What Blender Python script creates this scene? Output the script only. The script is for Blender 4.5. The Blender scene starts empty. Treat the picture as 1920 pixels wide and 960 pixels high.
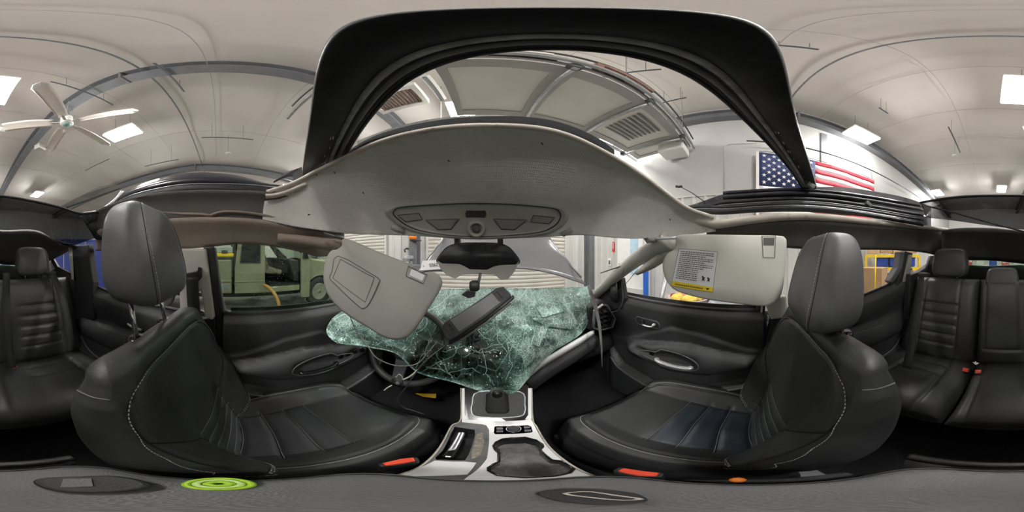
import bpy, bmesh, math, random
import numpy as np
from mathutils import Vector, Matrix
from mathutils.bvhtree import BVHTree

random.seed(7)
SC = bpy.context.scene
COL = SC.collection
R = math.radians
# Metres. The panorama camera stands between the front seats at the origin,
# +Y is the car's forward direction, +X its right, the garage floor is at z = -G.
G = 1.28
HEAD = 6.4          # the camera is turned this many degrees to the right of the car's axis
XC = 0.02           # centre line of the car

# ------------------------------------------------------------------ camera
cam_data = bpy.data.cameras.new('panorama_camera')
cam_data.type = 'PANO'
try:
    cam_data.cycles.panorama_type = 'EQUIRECTANGULAR'
except Exception:
    cam_data.panorama_type = 'EQUIRECTANGULAR'
cam_data.clip_start = 0.01
cam_data.clip_end = 100
cam = bpy.data.objects.new('panorama_camera', cam_data)
cam.location = (0, 0, 0)
cam.rotation_euler = (R(90), 0, R(-HEAD))
COL.objects.link(cam)
SC.camera = cam

# ------------------------------------------------------------------ world, exposure
world = bpy.data.worlds.new('garage_world')
SC.world = world
world.use_nodes = True
world.node_tree.nodes['Background'].inputs[0].default_value = (0.75, 0.8, 0.9, 1)
world.node_tree.nodes['Background'].inputs[1].default_value = 0.25
SC.view_settings.view_transform = 'Standard'
SC.view_settings.look = 'None'
SC.view_settings.gamma = 1.0
SC.view_settings.exposure = 0.0
SC.view_settings.use_curve_mapping = False
SC.cycles.use_denoising = True
SC.cycles.max_bounces = 10
SC.cycles.diffuse_bounces = 6
SC.cycles.transparent_max_bounces = 16
LAMP_W = 125.0      # watts of each high-bay lamp
LAMP_Z = 4.15
LAMPS = [(-4.26, 3.8), (-0.40, 3.47), (3.45, 3.63),
         (-3.6, -2.62), (-0.41, -2.56), (3.30, -3.18),
         (-4.27, -9.6), (-0.5, -9.57), (3.4, -9.66),
         (-8.6, 3.6), (-8.6, -3.0)]

# ------------------------------------------------------------------ materials
MATS = {}
def mat(name, color, rough=0.5, metal=0.0, spec=0.5, var=0.0, vscale=8.0, bump=0.0, bscale=200.0,
        btype='noise', emit=None, estr=0.0, coat=0.0, color2=None, cscale=3.0, cthr=(0.45, 0.6), sheen=0.0,
        rvar=0.0):
    m = bpy.data.materials.new(name)
    m.use_nodes = True
    nt = m.node_tree; N = nt.nodes; L = nt.links
    b = N['Principled BSDF']
    b.inputs['Base Color'].default_value = (*color, 1)
    b.inputs['Roughness'].default_value = rough
    b.inputs['Metallic'].default_value = metal
    b.inputs['Specular IOR Level'].default_value = spec
    b.inputs['Coat Weight'].default_value = coat
    b.inputs['Sheen Weight'].default_value = sheen
    if emit:
        b.inputs['Emission Color'].default_value = (*emit, 1)
        b.inputs['Emission Strength'].default_value = estr
    tc = N.new('ShaderNodeTexCoord')
    out = None
    if var > 0:
        n = N.new('ShaderNodeTexNoise'); n.inputs['Scale'].default_value = vscale
        n.inputs['Detail'].default_value = 5
        L.new(tc.outputs['Object'], n.inputs['Vector'])
        mr = N.new('ShaderNodeMapRange')
        mr.inputs[1].default_value = 0.3; mr.inputs[2].default_value = 0.7
        mr.inputs[3].default_value = 1 - var; mr.inputs[4].default_value = 1 + var
        L.new(n.outputs['Fac'], mr.inputs[0])
        mx = N.new('ShaderNodeMix'); mx.data_type = 'RGBA'; mx.blend_type = 'MULTIPLY'
        mx.inputs[0].default_value = 1
        mx.inputs[6].default_value = (*color, 1)
        L.new(mr.outputs[0], mx.inputs[7])
        out = mx.outputs[2]
        if rvar > 0:
            m2 = N.new('ShaderNodeMapRange')
            m2.inputs[1].default_value = 0.35; m2.inputs[2].default_value = 0.65
            m2.inputs[3].default_value = max(rough - rvar, 0.02); m2.inputs[4].default_value = min(rough + rvar, 1)
            L.new(n.outputs['Fac'], m2.inputs[0]); L.new(m2.outputs[0], b.inputs['Roughness'])
    if color2 is not None:
        n = N.new('ShaderNodeTexNoise'); n.inputs['Scale'].default_value = cscale
        n.inputs['Detail'].default_value = 8; n.inputs['Roughness'].default_value = 0.65
        L.new(tc.outputs['Object'], n.inputs['Vector'])
        mr = N.new('ShaderNodeMapRange')
        mr.inputs[1].default_value = cthr[0]; mr.inputs[2].default_value = cthr[1]
        L.new(n.outputs['Fac'], mr.inputs[0])
        mx = N.new('ShaderNodeMix'); mx.data_type = 'RGBA'
        L.new(mr.outputs[0], mx.inputs[0])
        if out: L.new(out, mx.inputs[6])
        else: mx.inputs[6].default_value = (*color, 1)
        mx.inputs[7].default_value = (*color2, 1)
        out = mx.outputs[2]
    if out: L.new(out, b.inputs['Base Color'])
    if bump > 0:
        if btype == 'voronoi':
            t = N.new('ShaderNodeTexVoronoi'); t.inputs['Scale'].default_value = bscale; o = t.outputs['Distance']
        elif btype == 'dots':
            t = N.new('ShaderNodeTexVoronoi'); t.inputs['Scale'].default_value = bscale; t.inputs['Randomness'].default_value = 0.12; o = t.outputs['Distance']
        elif btype == 'wave':
            t = N.new('ShaderNodeTexWave'); t.inputs['Scale'].default_value = bscale; o = t.outputs['Fac']
        else:
            t = N.new('ShaderNodeTexNoise'); t.inputs['Scale'].default_value = bscale; o = t.outputs['Fac']
            t.inputs['Detail'].default_value = 3
        L.new(tc.outputs['Object'], t.inputs['Vector'])
        bp = N.new('ShaderNodeBump'); bp.inputs['Strength'].default_value = bump
        bp.inputs['Distance'].default_value = 0.002
        L.new(o, bp.inputs['Height']); L.new(bp.outputs['Normal'], b.inputs['Normal'])
    MATS[name] = m
    return m

# garage
mat('fabric_white', (0.52, 0.487, 0.452), 0.75, var=0.05, vscale=0.8, bump=0.5, bscale=2.0)
mat('wall_fabric', (0.50, 0.495, 0.48), 0.6, var=0.04, vscale=1.5, bump=0.6, bscale=2.5)
mat('liner_metal', (0.55, 0.545, 0.52), 0.5, var=0.05, vscale=3)
mat('door_slat_cream', (0.48, 0.46, 0.405), 0.5, var=0.05, vscale=3)
mat('steel_grey', (0.145, 0.15, 0.16), 0.55, var=0.1, vscale=5)
mat('steel_dark', (0.06, 0.06, 0.065), 0.5, var=0.1)
mat('galvanised', (0.42, 0.43, 0.44), 0.35, metal=0.7, var=0.15, vscale=14)
mat('concrete', (0.25, 0.24, 0.22), 0.5, var=0.25, vscale=2.2, bump=0.3, bscale=40, color2=(0.11, 0.105, 0.095),
    cscale=0.9, cthr=(0.45, 0.62), rvar=0.2)
mat('panel_grey', (0.55, 0.55, 0.52), 0.5, var=0.06, vscale=4)
mat('panel_pale', (0.62, 0.61, 0.56), 0.55, var=0.06, vscale=2)
mat('copper_brown', (0.22, 0.12, 0.085), 0.5, var=0.3, vscale=10)
mat('white_paint', (0.8, 0.8, 0.78), 0.45, var=0.03)
mat('fan_blade', (0.55, 0.50, 0.45), 0.5, var=0.05)
mat('panel_mid', (0.36, 0.36, 0.345), 0.5, var=0.06, vscale=4)
mat('fan_badge', (0.18, 0.32, 0.27), 0.4)
mat('lamp_lens', (1, 1, 1), 0.4, emit=(1.0, 0.985, 0.965), estr=60)
mat('flag_red', (0.52, 0.045, 0.07), 0.8, var=0.08, vscale=3)
mat('flag_white', (0.82, 0.80, 0.79), 0.8, var=0.04, vscale=3)
mat('flag_blue', (0.025, 0.04, 0.12), 0.8, var=0.1, vscale=3)
mat('post_blue', (0.015, 0.12, 0.55), 0.4, var=0.1)
mat('tarp_blue', (0.016, 0.03, 0.15), 0.5, var=0.15, vscale=2)
mat('rack_yellow', (0.80, 0.55, 0.02), 0.45, var=0.1)
mat('bin_blue', (0.02, 0.06, 0.32), 0.45, var=0.1)
mat('cardboard', (0.42, 0.27, 0.14), 0.8, var=0.1, vscale=5)
mat('cardboard_pale', (0.52, 0.36, 0.2), 0.8, var=0.1, vscale=5)
mat('drum_red', (0.42, 0.05, 0.05), 0.45, var=0.2, color2=(0.62, 0.57, 0.55), cscale=9, cthr=(0.5, 0.56))
mat('drum_rim', (0.5, 0.48, 0.46), 0.4, metal=0.5, var=0.2)
mat('rag_yellow', (0.72, 0.55, 0.10), 0.8, var=0.2, vscale=20)
mat('rag_pink', (0.50, 0.20, 0.19), 0.8, var=0.25, vscale=20)
mat('bag_silver', (0.45, 0.47, 0.5), 0.25, metal=0.5, var=0.2, bump=0.8, bscale=12)
mat('sign_red', (0.6, 0.03, 0.02), 0.5)
mat('glass_blue', (0.45, 0.62, 0.75), 0.15, var=0.1)
# pickup
mat('truck_paint', (0.25, 0.245, 0.165), 0.38, var=0.08, vscale=3, color2=(0.16, 0.15, 0.10), cscale=6, cthr=(0.6, 0.75), coat=0.3)
mat('truck_dark', (0.03, 0.03, 0.028), 0.5, var=0.2)
mat('truck_glass', (0.012, 0.014, 0.014), 0.08, color2=(0.2, 0.2, 0.18), cscale=120, cthr=(0.68, 0.72))
mat('rod_pale', (0.30, 0.29, 0.28), 0.6)
mat('truck_seat', (0.20, 0.17, 0.12), 0.85, var=0.2, color2=(0.03, 0.028, 0.025), cscale=7, cthr=(0.45, 0.6))
mat('tyre', (0.03, 0.03, 0.03), 0.75, bump=0.5, bscale=60, var=0.3)
mat('wheel_rim', (0.42, 0.42, 0.38), 0.35, metal=0.7, var=0.15)
mat('hose_orange', (0.36, 0.19, 0.045), 0.5, var=0.1)
mat('tool_grey', (0.40, 0.42, 0.40), 0.45, var=0.1)
# car
mat('leather', (0.040, 0.041, 0.042), 0.46, spec=0.45, var=0.15, vscale=7, bump=0.12, bscale=420, btype='voronoi', rvar=0.06)
mat('leather_insert', (0.044, 0.048, 0.049), 0.6, spec=0.4, var=0.18, vscale=9, bump=0.25, bscale=700, btype='voronoi')
mat('leather_wet', (0.022, 0.030, 0.042), 0.42, spec=0.5, var=0.25, vscale=12, bump=0.25, bscale=700, btype='voronoi',
    color2=(0.032, 0.036, 0.042), cscale=9, cthr=(0.5, 0.56))
mat('leather_rear', (0.052, 0.0525, 0.053), 0.36, spec=0.45, var=0.2, vscale=6, bump=0.2, bscale=500, btype='voronoi')
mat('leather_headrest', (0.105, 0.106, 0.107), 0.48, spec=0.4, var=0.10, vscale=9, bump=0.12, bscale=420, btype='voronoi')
mat('sticker_white', (0.9, 0.9, 0.9), 0.5)
mat('seal_dusty', (0.30, 0.30, 0.30), 0.8, var=0.35, vscale=40)
mat('stitch', (0.42, 0.41, 0.39), 0.8)
mat('seam', (0.006, 0.006, 0.006), 0.8)
mat('seam_pale', (0.13, 0.13, 0.125), 0.7)
mat('plastic_black', (0.026, 0.0265, 0.028), 0.5, spec=0.4, var=0.12, bump=0.25, bscale=500)
mat('plastic_door', (0.052, 0.053, 0.055), 0.5, spec=0.4, var=0.15, vscale=5, bump=0.3, bscale=600, rvar=0.06)
mat('plastic_gloss', (0.010, 0.010, 0.011), 0.15, spec=0.5)
mat('plastic_grey', (0.12, 0.122, 0.125), 0.5, var=0.1, bump=0.2, bscale=600)
mat('armrest_vinyl', (0.125, 0.126, 0.13), 0.5, var=0.12, vscale=9, bump=0.3, bscale=500, btype='voronoi')
mat('carpet', (0.010, 0.010, 0.011), 0.95, var=0.3, vscale=60, bump=0.8, bscale=300, color2=(0.05, 0.05, 0.05), cscale=160, cthr=(0.66, 0.7))
mat('rubber', (0.02, 0.02, 0.021), 0.45, spec=0.45, var=0.2, bump=0.2, bscale=60)
mat('deflector_black', (0.012, 0.0125, 0.0135), 0.75, spec=0.15)
mat('rubber_grey', (0.13, 0.13, 0.13), 0.6, var=0.25, vscale=25)
mat('frame_black', (0.026, 0.027, 0.029), 0.42, spec=0.4, var=0.3, vscale=18, bump=0.15, bscale=40, color2=(0.045, 0.045, 0.047), cscale=22, cthr=(0.55, 0.7))
mat('roof_paint', (0.012, 0.014, 0.024), 0.2, spec=0.5, coat=0.5, var=0.2)
mat('tint_glass', (0.06, 0.061, 0.063), 0.10, spec=0.5, color2=(0.10, 0.10, 0.10), cscale=30, cthr=(0.55, 0.72))
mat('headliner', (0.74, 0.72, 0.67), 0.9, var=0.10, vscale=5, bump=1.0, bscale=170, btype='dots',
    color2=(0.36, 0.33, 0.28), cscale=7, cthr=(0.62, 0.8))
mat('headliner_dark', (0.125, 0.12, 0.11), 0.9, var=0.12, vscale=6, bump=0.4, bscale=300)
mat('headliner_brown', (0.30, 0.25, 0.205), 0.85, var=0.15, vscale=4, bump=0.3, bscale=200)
mat('headliner_lip', (0.58, 0.53, 0.46), 0.85, var=0.12, vscale=14, color2=(0.19, 0.14, 0.10), cscale=16, cthr=(0.6, 0.72))
mat('trim_beige', (0.55, 0.535, 0.48), 0.6, var=0.06, vscale=6, bump=0.15, bscale=600, color2=(0.22, 0.19, 0.15), cscale=12, cthr=(0.66, 0.78))
mat('trim_stained', (0.52, 0.48, 0.42), 0.8, var=0.1, vscale=9, color2=(0.14, 0.11, 0.085), cscale=26, cthr=(0.6, 0.7))
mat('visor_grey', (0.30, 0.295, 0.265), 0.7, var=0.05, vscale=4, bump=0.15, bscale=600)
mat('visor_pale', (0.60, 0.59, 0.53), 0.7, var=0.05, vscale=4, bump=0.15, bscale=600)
mat('visor_line', (0.12, 0.115, 0.105), 0.7)
mat('label_white', (0.66, 0.67, 0.68), 0.6)
mat('label_ink', (0.03, 0.03, 0.03), 0.7)
mat('label_yellow', (0.75, 0.55, 0.02), 0.6)
mat('console_grey', (0.44, 0.43, 0.39), 0.6, var=0.08, bump=0.15, bscale=600)
mat('console_line', (0.05, 0.05, 0.045), 0.7)
mat('silver_trim', (0.90, 0.90, 0.89), 0.42, metal=0.1, var=0.06, vscale=8, bump=0.05, bscale=500)
mat('pull_silver', (0.60, 0.60, 0.62), 0.3, metal=0.35)
mat('chrome', (0.75, 0.76, 0.78), 0.12, metal=1.0)
mat('satin_chrome', (0.62, 0.62, 0.66), 0.28, metal=0.9)
mat('buckle_red', (0.85, 0.075, 0.03), 0.4, var=0.08, vscale=30)
mat('belt_black', (0.016, 0.016, 0.017), 0.7, bump=0.4, bscale=400)
mat('hood_paint', (0.19, 0.19, 0.195), 0.3, metal=0.35, var=0.05, vscale=3, coat=0.4)
mat('cup_rubber', (0.24, 0.235, 0.23), 0.55, var=0.3, vscale=40, bump=0.9, bscale=260, btype='voronoi')
mat('dirt', (0.34, 0.30, 0.23), 0.9, var=0.4, vscale=90, color2=(0.20, 0.19, 0.165), cscale=160, cthr=(0.40, 0.62))
mat('lime', (0.38, 0.62, 0.03), 0.5, var=0.1)
mat('lime_pale', (0.55, 0.75, 0.25), 0.5, var=0.1)
mat('strap_yellow', (0.70, 0.42, 0.02), 0.6, var=0.2)
mat('cable_grey', (0.16, 0.16, 0.16), 0.5)
mat('cable_white', (0.5, 0.48, 0.42), 0.6)
mat('amber', (0.8, 0.2, 0.02), 0.3)
mat('droplet', (0.22, 0.23, 0.24), 0.06, metal=0.3)

def facing_mix(N, L, f0, f1):
    """Schlick-like reflection weight, the same from both sides of a sheet."""
    lw = N.new('ShaderNodeLayerWeight'); lw.inputs['Blend'].default_value = 0.5
    pw = N.new('ShaderNodeMath'); pw.operation = 'POWER'; pw.inputs[1].default_value = 4.0
    L.new(lw.outputs['Facing'], pw.inputs[0])
    ma = N.new('ShaderNodeMath'); ma.operation = 'MULTIPLY_ADD'; ma.inputs[1].default_value = f1; ma.inputs[2].default_value = f0
    L.new(pw.outputs[0], ma.inputs[0])
    return ma.outputs[0]

def glass_material():
    """Laminated windscreen: green tint, dense white-green crazing, thin long cracks, clear dark gaps."""
    m = bpy.data.materials.new('crazed_glass'); m.use_nodes = True
    nt = m.node_tree; N = nt.nodes; L = nt.links
    N.remove(N['Principled BSDF'])
    out = N['Material Output']
    tc = N.new('ShaderNodeTexCoord')
    attr = N.new('ShaderNodeAttribute'); attr.attribute_name = 'craze'
    # warped coordinates
    v1 = N.new('ShaderNodeTexVoronoi'); v1.feature = 'DISTANCE_TO_EDGE'; v1.inputs['Scale'].default_value = 210
    v2 = N.new('ShaderNodeTexVoronoi'); v2.feature = 'DISTANCE_TO_EDGE'; v2.inputs['Scale'].default_value = 40
    v3 = N.new('ShaderNodeTexVoronoi'); v3.feature = 'DISTANCE_TO_EDGE'; v3.inputs['Scale'].default_value = 11
    mp = N.new('ShaderNodeMapping'); mp.inputs['Scale'].default_value = (1.0, 0.42, 0.42)
    mp.inputs['Rotation'].default_value = (0.3, 0.5, 0.9)
    L.new(tc.outputs['Object'], v1.inputs['Vector']); L.new(tc.outputs['Object'], mp.inputs['Vector'])
    L.new(mp.outputs['Vector'], v2.inputs['Vector']); L.new(mp.outputs['Vector'], v3.inputs['Vector'])
    def edge(v, w):
        r = N.new('ShaderNodeMapRange'); r.inputs[1].default_value = 0; r.inputs[2].default_value = w
        r.inputs[3].default_value = 1; r.inputs[4].default_value = 0
        L.new(v.outputs['Distance'], r.inputs[0]); return r.outputs[0]
    e1, e2, e3 = edge(v1, 0.20), edge(v2, 0.055), edge(v3, 0.016)
    def math_(op, a, b=None):
        n = N.new('ShaderNodeMath'); n.operation = op; n.use_clamp = True
        for i, s in enumerate((a, b)):
            if s is None: continue
            if isinstance(s, float): n.inputs[i].default_value = s
            else: L.new(s, n.inputs[i])
        return n.outputs[0]
    craze = attr.outputs['Fac']
    ns = N.new('ShaderNodeTexNoise'); ns.inputs['Scale'].default_value = 14; ns.inputs['Detail'].default_value = 6
    L.new(tc.outputs['Object'], ns.inputs['Vector'])
    nr = N.new('ShaderNodeMapRange'); nr.inputs[1].default_value = 0.35; nr.inputs[2].default_value = 0.7
    nr.inputs[3].default_value = -0.35; nr.inputs[4].default_value = 0.35
    L.new(ns.outputs['Fac'], nr.inputs[0])
    cz = math_('ADD', craze, nr.outputs[0])
    f1 = math_('MULTIPLY', e1, math_('MULTIPLY', cz, 1.0))
    f2 = math_('MULTIPLY', e2, math_('ADD', math_('MULTIPLY', cz, 0.8), 0.12))
    f3 = math_('MULTIPLY', e3, math_('ADD', math_('MULTIPLY', cz, 0.5), 0.40))
    lines = math_('MAXIMUM', math_('MAXIMUM', f1, f2), f3)
    haze = math_('MULTIPLY', math_('MULTIPLY', cz, cz), 0.60)
    fac = math_('ADD', math_('MULTIPLY', lines, 0.8), haze)
    tr = N.new('ShaderNodeBsdfTransparent'); tr.inputs[0].default_value = (0.62, 0.78, 0.72, 1)
    df = N.new('ShaderNodeBsdfDiffuse')
    cm = N.new('ShaderNodeMix'); cm.data_type = 'RGBA'
    cm.inputs[6].default_value = (0.075, 0.36, 0.285, 1); cm.inputs[7].default_value = (0.80, 0.95, 0.90, 1)
    L.new(lines, cm.inputs[0]); L.new(cm.outputs[2], df.inputs[0])
    mx = N.new('ShaderNodeMixShader'); L.new(fac, mx.inputs[0]); L.new(tr.outputs[0], mx.inputs[1]); L.new(df.outputs[0], mx.inputs[2])
    gl = N.new('ShaderNodeBsdfGlossy'); gl.inputs['Roughness'].default_value = 0.10
    gl.inputs[0].default_value = (0.9, 1, 0.97, 1)
    bp = N.new('ShaderNodeBump'); bp.inputs['Strength'].default_value = 0.9; bp.inputs['Distance'].default_value = 0.006
    nb = N.new('ShaderNodeTexVoronoi'); nb.inputs['Scale'].default_value = 130; L.new(tc.outputs['Object'], nb.inputs['Vector'])
    L.new(math_('ADD', lines, math_('MULTIPLY', nb.outputs['Distance'], cz)), bp.inputs['Height']); L.new(bp.outputs[0], gl.inputs['Normal']); L.new(bp.outputs[0], df.inputs['Normal'])
    mx2 = N.new('ShaderNodeMixShader'); L.new(facing_mix(N, L, 0.10, 0.6), mx2.inputs[0]); L.new(mx.outputs[0], mx2.inputs[1]); L.new(gl.outputs[0], mx2.inputs[2])
    L.new(mx2.outputs[0], out.inputs[0])
    MATS['crazed_glass'] = m
glass_material()

def thin_glass(name, tint=(0.8, 0.86, 0.82), speck=0.0):
    m = bpy.data.materials.new(name); m.use_nodes = True
    nt = m.node_tree; N = nt.nodes; L = nt.links
    N.remove(N['Principled BSDF'])
    tr = N.new('ShaderNodeBsdfTransparent'); tr.inputs[0].default_value = (*tint, 1)
    gl = N.new('ShaderNodeBsdfGlossy'); gl.inputs['Roughness'].default_value = 0.03
    mx = N.new('ShaderNodeMixShader')
    L.new(facing_mix(N, L, 0.03, 0.55), mx.inputs[0]); L.new(tr.outputs[0], mx.inputs[1]); L.new(gl.outputs[0], mx.inputs[2])
    last = mx
    if speck > 0:
        tc = N.new('ShaderNodeTexCoord'); v = N.new('ShaderNodeTexVoronoi'); v.inputs['Scale'].default_value = 70
        L.new(tc.outputs['Object'], v.inputs['Vector'])
        r = N.new('ShaderNodeMapRange'); r.inputs[1].default_value = 0.10; r.inputs[2].default_value = 0.16
        r.inputs[3].default_value = speck; r.inputs[4].default_value = 0
        L.new(v.outputs['Distance'], r.inputs[0])
        df = N.new('ShaderNodeBsdfDiffuse'); df.inputs[0].default_value = (0.4, 0.4, 0.37, 1)
        m2 = N.new('ShaderNodeMixShader'); L.new(r.outputs[0], m2.inputs[0]); L.new(mx.outputs[0], m2.inputs[1]); L.new(df.outputs[0], m2.inputs[2])
        last = m2
    L.new(last.outputs[0], N['Material Output'].inputs[0])
    MATS[name] = m
thin_glass('window_glass', (0.72, 0.80, 0.72), 0.5)
thin_glass('roof_glass', (0.12, 0.124, 0.128), 0.15)

# ------------------------------------------------------------------ helpers
def pt(u, v, x=None, y=None, z=None, r=None):
    """Point of the place seen at photograph pixel (u, v), on the plane x=, y=, z= or at plan distance r."""
    az = R((u - 960) * 0.1875 + HEAD); p = R((480 - v) * 0.1875)
    sx, sy, sz = math.sin(az), math.cos(az), math.tan(p)
    if r is None:
        r = x / sx if x is not None else (y / sy if y is not None else z / sz)
    return Vector((sx * r, sy * r, sz * r))

def ray(u, v):
    return pt(u, v, r=1.0).normalized()

class B:
    def __init__(s): s.v = []; s.f = []; s.m = []; s.cur = 0
    def add(s, vs, fs):
        o = len(s.v); s.v += [tuple(p) for p in vs]
        s.f += [tuple(i + o for i in f) for f in fs]; s.m += [s.cur] * len(fs)
        return s
    def box(s, c, d, rot=None):
        c = Vector(c); h = Vector(d) / 2
        vs = []
        for a in (-1, 1):
            for b in (-1, 1):
                for e in (-1, 1):
                    q = Vector((a * h.x, b * h.y, e * h.z))
                    if rot is not None: q = rot @ q
                    vs.append(c + q)
        return s.add(vs, [(0, 1, 3, 2), (4, 6, 7, 5), (0, 4, 5, 1), (2, 3, 7, 6), (0, 2, 6, 4), (1, 5, 7, 3)])
    def b2(s, lo, hi):
        lo = Vector(lo); hi = Vector(hi)
        return s.box((lo + hi) / 2, hi - lo)
    def grid(s, rows, closed=False, capends=False):
        nr, nc = len(rows), len(rows[0])
        vs = [p for r_ in rows for p in r_]
        fs = []
        for i in range(nr - 1):
            for j in range(nc if closed else nc - 1):
                k = (j + 1) % nc
                fs.append((i * nc + j, i * nc + k, (i + 1) * nc + k, (i + 1) * nc + j))
        if capends:
            fs.append(tuple(range(nc - 1, -1, -1))); fs.append(tuple((nr - 1) * nc + j for j in range(nc)))
        return s.add(vs, fs)
    def tube(s, path, rad, n=8, closed=False, flat=1.0):
        P = [Vector(p) for p in path]; rows = []
        k = len(P)
        nrm = None
        for i in range(k):
            if closed: t = P[(i + 1) % k] - P[i - 1]
            else: t = P[min(i + 1, k - 1)] - P[max(i - 1, 0)]
            if t.length < 1e-9: t = Vector((0, 0, 1))
            t.normalize()
            if nrm is None:
                a = Vector((0, 0, 1)) if abs(t.z) < 0.9 else Vector((1, 0, 0))
                nrm = t.cross(a).normalized()
            else:
                nrm = (nrm - t * nrm.dot(t))
                if nrm.length < 1e-6: nrm = t.orthogonal()
                nrm.normalize()
            bn = t.cross(nrm)
            rr = rad[i] if isinstance(rad, (list, tuple)) else rad
            rows.append([P[i] + nrm * math.cos(2 * math.pi * j / n) * rr + bn * math.sin(2 * math.pi * j / n) * rr * flat for j in range(n)])
        if closed:
            rows.append(rows[0])
            return s.grid(rows, True)
        return s.grid(rows, True, True)
    def prism(s, poly, off):
        poly = [Vector(p) for p in poly]; off = Vector(off); n = len(poly)
        vs = poly + [p + off for p in poly]
        fs = [tuple(range(n - 1, -1, -1)), tuple(range(n, 2 * n))] + [(i, (i + 1) % n, (i + 1) % n + n, i + n) for i in range(n)]
        return s.add(vs, fs)
    def ring(s, outer, inner, off):
        """Frame between two outlines of equal length, extruded by off."""
        o = [Vector(p) for p in outer]; i_ = [Vector(p) for p in inner]; off = Vector(off); n = len(o)
        return s.grid([o, i_, [p + off for p in i_], [p + off for p in o], o], True)
    def lathe(s, prof, c, axis='z', n=24):
        c = Vector(c); rows = []
        for (rr, h) in prof:
            row = []
            for j in range(n):
                a = 2 * math.pi * j / n
                q = (rr * math.cos(a), rr * math.sin(a), h)
                if axis == 'x': q = (h, q[0], q[1])
                elif axis == 'y': q = (q[0], h, q[1])
                row.append(c + Vector(q))
            rows.append(row)
        return s.grid(rows, True, True)
    def ball(s, c, rad, n=10, m=6, sc=(1, 1, 1)):
        c = Vector(c)
        rows = [[c + Vector((rad * sc[0] * math.sin(math.pi * (i + .02) / (m + .04)) * math.cos(2 * math.pi * j / n),
                             rad * sc[1] * math.sin(math.pi * (i + .02) / (m + .04)) * math.sin(2 * math.pi * j / n),
                             rad * sc[2] * math.cos(math.pi * (i + .02) / (m + .04)))) for j in range(n)] for i in range(m + 1)]
        return s.grid(rows, True, True)
    def mesh(s, name, mats, smooth=False):
        me = bpy.data.meshes.new(name)
        me.from_pydata(s.v, [], s.f)
        for m in (mats if isinstance(mats, (list, tuple)) else [mats]):
            me.materials.append(MATS[m])
        if any(s.m): me.polygons.foreach_set('material_index', s.m)
        if smooth: me.polygons.foreach_set('use_smooth', [True] * len(me.polygons))
        me.update()
        return me
    def build(s, name, mats, parent=None, smooth=False, bev=0, seg=2, solid=0, soff=0, sub=0, fix=True, auto=None):
        me = s.mesh(name, mats, smooth)
        if fix and not solid:
            bm = bmesh.new(); bm.from_mesh(me); bmesh.ops.recalc_face_normals(bm, faces=bm.faces[:]); bm.to_mesh(me); bm.free()
        o = link(name, me, parent)
        if sub:
            md = o.modifiers.new('subdivision', 'SUBSURF'); md.levels = sub; md.render_levels = sub
        if solid:
            md = o.modifiers.new('thickness', 'SOLIDIFY'); md.thickness = solid; md.offset = soff
        if bev:
            md = o.modifiers.new('bevel', 'BEVEL'); md.width = bev; md.segments = seg; md.limit_method = 'ANGLE'
            md.angle_limit = R(40)
        return o

def link(name, data, parent=None):
    o = bpy.data.objects.new(name, data); COL.objects.link(o)
    if parent is not None:
        o.parent = parent
        o.location = -world_loc(parent)
    return o

def world_loc(o):
    p = Vector((0, 0, 0))
    while o is not None: p += o.location; o = o.parent
    return p

def tag(o, label, cat, group=None, kind=None):
    o['label'] = label; o['category'] = cat
    if group: o['group'] = group
    if kind: o['kind'] = kind
    return o

def struct(o, label=None, cat=None):
    o['kind'] = 'structure'
    if label: o['label'] = label
    if cat: o['category'] = cat
    return o

def thing(name, label, cat, loc=(0, 0, 0), group=None):
    e = bpy.data.objects.new(name, None); COL.objects.link(e)
    e.location = loc; e.empty_display_size = 0.1
    return tag(e, label, cat, group)

def inst(name, me, loc, parent, rot=None, scale=None):
    """A part that shares mesh data; loc is a world position."""
    o = bpy.data.objects.new(name, me); COL.objects.link(o)
    o.parent = parent
    loc = Vector(loc)
    o.location = loc - world_loc(parent)
    if rot is not None: o.rotation_euler = rot
    if scale is not None: o.scale = scale
    return o

def cr(P, n, closed=False):
    """Catmull-Rom through P, n samples per span."""
    P = [Vector(p) for p in P]; k = len(P); out = []
    rng = range(k if closed else k - 1)
    for i in rng:
        if closed: a, b, c, d = P[i - 1], P[i], P[(i + 1) % k], P[(i + 2) % k]
        else:
            b, c = P[i], P[i + 1]
            a = P[i - 1] if i else b * 2 - c
            d = P[i + 2] if i + 2 < k else c * 2 - b
        for j in range(n):
            t = j / n
            out.append(0.5 * ((2 * b) + (c - a) * t + (2 * a - 5 * b + 4 * c - d) * t * t + (3 * b - a - 3 * c + d) * t ** 3))
    if not closed: out.append(P[-1])
    return out

def patch(rows, nu=6, nv=6):
    rows = [cr(r_, nu) for r_ in rows]
    cols = [cr([r_[j] for r_ in rows], nv) for j in range(len(rows[0]))]
    return [[cols[j][i] for j in range(len(cols))] for i in range(len(cols[0]))]

def bvh_of(rows):
    b = B().grid(rows)
    return BVHTree.FromPolygons([Vector(p) for p in b.v], b.f)

def hit(bv, u, v, off=0.0, default=None):
    d = ray(u, v)
    loc, n, i, dist = bv.ray_cast(Vector((0, 0, 0)), d, 20)
    if loc is None:
        return d * default if default else None
    return loc - d * off

def smooth(a, lo, hi):
    t = np.clip((a - lo) / (hi - lo), 0, 1); return t * t * (3 - 2 * t)

def lerp_tab(t, tab):
    return np.interp(t, [a for a, _ in tab], [b for _, b in tab])

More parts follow.
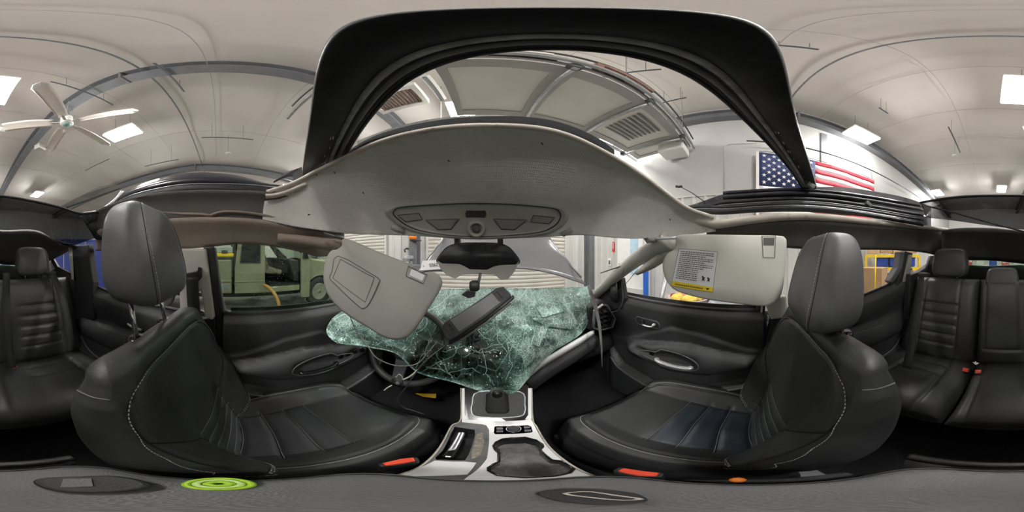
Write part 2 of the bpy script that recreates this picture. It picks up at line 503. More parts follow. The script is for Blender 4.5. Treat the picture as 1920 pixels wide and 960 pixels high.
def rr_poly(w, h, rad, n=5):
    """Rounded rectangle in 2D, counter-clockwise."""
    out = []
    for cx, cy, a0 in ((w / 2 - rad, h / 2 - rad, 0), (-w / 2 + rad, h / 2 - rad, 90), (-w / 2 + rad, -h / 2 + rad, 180), (w / 2 - rad, -h / 2 + rad, 270)):
        for k in range(n + 1):
            a = R(a0 + 90 * k / n); out.append((cx + rad * math.cos(a), cy + rad * math.sin(a)))
    return out

def text_mesh(body, size, extrude=0.0005):
    cu = bpy.data.curves.new('lettering', 'FONT'); cu.body = body; cu.size = size; cu.extrude = extrude
    cu.align_x = 'CENTER'; cu.align_y = 'CENTER'
    o = bpy.data.objects.new('lettering', cu); COL.objects.link(o)
    dg = bpy.context.evaluated_depsgraph_get(); dg.update()
    me = bpy.data.meshes.new_from_object(o.evaluated_get(dg))
    bpy.data.objects.remove(o); bpy.data.curves.remove(cu)
    return me
# ================================================================== GARAGE
# built square to the garage (its own axes), then turned as a whole by TH about the camera's vertical
TH = 4.5
GAR0 = set(o.name for o in bpy.data.objects)
def ptb(u, v, **k):
    p = pt(u, v, r=1.0); p.rotate(Matrix.Rotation(R(-TH), 3, 'Z'))
    if 'r' in k: return p * k['r']
    if 'x' in k: return p * (k['x'] / p.x)
    if 'y' in k: return p * (k['y'] / p.y)
    return p * (k['z'] / p.z)

WXR, WXL, WYF, WYB = 4.0, -11.5, 5.2, -14.5
RIDGE_Y, ZR, ZF, ZB = -1.5, 5.15, 4.55, 4.2
def ceil_z(y):
    return ZR + (ZF - ZR) * (y - RIDGE_Y) / (WYF - RIDGE_Y) if y > RIDGE_Y else ZR + (ZB - ZR) * (RIDGE_Y - y) / (RIDGE_Y - WYB)

b = B(); b.b2((WXL - .3, WYB - .3, -G - .2), (WXR + .3, WYF + .3, -G))
struct(b.build('floor', 'concrete'), 'wet stained grey concrete garage floor', 'floor')

# white fabric ceiling: bays of sagging insulation between the purlins
rows = []
ny, nx = 60, 56
for i in range(ny + 1):
    y = WYB + (WYF - WYB) * i / ny
    row = []
    for j in range(nx + 1):
        x = WXL + (WXR - WXL) * j / nx
        sag = 0.05 * (math.sin(x * 2.1 + 0.5) * math.sin(y * 1.7)) + 0.035 * math.sin(y * 4.1 + x * .4)
        row.append((x, y, ceil_z(y) + 0.10 + sag * 0.6))
    rows.append(row)
struct(B().grid(rows).build('ceiling', 'fabric_white', smooth=True), 'white sagging insulation fabric ceiling', 'ceiling')

b = B()
for x0, x1, y0, y1 in ((WXR, WXR + .2, WYB - .2, WYF + .2), ):
    b.b2((x0, y0, -G), (x1, y1, 5.4))
wr = struct(b.build('wall_right', 'wall_fabric'), 'white insulated garage wall behind the flag', 'wall')
wl = struct(B().b2((WXL - .2, WYB - .2, -G), (WXL, WYF + .2, 5.4)).build('wall_left', 'wall_fabric'), 'pale garage wall beyond the pickup', 'wall')
wf = struct(B().b2((WXL - .2, WYF, -G), (WXR + .2, WYF + .2, 5.4)).build('wall_front', 'wall_fabric'), 'white garage wall holding the roll-up doors', 'wall')
wb = struct(B().b2((WXL - .2, WYB - .2, -G), (WXR + .2, WYB, 5.4)).build('wall_back', 'wall_fabric'), 'pale garage wall far behind the car', 'wall')

# ribbed metal liner panels, about 0.9 m wide each, one mesh shared by all
def liner_mesh(h):
    prof = []
    n = 3; w = 0.9 / n
    for k in range(n):
        x = k * w
        prof += [(x, 0), (x + .16, 0), (x + .19, .03), (x + .24, .03), (x + .27, 0)]
    prof.append((0.9, 0))
    r0 = [(x, -y, 0) for x, y in prof]; r1 = [(x, -y, h) for x, y in prof]
    back = B().grid([r0, r1]); back.v = back.v
    return back.mesh('liner_panel', 'liner_metal')
LH = 1.56 + G
lm = liner_mesh(LH)
y = WYF - .9
k = 0
while y > WYB:
    o = inst('liner_panel', lm, (WXR - .012, y + .9, -G), wr, rot=(0, 0, R(-90))); y -= .9
y = WYF - .9
while y > -6:
    inst('liner_panel', lm, (WXL + .012, y, -G), wl, rot=(0, 0, R(90))); y -= .9
for x0, x1 in ((-3.3, -1.75), (2.98, 4.0), (-9.0, -7.6)):
    x = x0
    while x < x1 - .05:
        o = inst('liner_panel', lm, (x, WYF - .012, -G), wf)
        o.scale.x = min(.9, x1 - x) / .9; x += .9
B().b2((WXR - .05, WYB, LH - G), (WXR, WYF, LH - G + .05)).build('liner_cap', 'panel_grey', wr)

# roll-up doors with slats
def slat_mesh(w):
    prof = [(0, 0), (-.012, .02), (-.018, .06), (-.012, .105), (0, .12), (.006, .125)]
    return B().grid([[(0, y, z) for y, z in prof], [(w, y, z) for y, z in prof]]).mesh('slat', 'door_slat_cream', True)
for k, (x0, x1, lab) in enumerate(((-7.6, -3.42, 'cream roll-up door behind the driver side visor'),
                                  (-1.72, 2.9, 'cream roll-up door straight ahead behind the raised hood'))):
    d = B().b2((x0, WYF - .05, -G), (x1, WYF - .03, 2.9)).build('door_%d' % (k + 1), 'door_slat_cream')
    struct(d, lab, 'roll-up door')
    sm = slat_mesh(x1 - x0)
    z = -G
    while z < 2.7:
        inst('slat', sm, (x0, WYF - .055, z), d); z += .128
    for xx in (x0 - .07, x1):
        B().b2((xx, WYF - .12, -G), (xx + .07, WYF - .02, 3.0)).build('jamb', 'panel_grey', d, bev=.005)
    B().b2((x0 - .1, WYF - .25, 2.72), (x1 + .1, WYF - .02, 3.1)).build('lintel', 'panel_grey', d, bev=.01)

# person door in the right wall
dy0, dy1 = 2.55, 3.55
d = B().b2((WXR - .07, dy0, -G), (WXR - .035, dy1, .85)).build('door_3', 'white_paint', bev=.004)
struct(d, 'white person door with a narrow blue glass light', 'door')
B().b2((WXR - .085, dy0 + .18, -.55), (WXR - .07, dy0 + .46, .6)).build('pane', 'glass_blue', d)
B().b2((WXR - .10, dy0 - .06, -G), (WXR - .03, dy0, .9)).b2((WXR - .10, dy1, -G), (WXR - .03, dy1 + .06, .9)).b2((WXR - .10, dy0 - .06, .85), (WXR - .03, dy1 + .06, .92)).build('door_frame', 'panel_grey', d, bev=.004)
B().tube([(WXR - .07, dy1 - .1, -.25), (WXR - .13, dy1 - .1, -.25), (WXR - .13, dy1 - .22, -.25)], .012).build('handle', 'galvanised', d)
B().b2((WXR - .09, dy0 + .03, -G + .05), (WXR - .069, dy1 - .03, -G + .3)).build('kick_plate', 'panel_grey', d)

# steel frame: rafters and columns (I sections)
def ibeam(b, p0, p1, up, w=.2, h=.42, tf=.03):
    p0 = Vector(p0); p1 = Vector(p1); d = (p1 - p0).normalized(); up = Vector(up); up = (up - d * up.dot(d)).normalized()
    sd = d.cross(up)
    pts = [(-w/2, 0), (w/2, 0), (w/2, tf), (.012, tf), (.012, h - tf), (w/2, h - tf), (w/2, h), (-w/2, h), (-w/2, h - tf), (-.012, h - tf), (-.012, tf), (-w/2, tf)]
    b.grid([[p0 + sd * a + up * c for a, c in pts], [p1 + sd * a + up * c for a, c in pts]], True, True)
for i, (x, zo, lab) in enumerate(((-2.12, -.30, 'grey steel rafter frame carrying the ceiling fan'),
                               (3.88, -.62, 'grey steel frame along the flag wall'),
                               (-8.2, -.30, 'grey steel rafter frame beyond the pickup'))):
    f = bpy.data.objects.new('steel_frame', None); COL.objects.link(f); f.location = (x, WYF - .4, -G)
    struct(f, lab, 'steel frame')
    b = B(); ibeam(b, (x, WYF - .1, ceil_z(WYF) + zo), (x, RIDGE_Y, ZR + zo), (0, 0, 1), w=.26, h=.36); b.build('rafter', 'steel_grey', f)
    b = B(); ibeam(b, (x, RIDGE_Y, ZR + zo), (x, WYB, ZB + zo), (0, 0, 1), w=.26, h=.36); b.build('rafter', 'steel_grey', f)
    b = B(); ibeam(b, (x, WYF - .42, -G), (x, WYF - .42, ceil_z(WYF) + zo), (0, 1, 0), w=.24, h=.36); b.build('column', 'steel_grey', f)
    b = B(); ibeam(b, (x, WYF - .42, ceil_z(WYF) + zo - .9), (x, WYF - 1.6, ceil_z(WYF - 1.6) + zo), (0, -1, 1), w=.24, h=.2); b.build('haunch', 'steel_grey', f)
    B().box((x, RIDGE_Y, ZR + zo + .2), (.28, .05, .46)).build('splice_plate', 'steel_grey', f)
x = 3.88
f = bpy.data.objects.new('steel_frame', None); COL.objects.link(f); f.location = (x, -2.4, -G)
struct(f, 'grey steel wall column beside the flag', 'steel frame')
b = B(); ibeam(b, (x + .08, -2.35, -G), (x + .08, -2.35, 4.3), (1, 0, 0), w=.2, h=.1); b.build('column', 'steel_grey', f)

# purlins, conduits and fabric seams running across
def line_thing(name, label, cat, path, rad, m, n=6, group=None):
    return tag(B().tube(path, rad, n).build(name, m, smooth=True), label, cat, group)
zc = lambda y: ceil_z(y) + .02
line_thing('conduit', 'long dark conduit crossing the ceiling above the front seats', 'conduit',
           [(x, -1.14, zc(-1.14) - .06) for x in np.linspace(-9, 3.95, 30)], .022, 'steel_grey')
line_thing('conduit', 'thin grey wire across the ceiling straight overhead', 'conduit',
           [(x, -.30 - .08 * math.sin(x * .6), zc(-.3) - .02) for x in np.linspace(-7, 3.95, 40)], .006, 'rod_pale')
for k, (yy, lab) in enumerate(((-3.9, 'thin ceiling seam rod behind the ceiling fan'), (-5.3, 'thin ceiling seam rod in front of the rearmost lamps'),
                               (-7.4, 'thin ceiling seam rod over the rearmost lamps'), (1.35, 'thin dark ceiling rod behind the overhead door panel'),
                               (-2.2, 'thin ceiling seam rod between the lamps over the rear seats'))):
    line_thing('ceiling_rod', lab, 'ceiling rod', [(x, yy, zc(yy) - .02) for x in np.linspace(-10.5, 3.95, 20)], .007, 'rod_pale')
for k, (xx, lab) in enumerate(((-5.2, 'thin ceiling rod running lengthwise over the pickup'), (.9, 'thin ceiling rod running lengthwise over the passenger seat'))):
    line_thing('ceiling_rod', lab, 'ceiling rod', [(xx, y, zc(y) - .02) for y in np.linspace(-13, 5, 24)], .006, 'rod_pale')
# short strut channels hung on rods
struts = [((378, 258), (475, 262), 4.3, 'hung strut channel above the pickup left of the crossbar'),
          ((272, 312), (335, 299), 4.2, 'hung strut channel above the left roof rail'),
          ((288, 118), (345, 172), 4.75, 'strut channel crossing the rafter above the driver headrest'),
          ((95, 153), (212, 197), 4.6, 'strut channel beside the fan motor'),
          ((1110, 150), (1240, 130), 4.3, 'strut channel above the overhead door panel left rod'),
          ((1235, 195), (1287, 183), 4.3, 'strut channel above the overhead door panel right rod'),
          ((1648, 202), (1665, 213), 4.5, 'short strut channel by the lamp over the flag'),
          ((1778, 238), (1800, 286), 4.3, 'angled strut channel above the right rear seat'),
          ((1440, 84), (1535, 93), 4.6, 'strut channel near the top of the black crossbar'),
          ((160, 320), (205, 298), 4.2, 'strut channel near the lamp behind the driver headrest')]
for (a, c, z, lab) in struts:
    p0, p1 = ptb(*a, z=z), ptb(*c, z=z)
    s = thing('strut_channel', lab, 'strut channel', p0)
    B().tube([p0, p1], .022, 4).build('channel', 'steel_dark', s)
    for t in (.2, .8):
        q = p0.lerp(p1, t)
        B().tube([q, (q.x, q.y, ceil_z(q.y) + .12)], .005, 5).build('hanger_rod', 'steel_grey', s)
for (u, v, lab) in ((428, 289, 'small round white detector hung from the ceiling over the pickup'), (1790, 293, 'small round white detector hung from the ceiling over the right rear seat')):
    p = ptb(u, v, z=4.0)
    s = thing('smoke_detector', lab, 'detector', p)
    B().lathe([(.05, .0), (.09, .02), (.10, .05), (.06, .07)], p, n=16).build('cap', 'panel_grey', s, smooth=True)
    B().tube([p + Vector((0, 0, .07)), (p.x, p.y, ceil_z(p.y) + .1)], .006, 5).build('stem', 'steel_grey', s)
# wall conduit around the right wall
cpts = [ptb(1358, 355, x=WXR - .03), ptb(1358, 275, x=WXR - .03), ptb(1366, 270, x=WXR - .03), ptb(1418, 268, x=WXR - .03)]
line_thing('wall_conduit', 'thin bent conduit on the white wall left of the flag', 'conduit', cpts, .012, 'panel_grey')

# high-bay lamps
for i, (x, y) in enumerate(LAMPS):
    labs = ['bright high-bay lamp seen beside the crossbar foot front left', 'bright high-bay lamp ahead, above the middle of the headliner',
            'bright high-bay lamp ahead right, below the overhead door panel', 'bright high-bay lamp beside the ceiling fan blade',
            'big bright high-bay lamp almost overhead behind', 'big bright high-bay lamp above the flag',
            'small far high-bay lamp behind the driver headrest', 'small far high-bay lamp straight behind the car',
            'small far high-bay lamp above the right rear window', 'far high-bay lamp over the pickup hood', 'far high-bay lamp over the pickup bed']
    t = thing('high_bay_lamp', labs[i], 'lamp', (x, y, LAMP_Z), 'high-bay lamps under the ceiling')
    B().b2((x - .28, y - .50, LAMP_Z + .03), (x + .28, y + .50, LAMP_Z + .10)).build('housing', 'white_paint', t, bev=.02)
    B().b2((x - .26, y - .48, LAMP_Z), (x + .26, y - .02, LAMP_Z + .03)).build('lens', 'lamp_lens', t)
    B().b2((x - .26, y + .02, LAMP_Z), (x + .26, y + .48, LAMP_Z + .03)).build('lens', 'lamp_lens', t)
    for dy in (-.25, .25):
        B().tube([(x, y + dy, LAMP_Z + .10), (x, y + dy, ceil_z(y) + .1)], .005, 5).build('chain', 'steel_grey', t)
    ld = bpy.data.lights.new('lamp_light', 'POINT'); ld.energy = LAMP_W * (1.0 if i < 9 else .6); ld.color = (1.0, .985, .965)
    ld.shadow_soft_size = .16
    lo = bpy.data.objects.new('lamp_light', ld); COL.objects.link(lo); lo.parent = t; lo.location = (0, 0, -.22)

# ceiling fan
fx, fy, fz = -2.12, -3.1, 3.98
t = thing('ceiling_fan', 'large five-blade ceiling fan hung from the grey rafter', 'ceiling fan', (fx, fy, fz))
B().lathe([(.02, -.06), (.13, -.05), (.16, -.02), (.16, .03), (.10, .05)], (fx, fy, fz), n=24).build('hub', 'panel_grey', t, smooth=True)
B().lathe([(.01, -.075), (.10, -.07), (.10, -.05)], (fx, fy, fz), n=20).build('badge', 'fan_badge', t, smooth=True)
B().lathe([(.14, .05), (.15, .08), (.15, .28), (.1, .32)], (fx, fy, fz), n=12).build('motor', 'panel_pale', t)
for k in range(4):
    a = R(45 + 90 * k)
    B().tube([(fx + .1 * math.cos(a), fy + .1 * math.sin(a), fz + .3), (fx + .13 * math.cos(a), fy + .3 * math.sin(a), fz + .95)], .012, 5).build('brace', 'galvanised', t)
B().b2((fx - .05, fy - .05, fz + .3), (fx + .05, fy + .05, fz + .78)).build('downrod', 'galvanised', t)
for k in range(5):
    a = R(41 + 72 * k)
    d = Vector((math.cos(a), math.sin(a), 0)); s = Vector((-d.y, d.x, 0)); up = Vector((0, 0, 1)); o = Vector((fx, fy, fz))
    rows = []
    for q in np.linspace(.30, 1.6, 12):
        w = .11 + .035 * min(1, (q - .3) / .5) - .09 * max(0, (q - 1.5) / .1) ** 2
        rows.append([o + d * q + s * (w * c) + up * (.05 * c + .012 * (1 - c * c)) for c in (-1, -.6, 0, .6, 1)])
    bl = B().grid(rows).build('blade', 'fan_blade', t, smooth=True, solid=.012)
    B().grid([[o + d * 1.5 + s * (.146 * c) + up * (.05 * c + .014 * (1 - c * c) - .006) for c in (-1, 0, 1)], [o + d * 1.615 + s * (.06 * c) + up * (.05 * c - .006) for c in (-1, 0, 1)]]).build('tip_cap', 'panel_grey', bl, solid=.016)
    B().box(o + d * .24, (.22, .07, .012), Matrix.Rotation(a, 3, 'Z')).build('blade_bracket', 'panel_grey', t)

# overhead sectional door panel stored flat under the ceiling
PZ = 3.1
t = thing('overhead_door', 'open sectional overhead door hanging flat under the ceiling', 'overhead door', (1.5, 1.9, PZ))
xs = [-.40, .735, 1.92, 3.25, 3.78]; y0, y1 = 1.19, 2.64
for k in range(4):
    a, c = xs[k] + .01, xs[k + 1] - .01
    s = B().b2((a, y0, PZ + .03), (c, y1, PZ + .07)).build('section', 'panel_pale', t)
    o_ = [(a, y0, PZ), (c, y0, PZ), (c, y1, PZ), (a, y1, PZ)]
    i_ = [(a + .10, y0 + .16, PZ), (c - .10, y0 + .16, PZ), (c - .10, y1 - .16, PZ), (a + .10, y1 - .16, PZ)]
    B().ring(o_, i_, (0, 0, .05)).build('section_frame', 'panel_mid', s, bev=.008)
    if k == 2:
        for q in range(8):
            yy = y0 + .30 + q * .105
            B().box(((a + c) / 2 - .08, yy, PZ + .015), (.72, .07, .012), Matrix.Rotation(R(35), 3, 'X')).build('louvre', 'steel_grey', s)
for k in (1, 2, 3):
    B().tube([(xs[k], y0 - .02, PZ - .08), (xs[k], y1 + .12, PZ - .08)], .03, 8).build('stiffener', 'galvanised', t, smooth=True)
    for yy in (y0 - .06, y1 + .1):
        B().lathe([(.02, -.05), (.075, -.045), (.08, 0), (.075, .045), (.02, .05)], (xs[k], yy, PZ - .01), 'y', 14).build('roller', 'steel_dark', t, smooth=True)
        B().box((xs[k], yy, PZ - .07), (.07, .05, .06)).build('roller_bracket', 'galvanised', t, bev=.006)
for yy in (y0 - .12, y1 + .14):
    B().grid([[(-2.6, yy, PZ + .10), (3.9, yy, PZ + .10)], [(-2.6, yy - .04, PZ + .10), (3.9, yy - .04, PZ + .10)], [(-2.6, yy - .04, PZ + .02), (3.9, yy - .04, PZ + .02)], [(-2.6, yy, PZ + .02), (3.9, yy, PZ + .02)]]).build('track', 'galvanised', t, solid=.006)
B().b2((-.4, y0 - .07, PZ + .0), (3.78, y0 - .04, PZ + .30)).build('side_panel', 'panel_mid', t)
B().tube([(-2.4, y0 - .14, PZ + .34), (3.8, y0 - .14, PZ + .34)], .02, 6).build('spring_rail', 'steel_dark', t)
B().b2((.95, y0 - .13, PZ + .10), (1.75, y0 - .075, PZ + .19)).build('tube_guard', 'white_paint', t, bev=.01)
B().b2((.92, y0 - .16, PZ + .22), (1.85, y0 - .08, PZ + .30)).build('copper_bracket', 'copper_brown', t, bev=.01)
B().b2((.90, y0 - .16, PZ + .10), (.98, y0 - .05, PZ + .32)).build('copper_bracket', 'copper_brown', t, bev=.01)
B().b2((.2, y0 - .16, PZ + .16), (.5, y0 - .08, PZ + .26)).build('junction_box', 'panel_pale', t, bev=.008)
for xx in (.05, .28, 1.05):
    B().b2((xx, y0 - .085, PZ + .07), (xx + .28, y0 - .07, PZ + .11)).build('slot', 'steel_dark', t)
B().b2((3.45, y0 + .0, PZ - .22), (3.97, y0 + .65, PZ + .28)).build('end_box', 'white_paint', t, bev=.04)
for k, xx in enumerate((-.7, 1.3, 3.0)):
    for yy in (y0 - .14, y1 + .14):
        B().tube([(xx, yy, PZ + .1), (xx, yy, ceil_z(yy) + .1)], .009, 5).build('hanger_rod', 'galvanised', t)

# strip light, ceiling diffuser seen through the opening
q0, q1 = ptb(795, 142, z=3.9), ptb(830, 186, z=3.9)
t = thing('slotted_track', 'dark slotted track hanging left of the overhead door panel', 'track', q0)
B().tube([q0, q1], .07, 4).build('channel', 'panel_grey', t)
B().tube([q0 - Vector((0, 0, .08)), q1 - Vector((0, 0, .08))], .035, 4).build('slot', 'steel_dark', t)
dc = ptb(742, 188, z=4.0)
t = thing('air_diffuser', 'beige louvred air diffuser seen at the left of the roof opening', 'air diffuser', dc)
B().ring([dc + Vector(v) for v in ((-.5, -.35, 0), (.5, -.35, 0), (.5, .35, 0), (-.5, .35, 0))], [dc + Vector(v) for v in ((-.4, -.25, 0), (.4, -.25, 0), (.4, .25, 0), (-.4, .25, 0))], (0, 0, .2)).build('frame', 'panel_pale', t, bev=.02)
for k in range(12):
    B().box(dc + Vector((-.37 + k * .067, 0, .03)), (.04, .5, .012), Matrix.Rotation(R(40), 3, 'Y')).build('louvre', 'copper_brown', t)
B().b2(dc + Vector((-.4, -.25, .1)), dc + Vector((.4, .25, .12))).build('backing', 'panel_grey', t)
# speaker box on the rafter
t = tag(B().box(ptb(75, 277, z=3.95), (.3, .22, .22), Matrix.Rotation(R(20), 3, 'Z')).build('wall_speaker', 'panel_grey', bev=.02), 'small grey speaker box hung from the rafter behind the fan', 'speaker')

# flag
FT, FH, FL = 2.86, 2.0, 3.78; FY = -.52; FX = WXR - .16
fl = thing('flag', 'large red white and blue flag hung on the white wall', 'flag', (FX, FY, FT))
def fw(y): return FX + .012 * math.sin(y * 5.0) + .006 * math.sin(y * 13)
sh = FH / 13; CW = 1.48; CH = sh * 7
for k in range(13):
    ya = FY - (CW if k < 7 else 0); yb = FY - FL
    z1 = FT - k * sh; z0 = z1 - sh
    ys = np.linspace(ya, yb, 20)
    B().grid([[(fw(y), y, z1) for y in ys], [(fw(y), y, z0) for y in ys]]).build('stripe', 'flag_red' if k % 2 == 0 else 'flag_white', fl, smooth=True, solid=.004)
ys = np.linspace(FY, FY - CW, 16)
ca = B().grid([[(fw(y), y, FT) for y in ys], [(fw(y), y, FT - CH) for y in ys]]).build('canton', 'flag_blue', fl, smooth=True, solid=.004)
star = B(); sp = []
for k in range(10):
    a = R(90 + 36 * k); r_ = .062 if k % 2 == 0 else .0237
    sp.append((0, r_ * math.cos(a), r_ * math.sin(a)))
star.prism(sp, (-.004, 0, 0)); starm = star.mesh('star', 'flag_white')
for i in range(9):
    nstar = 6 if i % 2 == 0 else 5
    for j in range(nstar):
        yy = FY - CW * ((2 * j + 1 + (i % 2)) / 12); zz = FT - CH * (i + 1) / 10
        inst('star', starm, (fw(yy) - .006, yy, zz), ca)
B().b2((FX - .02, FY, FT - FH), (FX + .02, FY + .07, FT + .02)).build('heading', 'flag_white', fl)
t = thing('flag_pole_rail', 'thin dark rail above the flag with hooks', 'rail', (FX - .1, FY, FT + .2))
B().tube([(FX - .1, FY + .3, FT + .34), (FX - .1, FY - 7.5, FT + .34)], .022, 8).build('rail', 'steel_dark', t, smooth=True)
B().tube([(FX - .02, FY, FT + .03), (FX - .02, FY - FL, FT + .03)], .008, 6).build('cord', 'steel_dark', t, smooth=True)
for k in range(5):
    yy = FY - .3 - k * .8
    B().tube([(FX - .1, yy, FT + .34), (FX - .05, yy - .12, FT + .03)], .007, 5).build('hook', 'steel_dark', t)

# fire sign, notices
p = ptb(1150, 463, x=WXR - .04)
t = thing('fire_sign', 'small red vertical sign on the ribbed wall', 'sign', p)
B().box(p, (.012, .10, .34)).build('plate', 'sign_red', t, bev=.004)
B().box(p + Vector((-.008, 0, .02)), (.004, .02, .16)).box(p + Vector((-.008, 0, .12)), (.004, .06, .02)).build('symbol', 'flag_white', t)
p = ptb(1143, 491, x=WXR - .04)
t = thing('wall_notice', 'white framed notice on the ribbed wall below the red sign', 'notice', p)
B().box(p, (.012, .16, .26)).build('plate', 'white_paint', t, bev=.004); B().box(p + Vector((-.008, 0, -.02)), (.004, .09, .14)).build('print', 'steel_grey', t)

# blue post and leaning pole, yellow tape box
p = ptb(1211, 540, r=4.4)
tag(B().b2((p.x - .055, p.y - .055, -G), (p.x + .055, p.y + .055, .10)).build('post', 'post_blue', bev=.012), 'bright blue square post outside the passenger window', 'post')
tag(B().b2((p.x - .03, p.y - .03, .1), (p.x + .03, p.y + .03, .8)).build('post_extension', 'white_paint', bev=.006), 'white upright tube on top of the blue post', 'tube')
p0, p1 = ptb(1236, 575, r=3.2), ptb(1249, 520, r=3.3)
p0 = p0 + (p0 - p1) * 1.3
tag(B().tube([p0, p1 + (p1 - p0) * .25], .045, 12).build('leaning_pole', 'galvanised', smooth=True), 'grey metal pole leaning beside the blue post', 'pole')
p = ptb(1219, 571, r=2.9)
t = thing('tool_case', 'small yellow and black case outside the passenger window', 'case', (p.x, p.y, -G))
B().box((p.x, p.y, p.z - .02), (.24, .2, .07)).build('lid', 'rack_yellow', t, bev=.015)
B().box((p.x, p.y, p.z + .03), (.16, .13, .05)).build('insert', 'steel_dark', t, bev=.01)
B().b2((p.x - .14, p.y - .12, -G), (p.x + .14, p.y + .12, p.z - .055)).build('stand', 'steel_dark', t)

# open drums with rags
for (u, v, r_, rad, m, lab, rags) in ((1290, 556, 2.2, .29, 'drum_red', 'red and white open drum full of yellow and red rags', 1),
                                (1372, 566, 2.0, .27, 'drum_rim', 'grey metal drum covered by a silver bag', 2)):
    p = ptb(u, v, r=r_)
    t = thing('drum', lab, 'drum', (p.x, p.y, -G))
    H = p.z + G
    prof = [(rad, 0), (rad, H * .3), (rad + .012, H * .33), (rad, H * .36), (rad, H * .63), (rad + .012, H * .66), (rad, H * .69), (rad, H - .01), (rad + .015, H), (rad - .012, H), (rad - .02, H - .05)]
    B().lathe(prof, (p.x, p.y, -G), n=32).build('body', m, t, smooth=True)
    B().tube([(p.x + (rad + .004) * math.cos(a), p.y + (rad + .004) * math.sin(a), p.z) for a in np.linspace(0, 2 * math.pi, 40)[:-1]], .011, 8, closed=True).build('rim', 'drum_rim', t, smooth=True)
    if rags == 1:
        for k, (dx, dy, rm, lab2) in enumerate(((-.12, .10, 'rag_yellow', 'crumpled yellow rag at the far left of the red drum'), (-.14, -.06, 'rag_yellow', 'crumpled yellow rag at the near left of the red drum'),
                                                (.0, -.13, 'rag_yellow', 'crumpled yellow rag at the near rim of the red drum'), (.02, .06, 'rag_pink', 'crumpled dull red rag in the middle of the red drum'),
                                                (.14, -.04, 'rag_pink', 'crumpled dull red rag at the near right of the red drum'), (.13, .11, 'rag_pink', 'crumpled dull red rag at the far right of the red drum'))):
            rg = B().ball((p.x + dx, p.y + dy, p.z + .005), .088, 14, 9, (1.15, 1, .6))
            rg.v = [(x + .014 * math.sin(y * 61 + k), y + .014 * math.sin(x * 53 + k), z + .012 * math.sin(x * 71 + y * 47 + k)) for x, y, z in rg.v]
            tag(rg.build('rag', rm, smooth=True), lab2, 'rag', 'rags in the red drum')
    else:
        rg = B().ball((p.x, p.y, p.z + .01), .25, 24, 10, (1.15, 1.15, .22))
        rg.v = [(x + .02 * math.sin(y * 31), y + .02 * math.sin(x * 37), z + .018 * math.sin(x * 43 + y * 29)) for x, y, z in rg.v]
        tag(rg.build('silver_bag', 'bag_silver', smooth=True), 'crumpled silver bag lying on the grey drum', 'bag')

# yellow racks seen through the right rear window, and left rear window
def rack(name, label, c, w, d, h, levels, rz):
    t = thing(name, label, 'shelf rack', (c[0], c[1], -G))
    M = Matrix.Rotation(rz, 3, 'Z'); o = Vector((c[0], c[1], -G))
    for a in (-1, 1):
        for e in (-1, 1):
            q = o + M @ Vector((a * w / 2, e * d / 2, h / 2)); B().box(q, (.07, .07, h), M).build('upright', 'rack_yellow', t)
    for z in levels:
        for e in (-1, 1):
            B().box(o + M @ Vector((0, e * d / 2, z)), (w, .05, .09), M).build('beam', 'rack_yellow', t)
        B().box(o + M @ Vector((0, 0, z + .03)), (w, d, .03), M).build('deck', 'panel_grey', t)
    return M, o
def carton(label, c, s, M, m='cardboard', cat='box', name='cardboard_box', group=None):
    t = tag(B().box(c, s, M).build(name, m, bev=.008), label, cat, group)
    d = B().box(Vector(c) + M @ Vector((0, 0, s[2] / 2 + .001)), (s[0] * .98, s[1] * .12, .004), M).build('tape', 'cardboard_pale', t)
    return t
c = ptb(1672, 512, r=5.1)
M, o = rack('storage_rack', 'yellow storage rack with blue bins seen past the passenger headrest', (c.x, c.y), 1.6, .6, 1.30, (.38, .90, 1.28), R(45))
for k in range(6):
    bx = thing('storage_bin', 'blue plastic bin on the %s of the yellow rack, number %s from its left' % ('middle shelf' if k < 3 else 'lower shelf', ('one', 'two', 'three')[k % 3]), 'bin', o, 'blue bins on the yellow rack')
    q = o + M @ Vector((-.5 + .42 * (k % 3), 0, (.95 if k < 3 else .43) + .14))
    B().box(q, (.36, .55, .26), M).build('body', 'bin_blue', bx, bev=.02); B().box(q + Vector((0, 0, .13)), (.38, .57, .03), M).build('rim', 'bin_blue', bx, bev=.008)
for k in range(4):
    carton('brown cardboard box on top of the yellow rack, %s of four' % ('first', 'second', 'third', 'last')[k], o + M @ Vector((-.57 + .38 * k, 0, 1.36 + .16)), (.36, .5, .3 + .03 * (k % 2)), M, 'cardboard_pale' if k % 2 else 'cardboard')
c2 = ptb(1641, 524, r=4.0)
M2 = Matrix.Rotation(R(20), 3, 'Z')
carton('tall brown cardboard box standing before the yellow rack', (c2.x, c2.y, -.78), (.5, .45, 1.0), M2, 'cardboard')
p = ptb(1643, 515, r=3.6)
t = thing('broom', 'yellow handled broom leaning on the tall cardboard box', 'broom', (p.x, p.y, -G))
B().tube([(p.x + .05, p.y, -G + .1), (p.x, p.y + .02, .02)], .016, 8).build('handle', 'rack_yellow', t, smooth=True)
B().box((p.x + .05, p.y, -G + .06), (.34, .07, .12), M2).build('head', 'steel_dark', t, bev=.01)
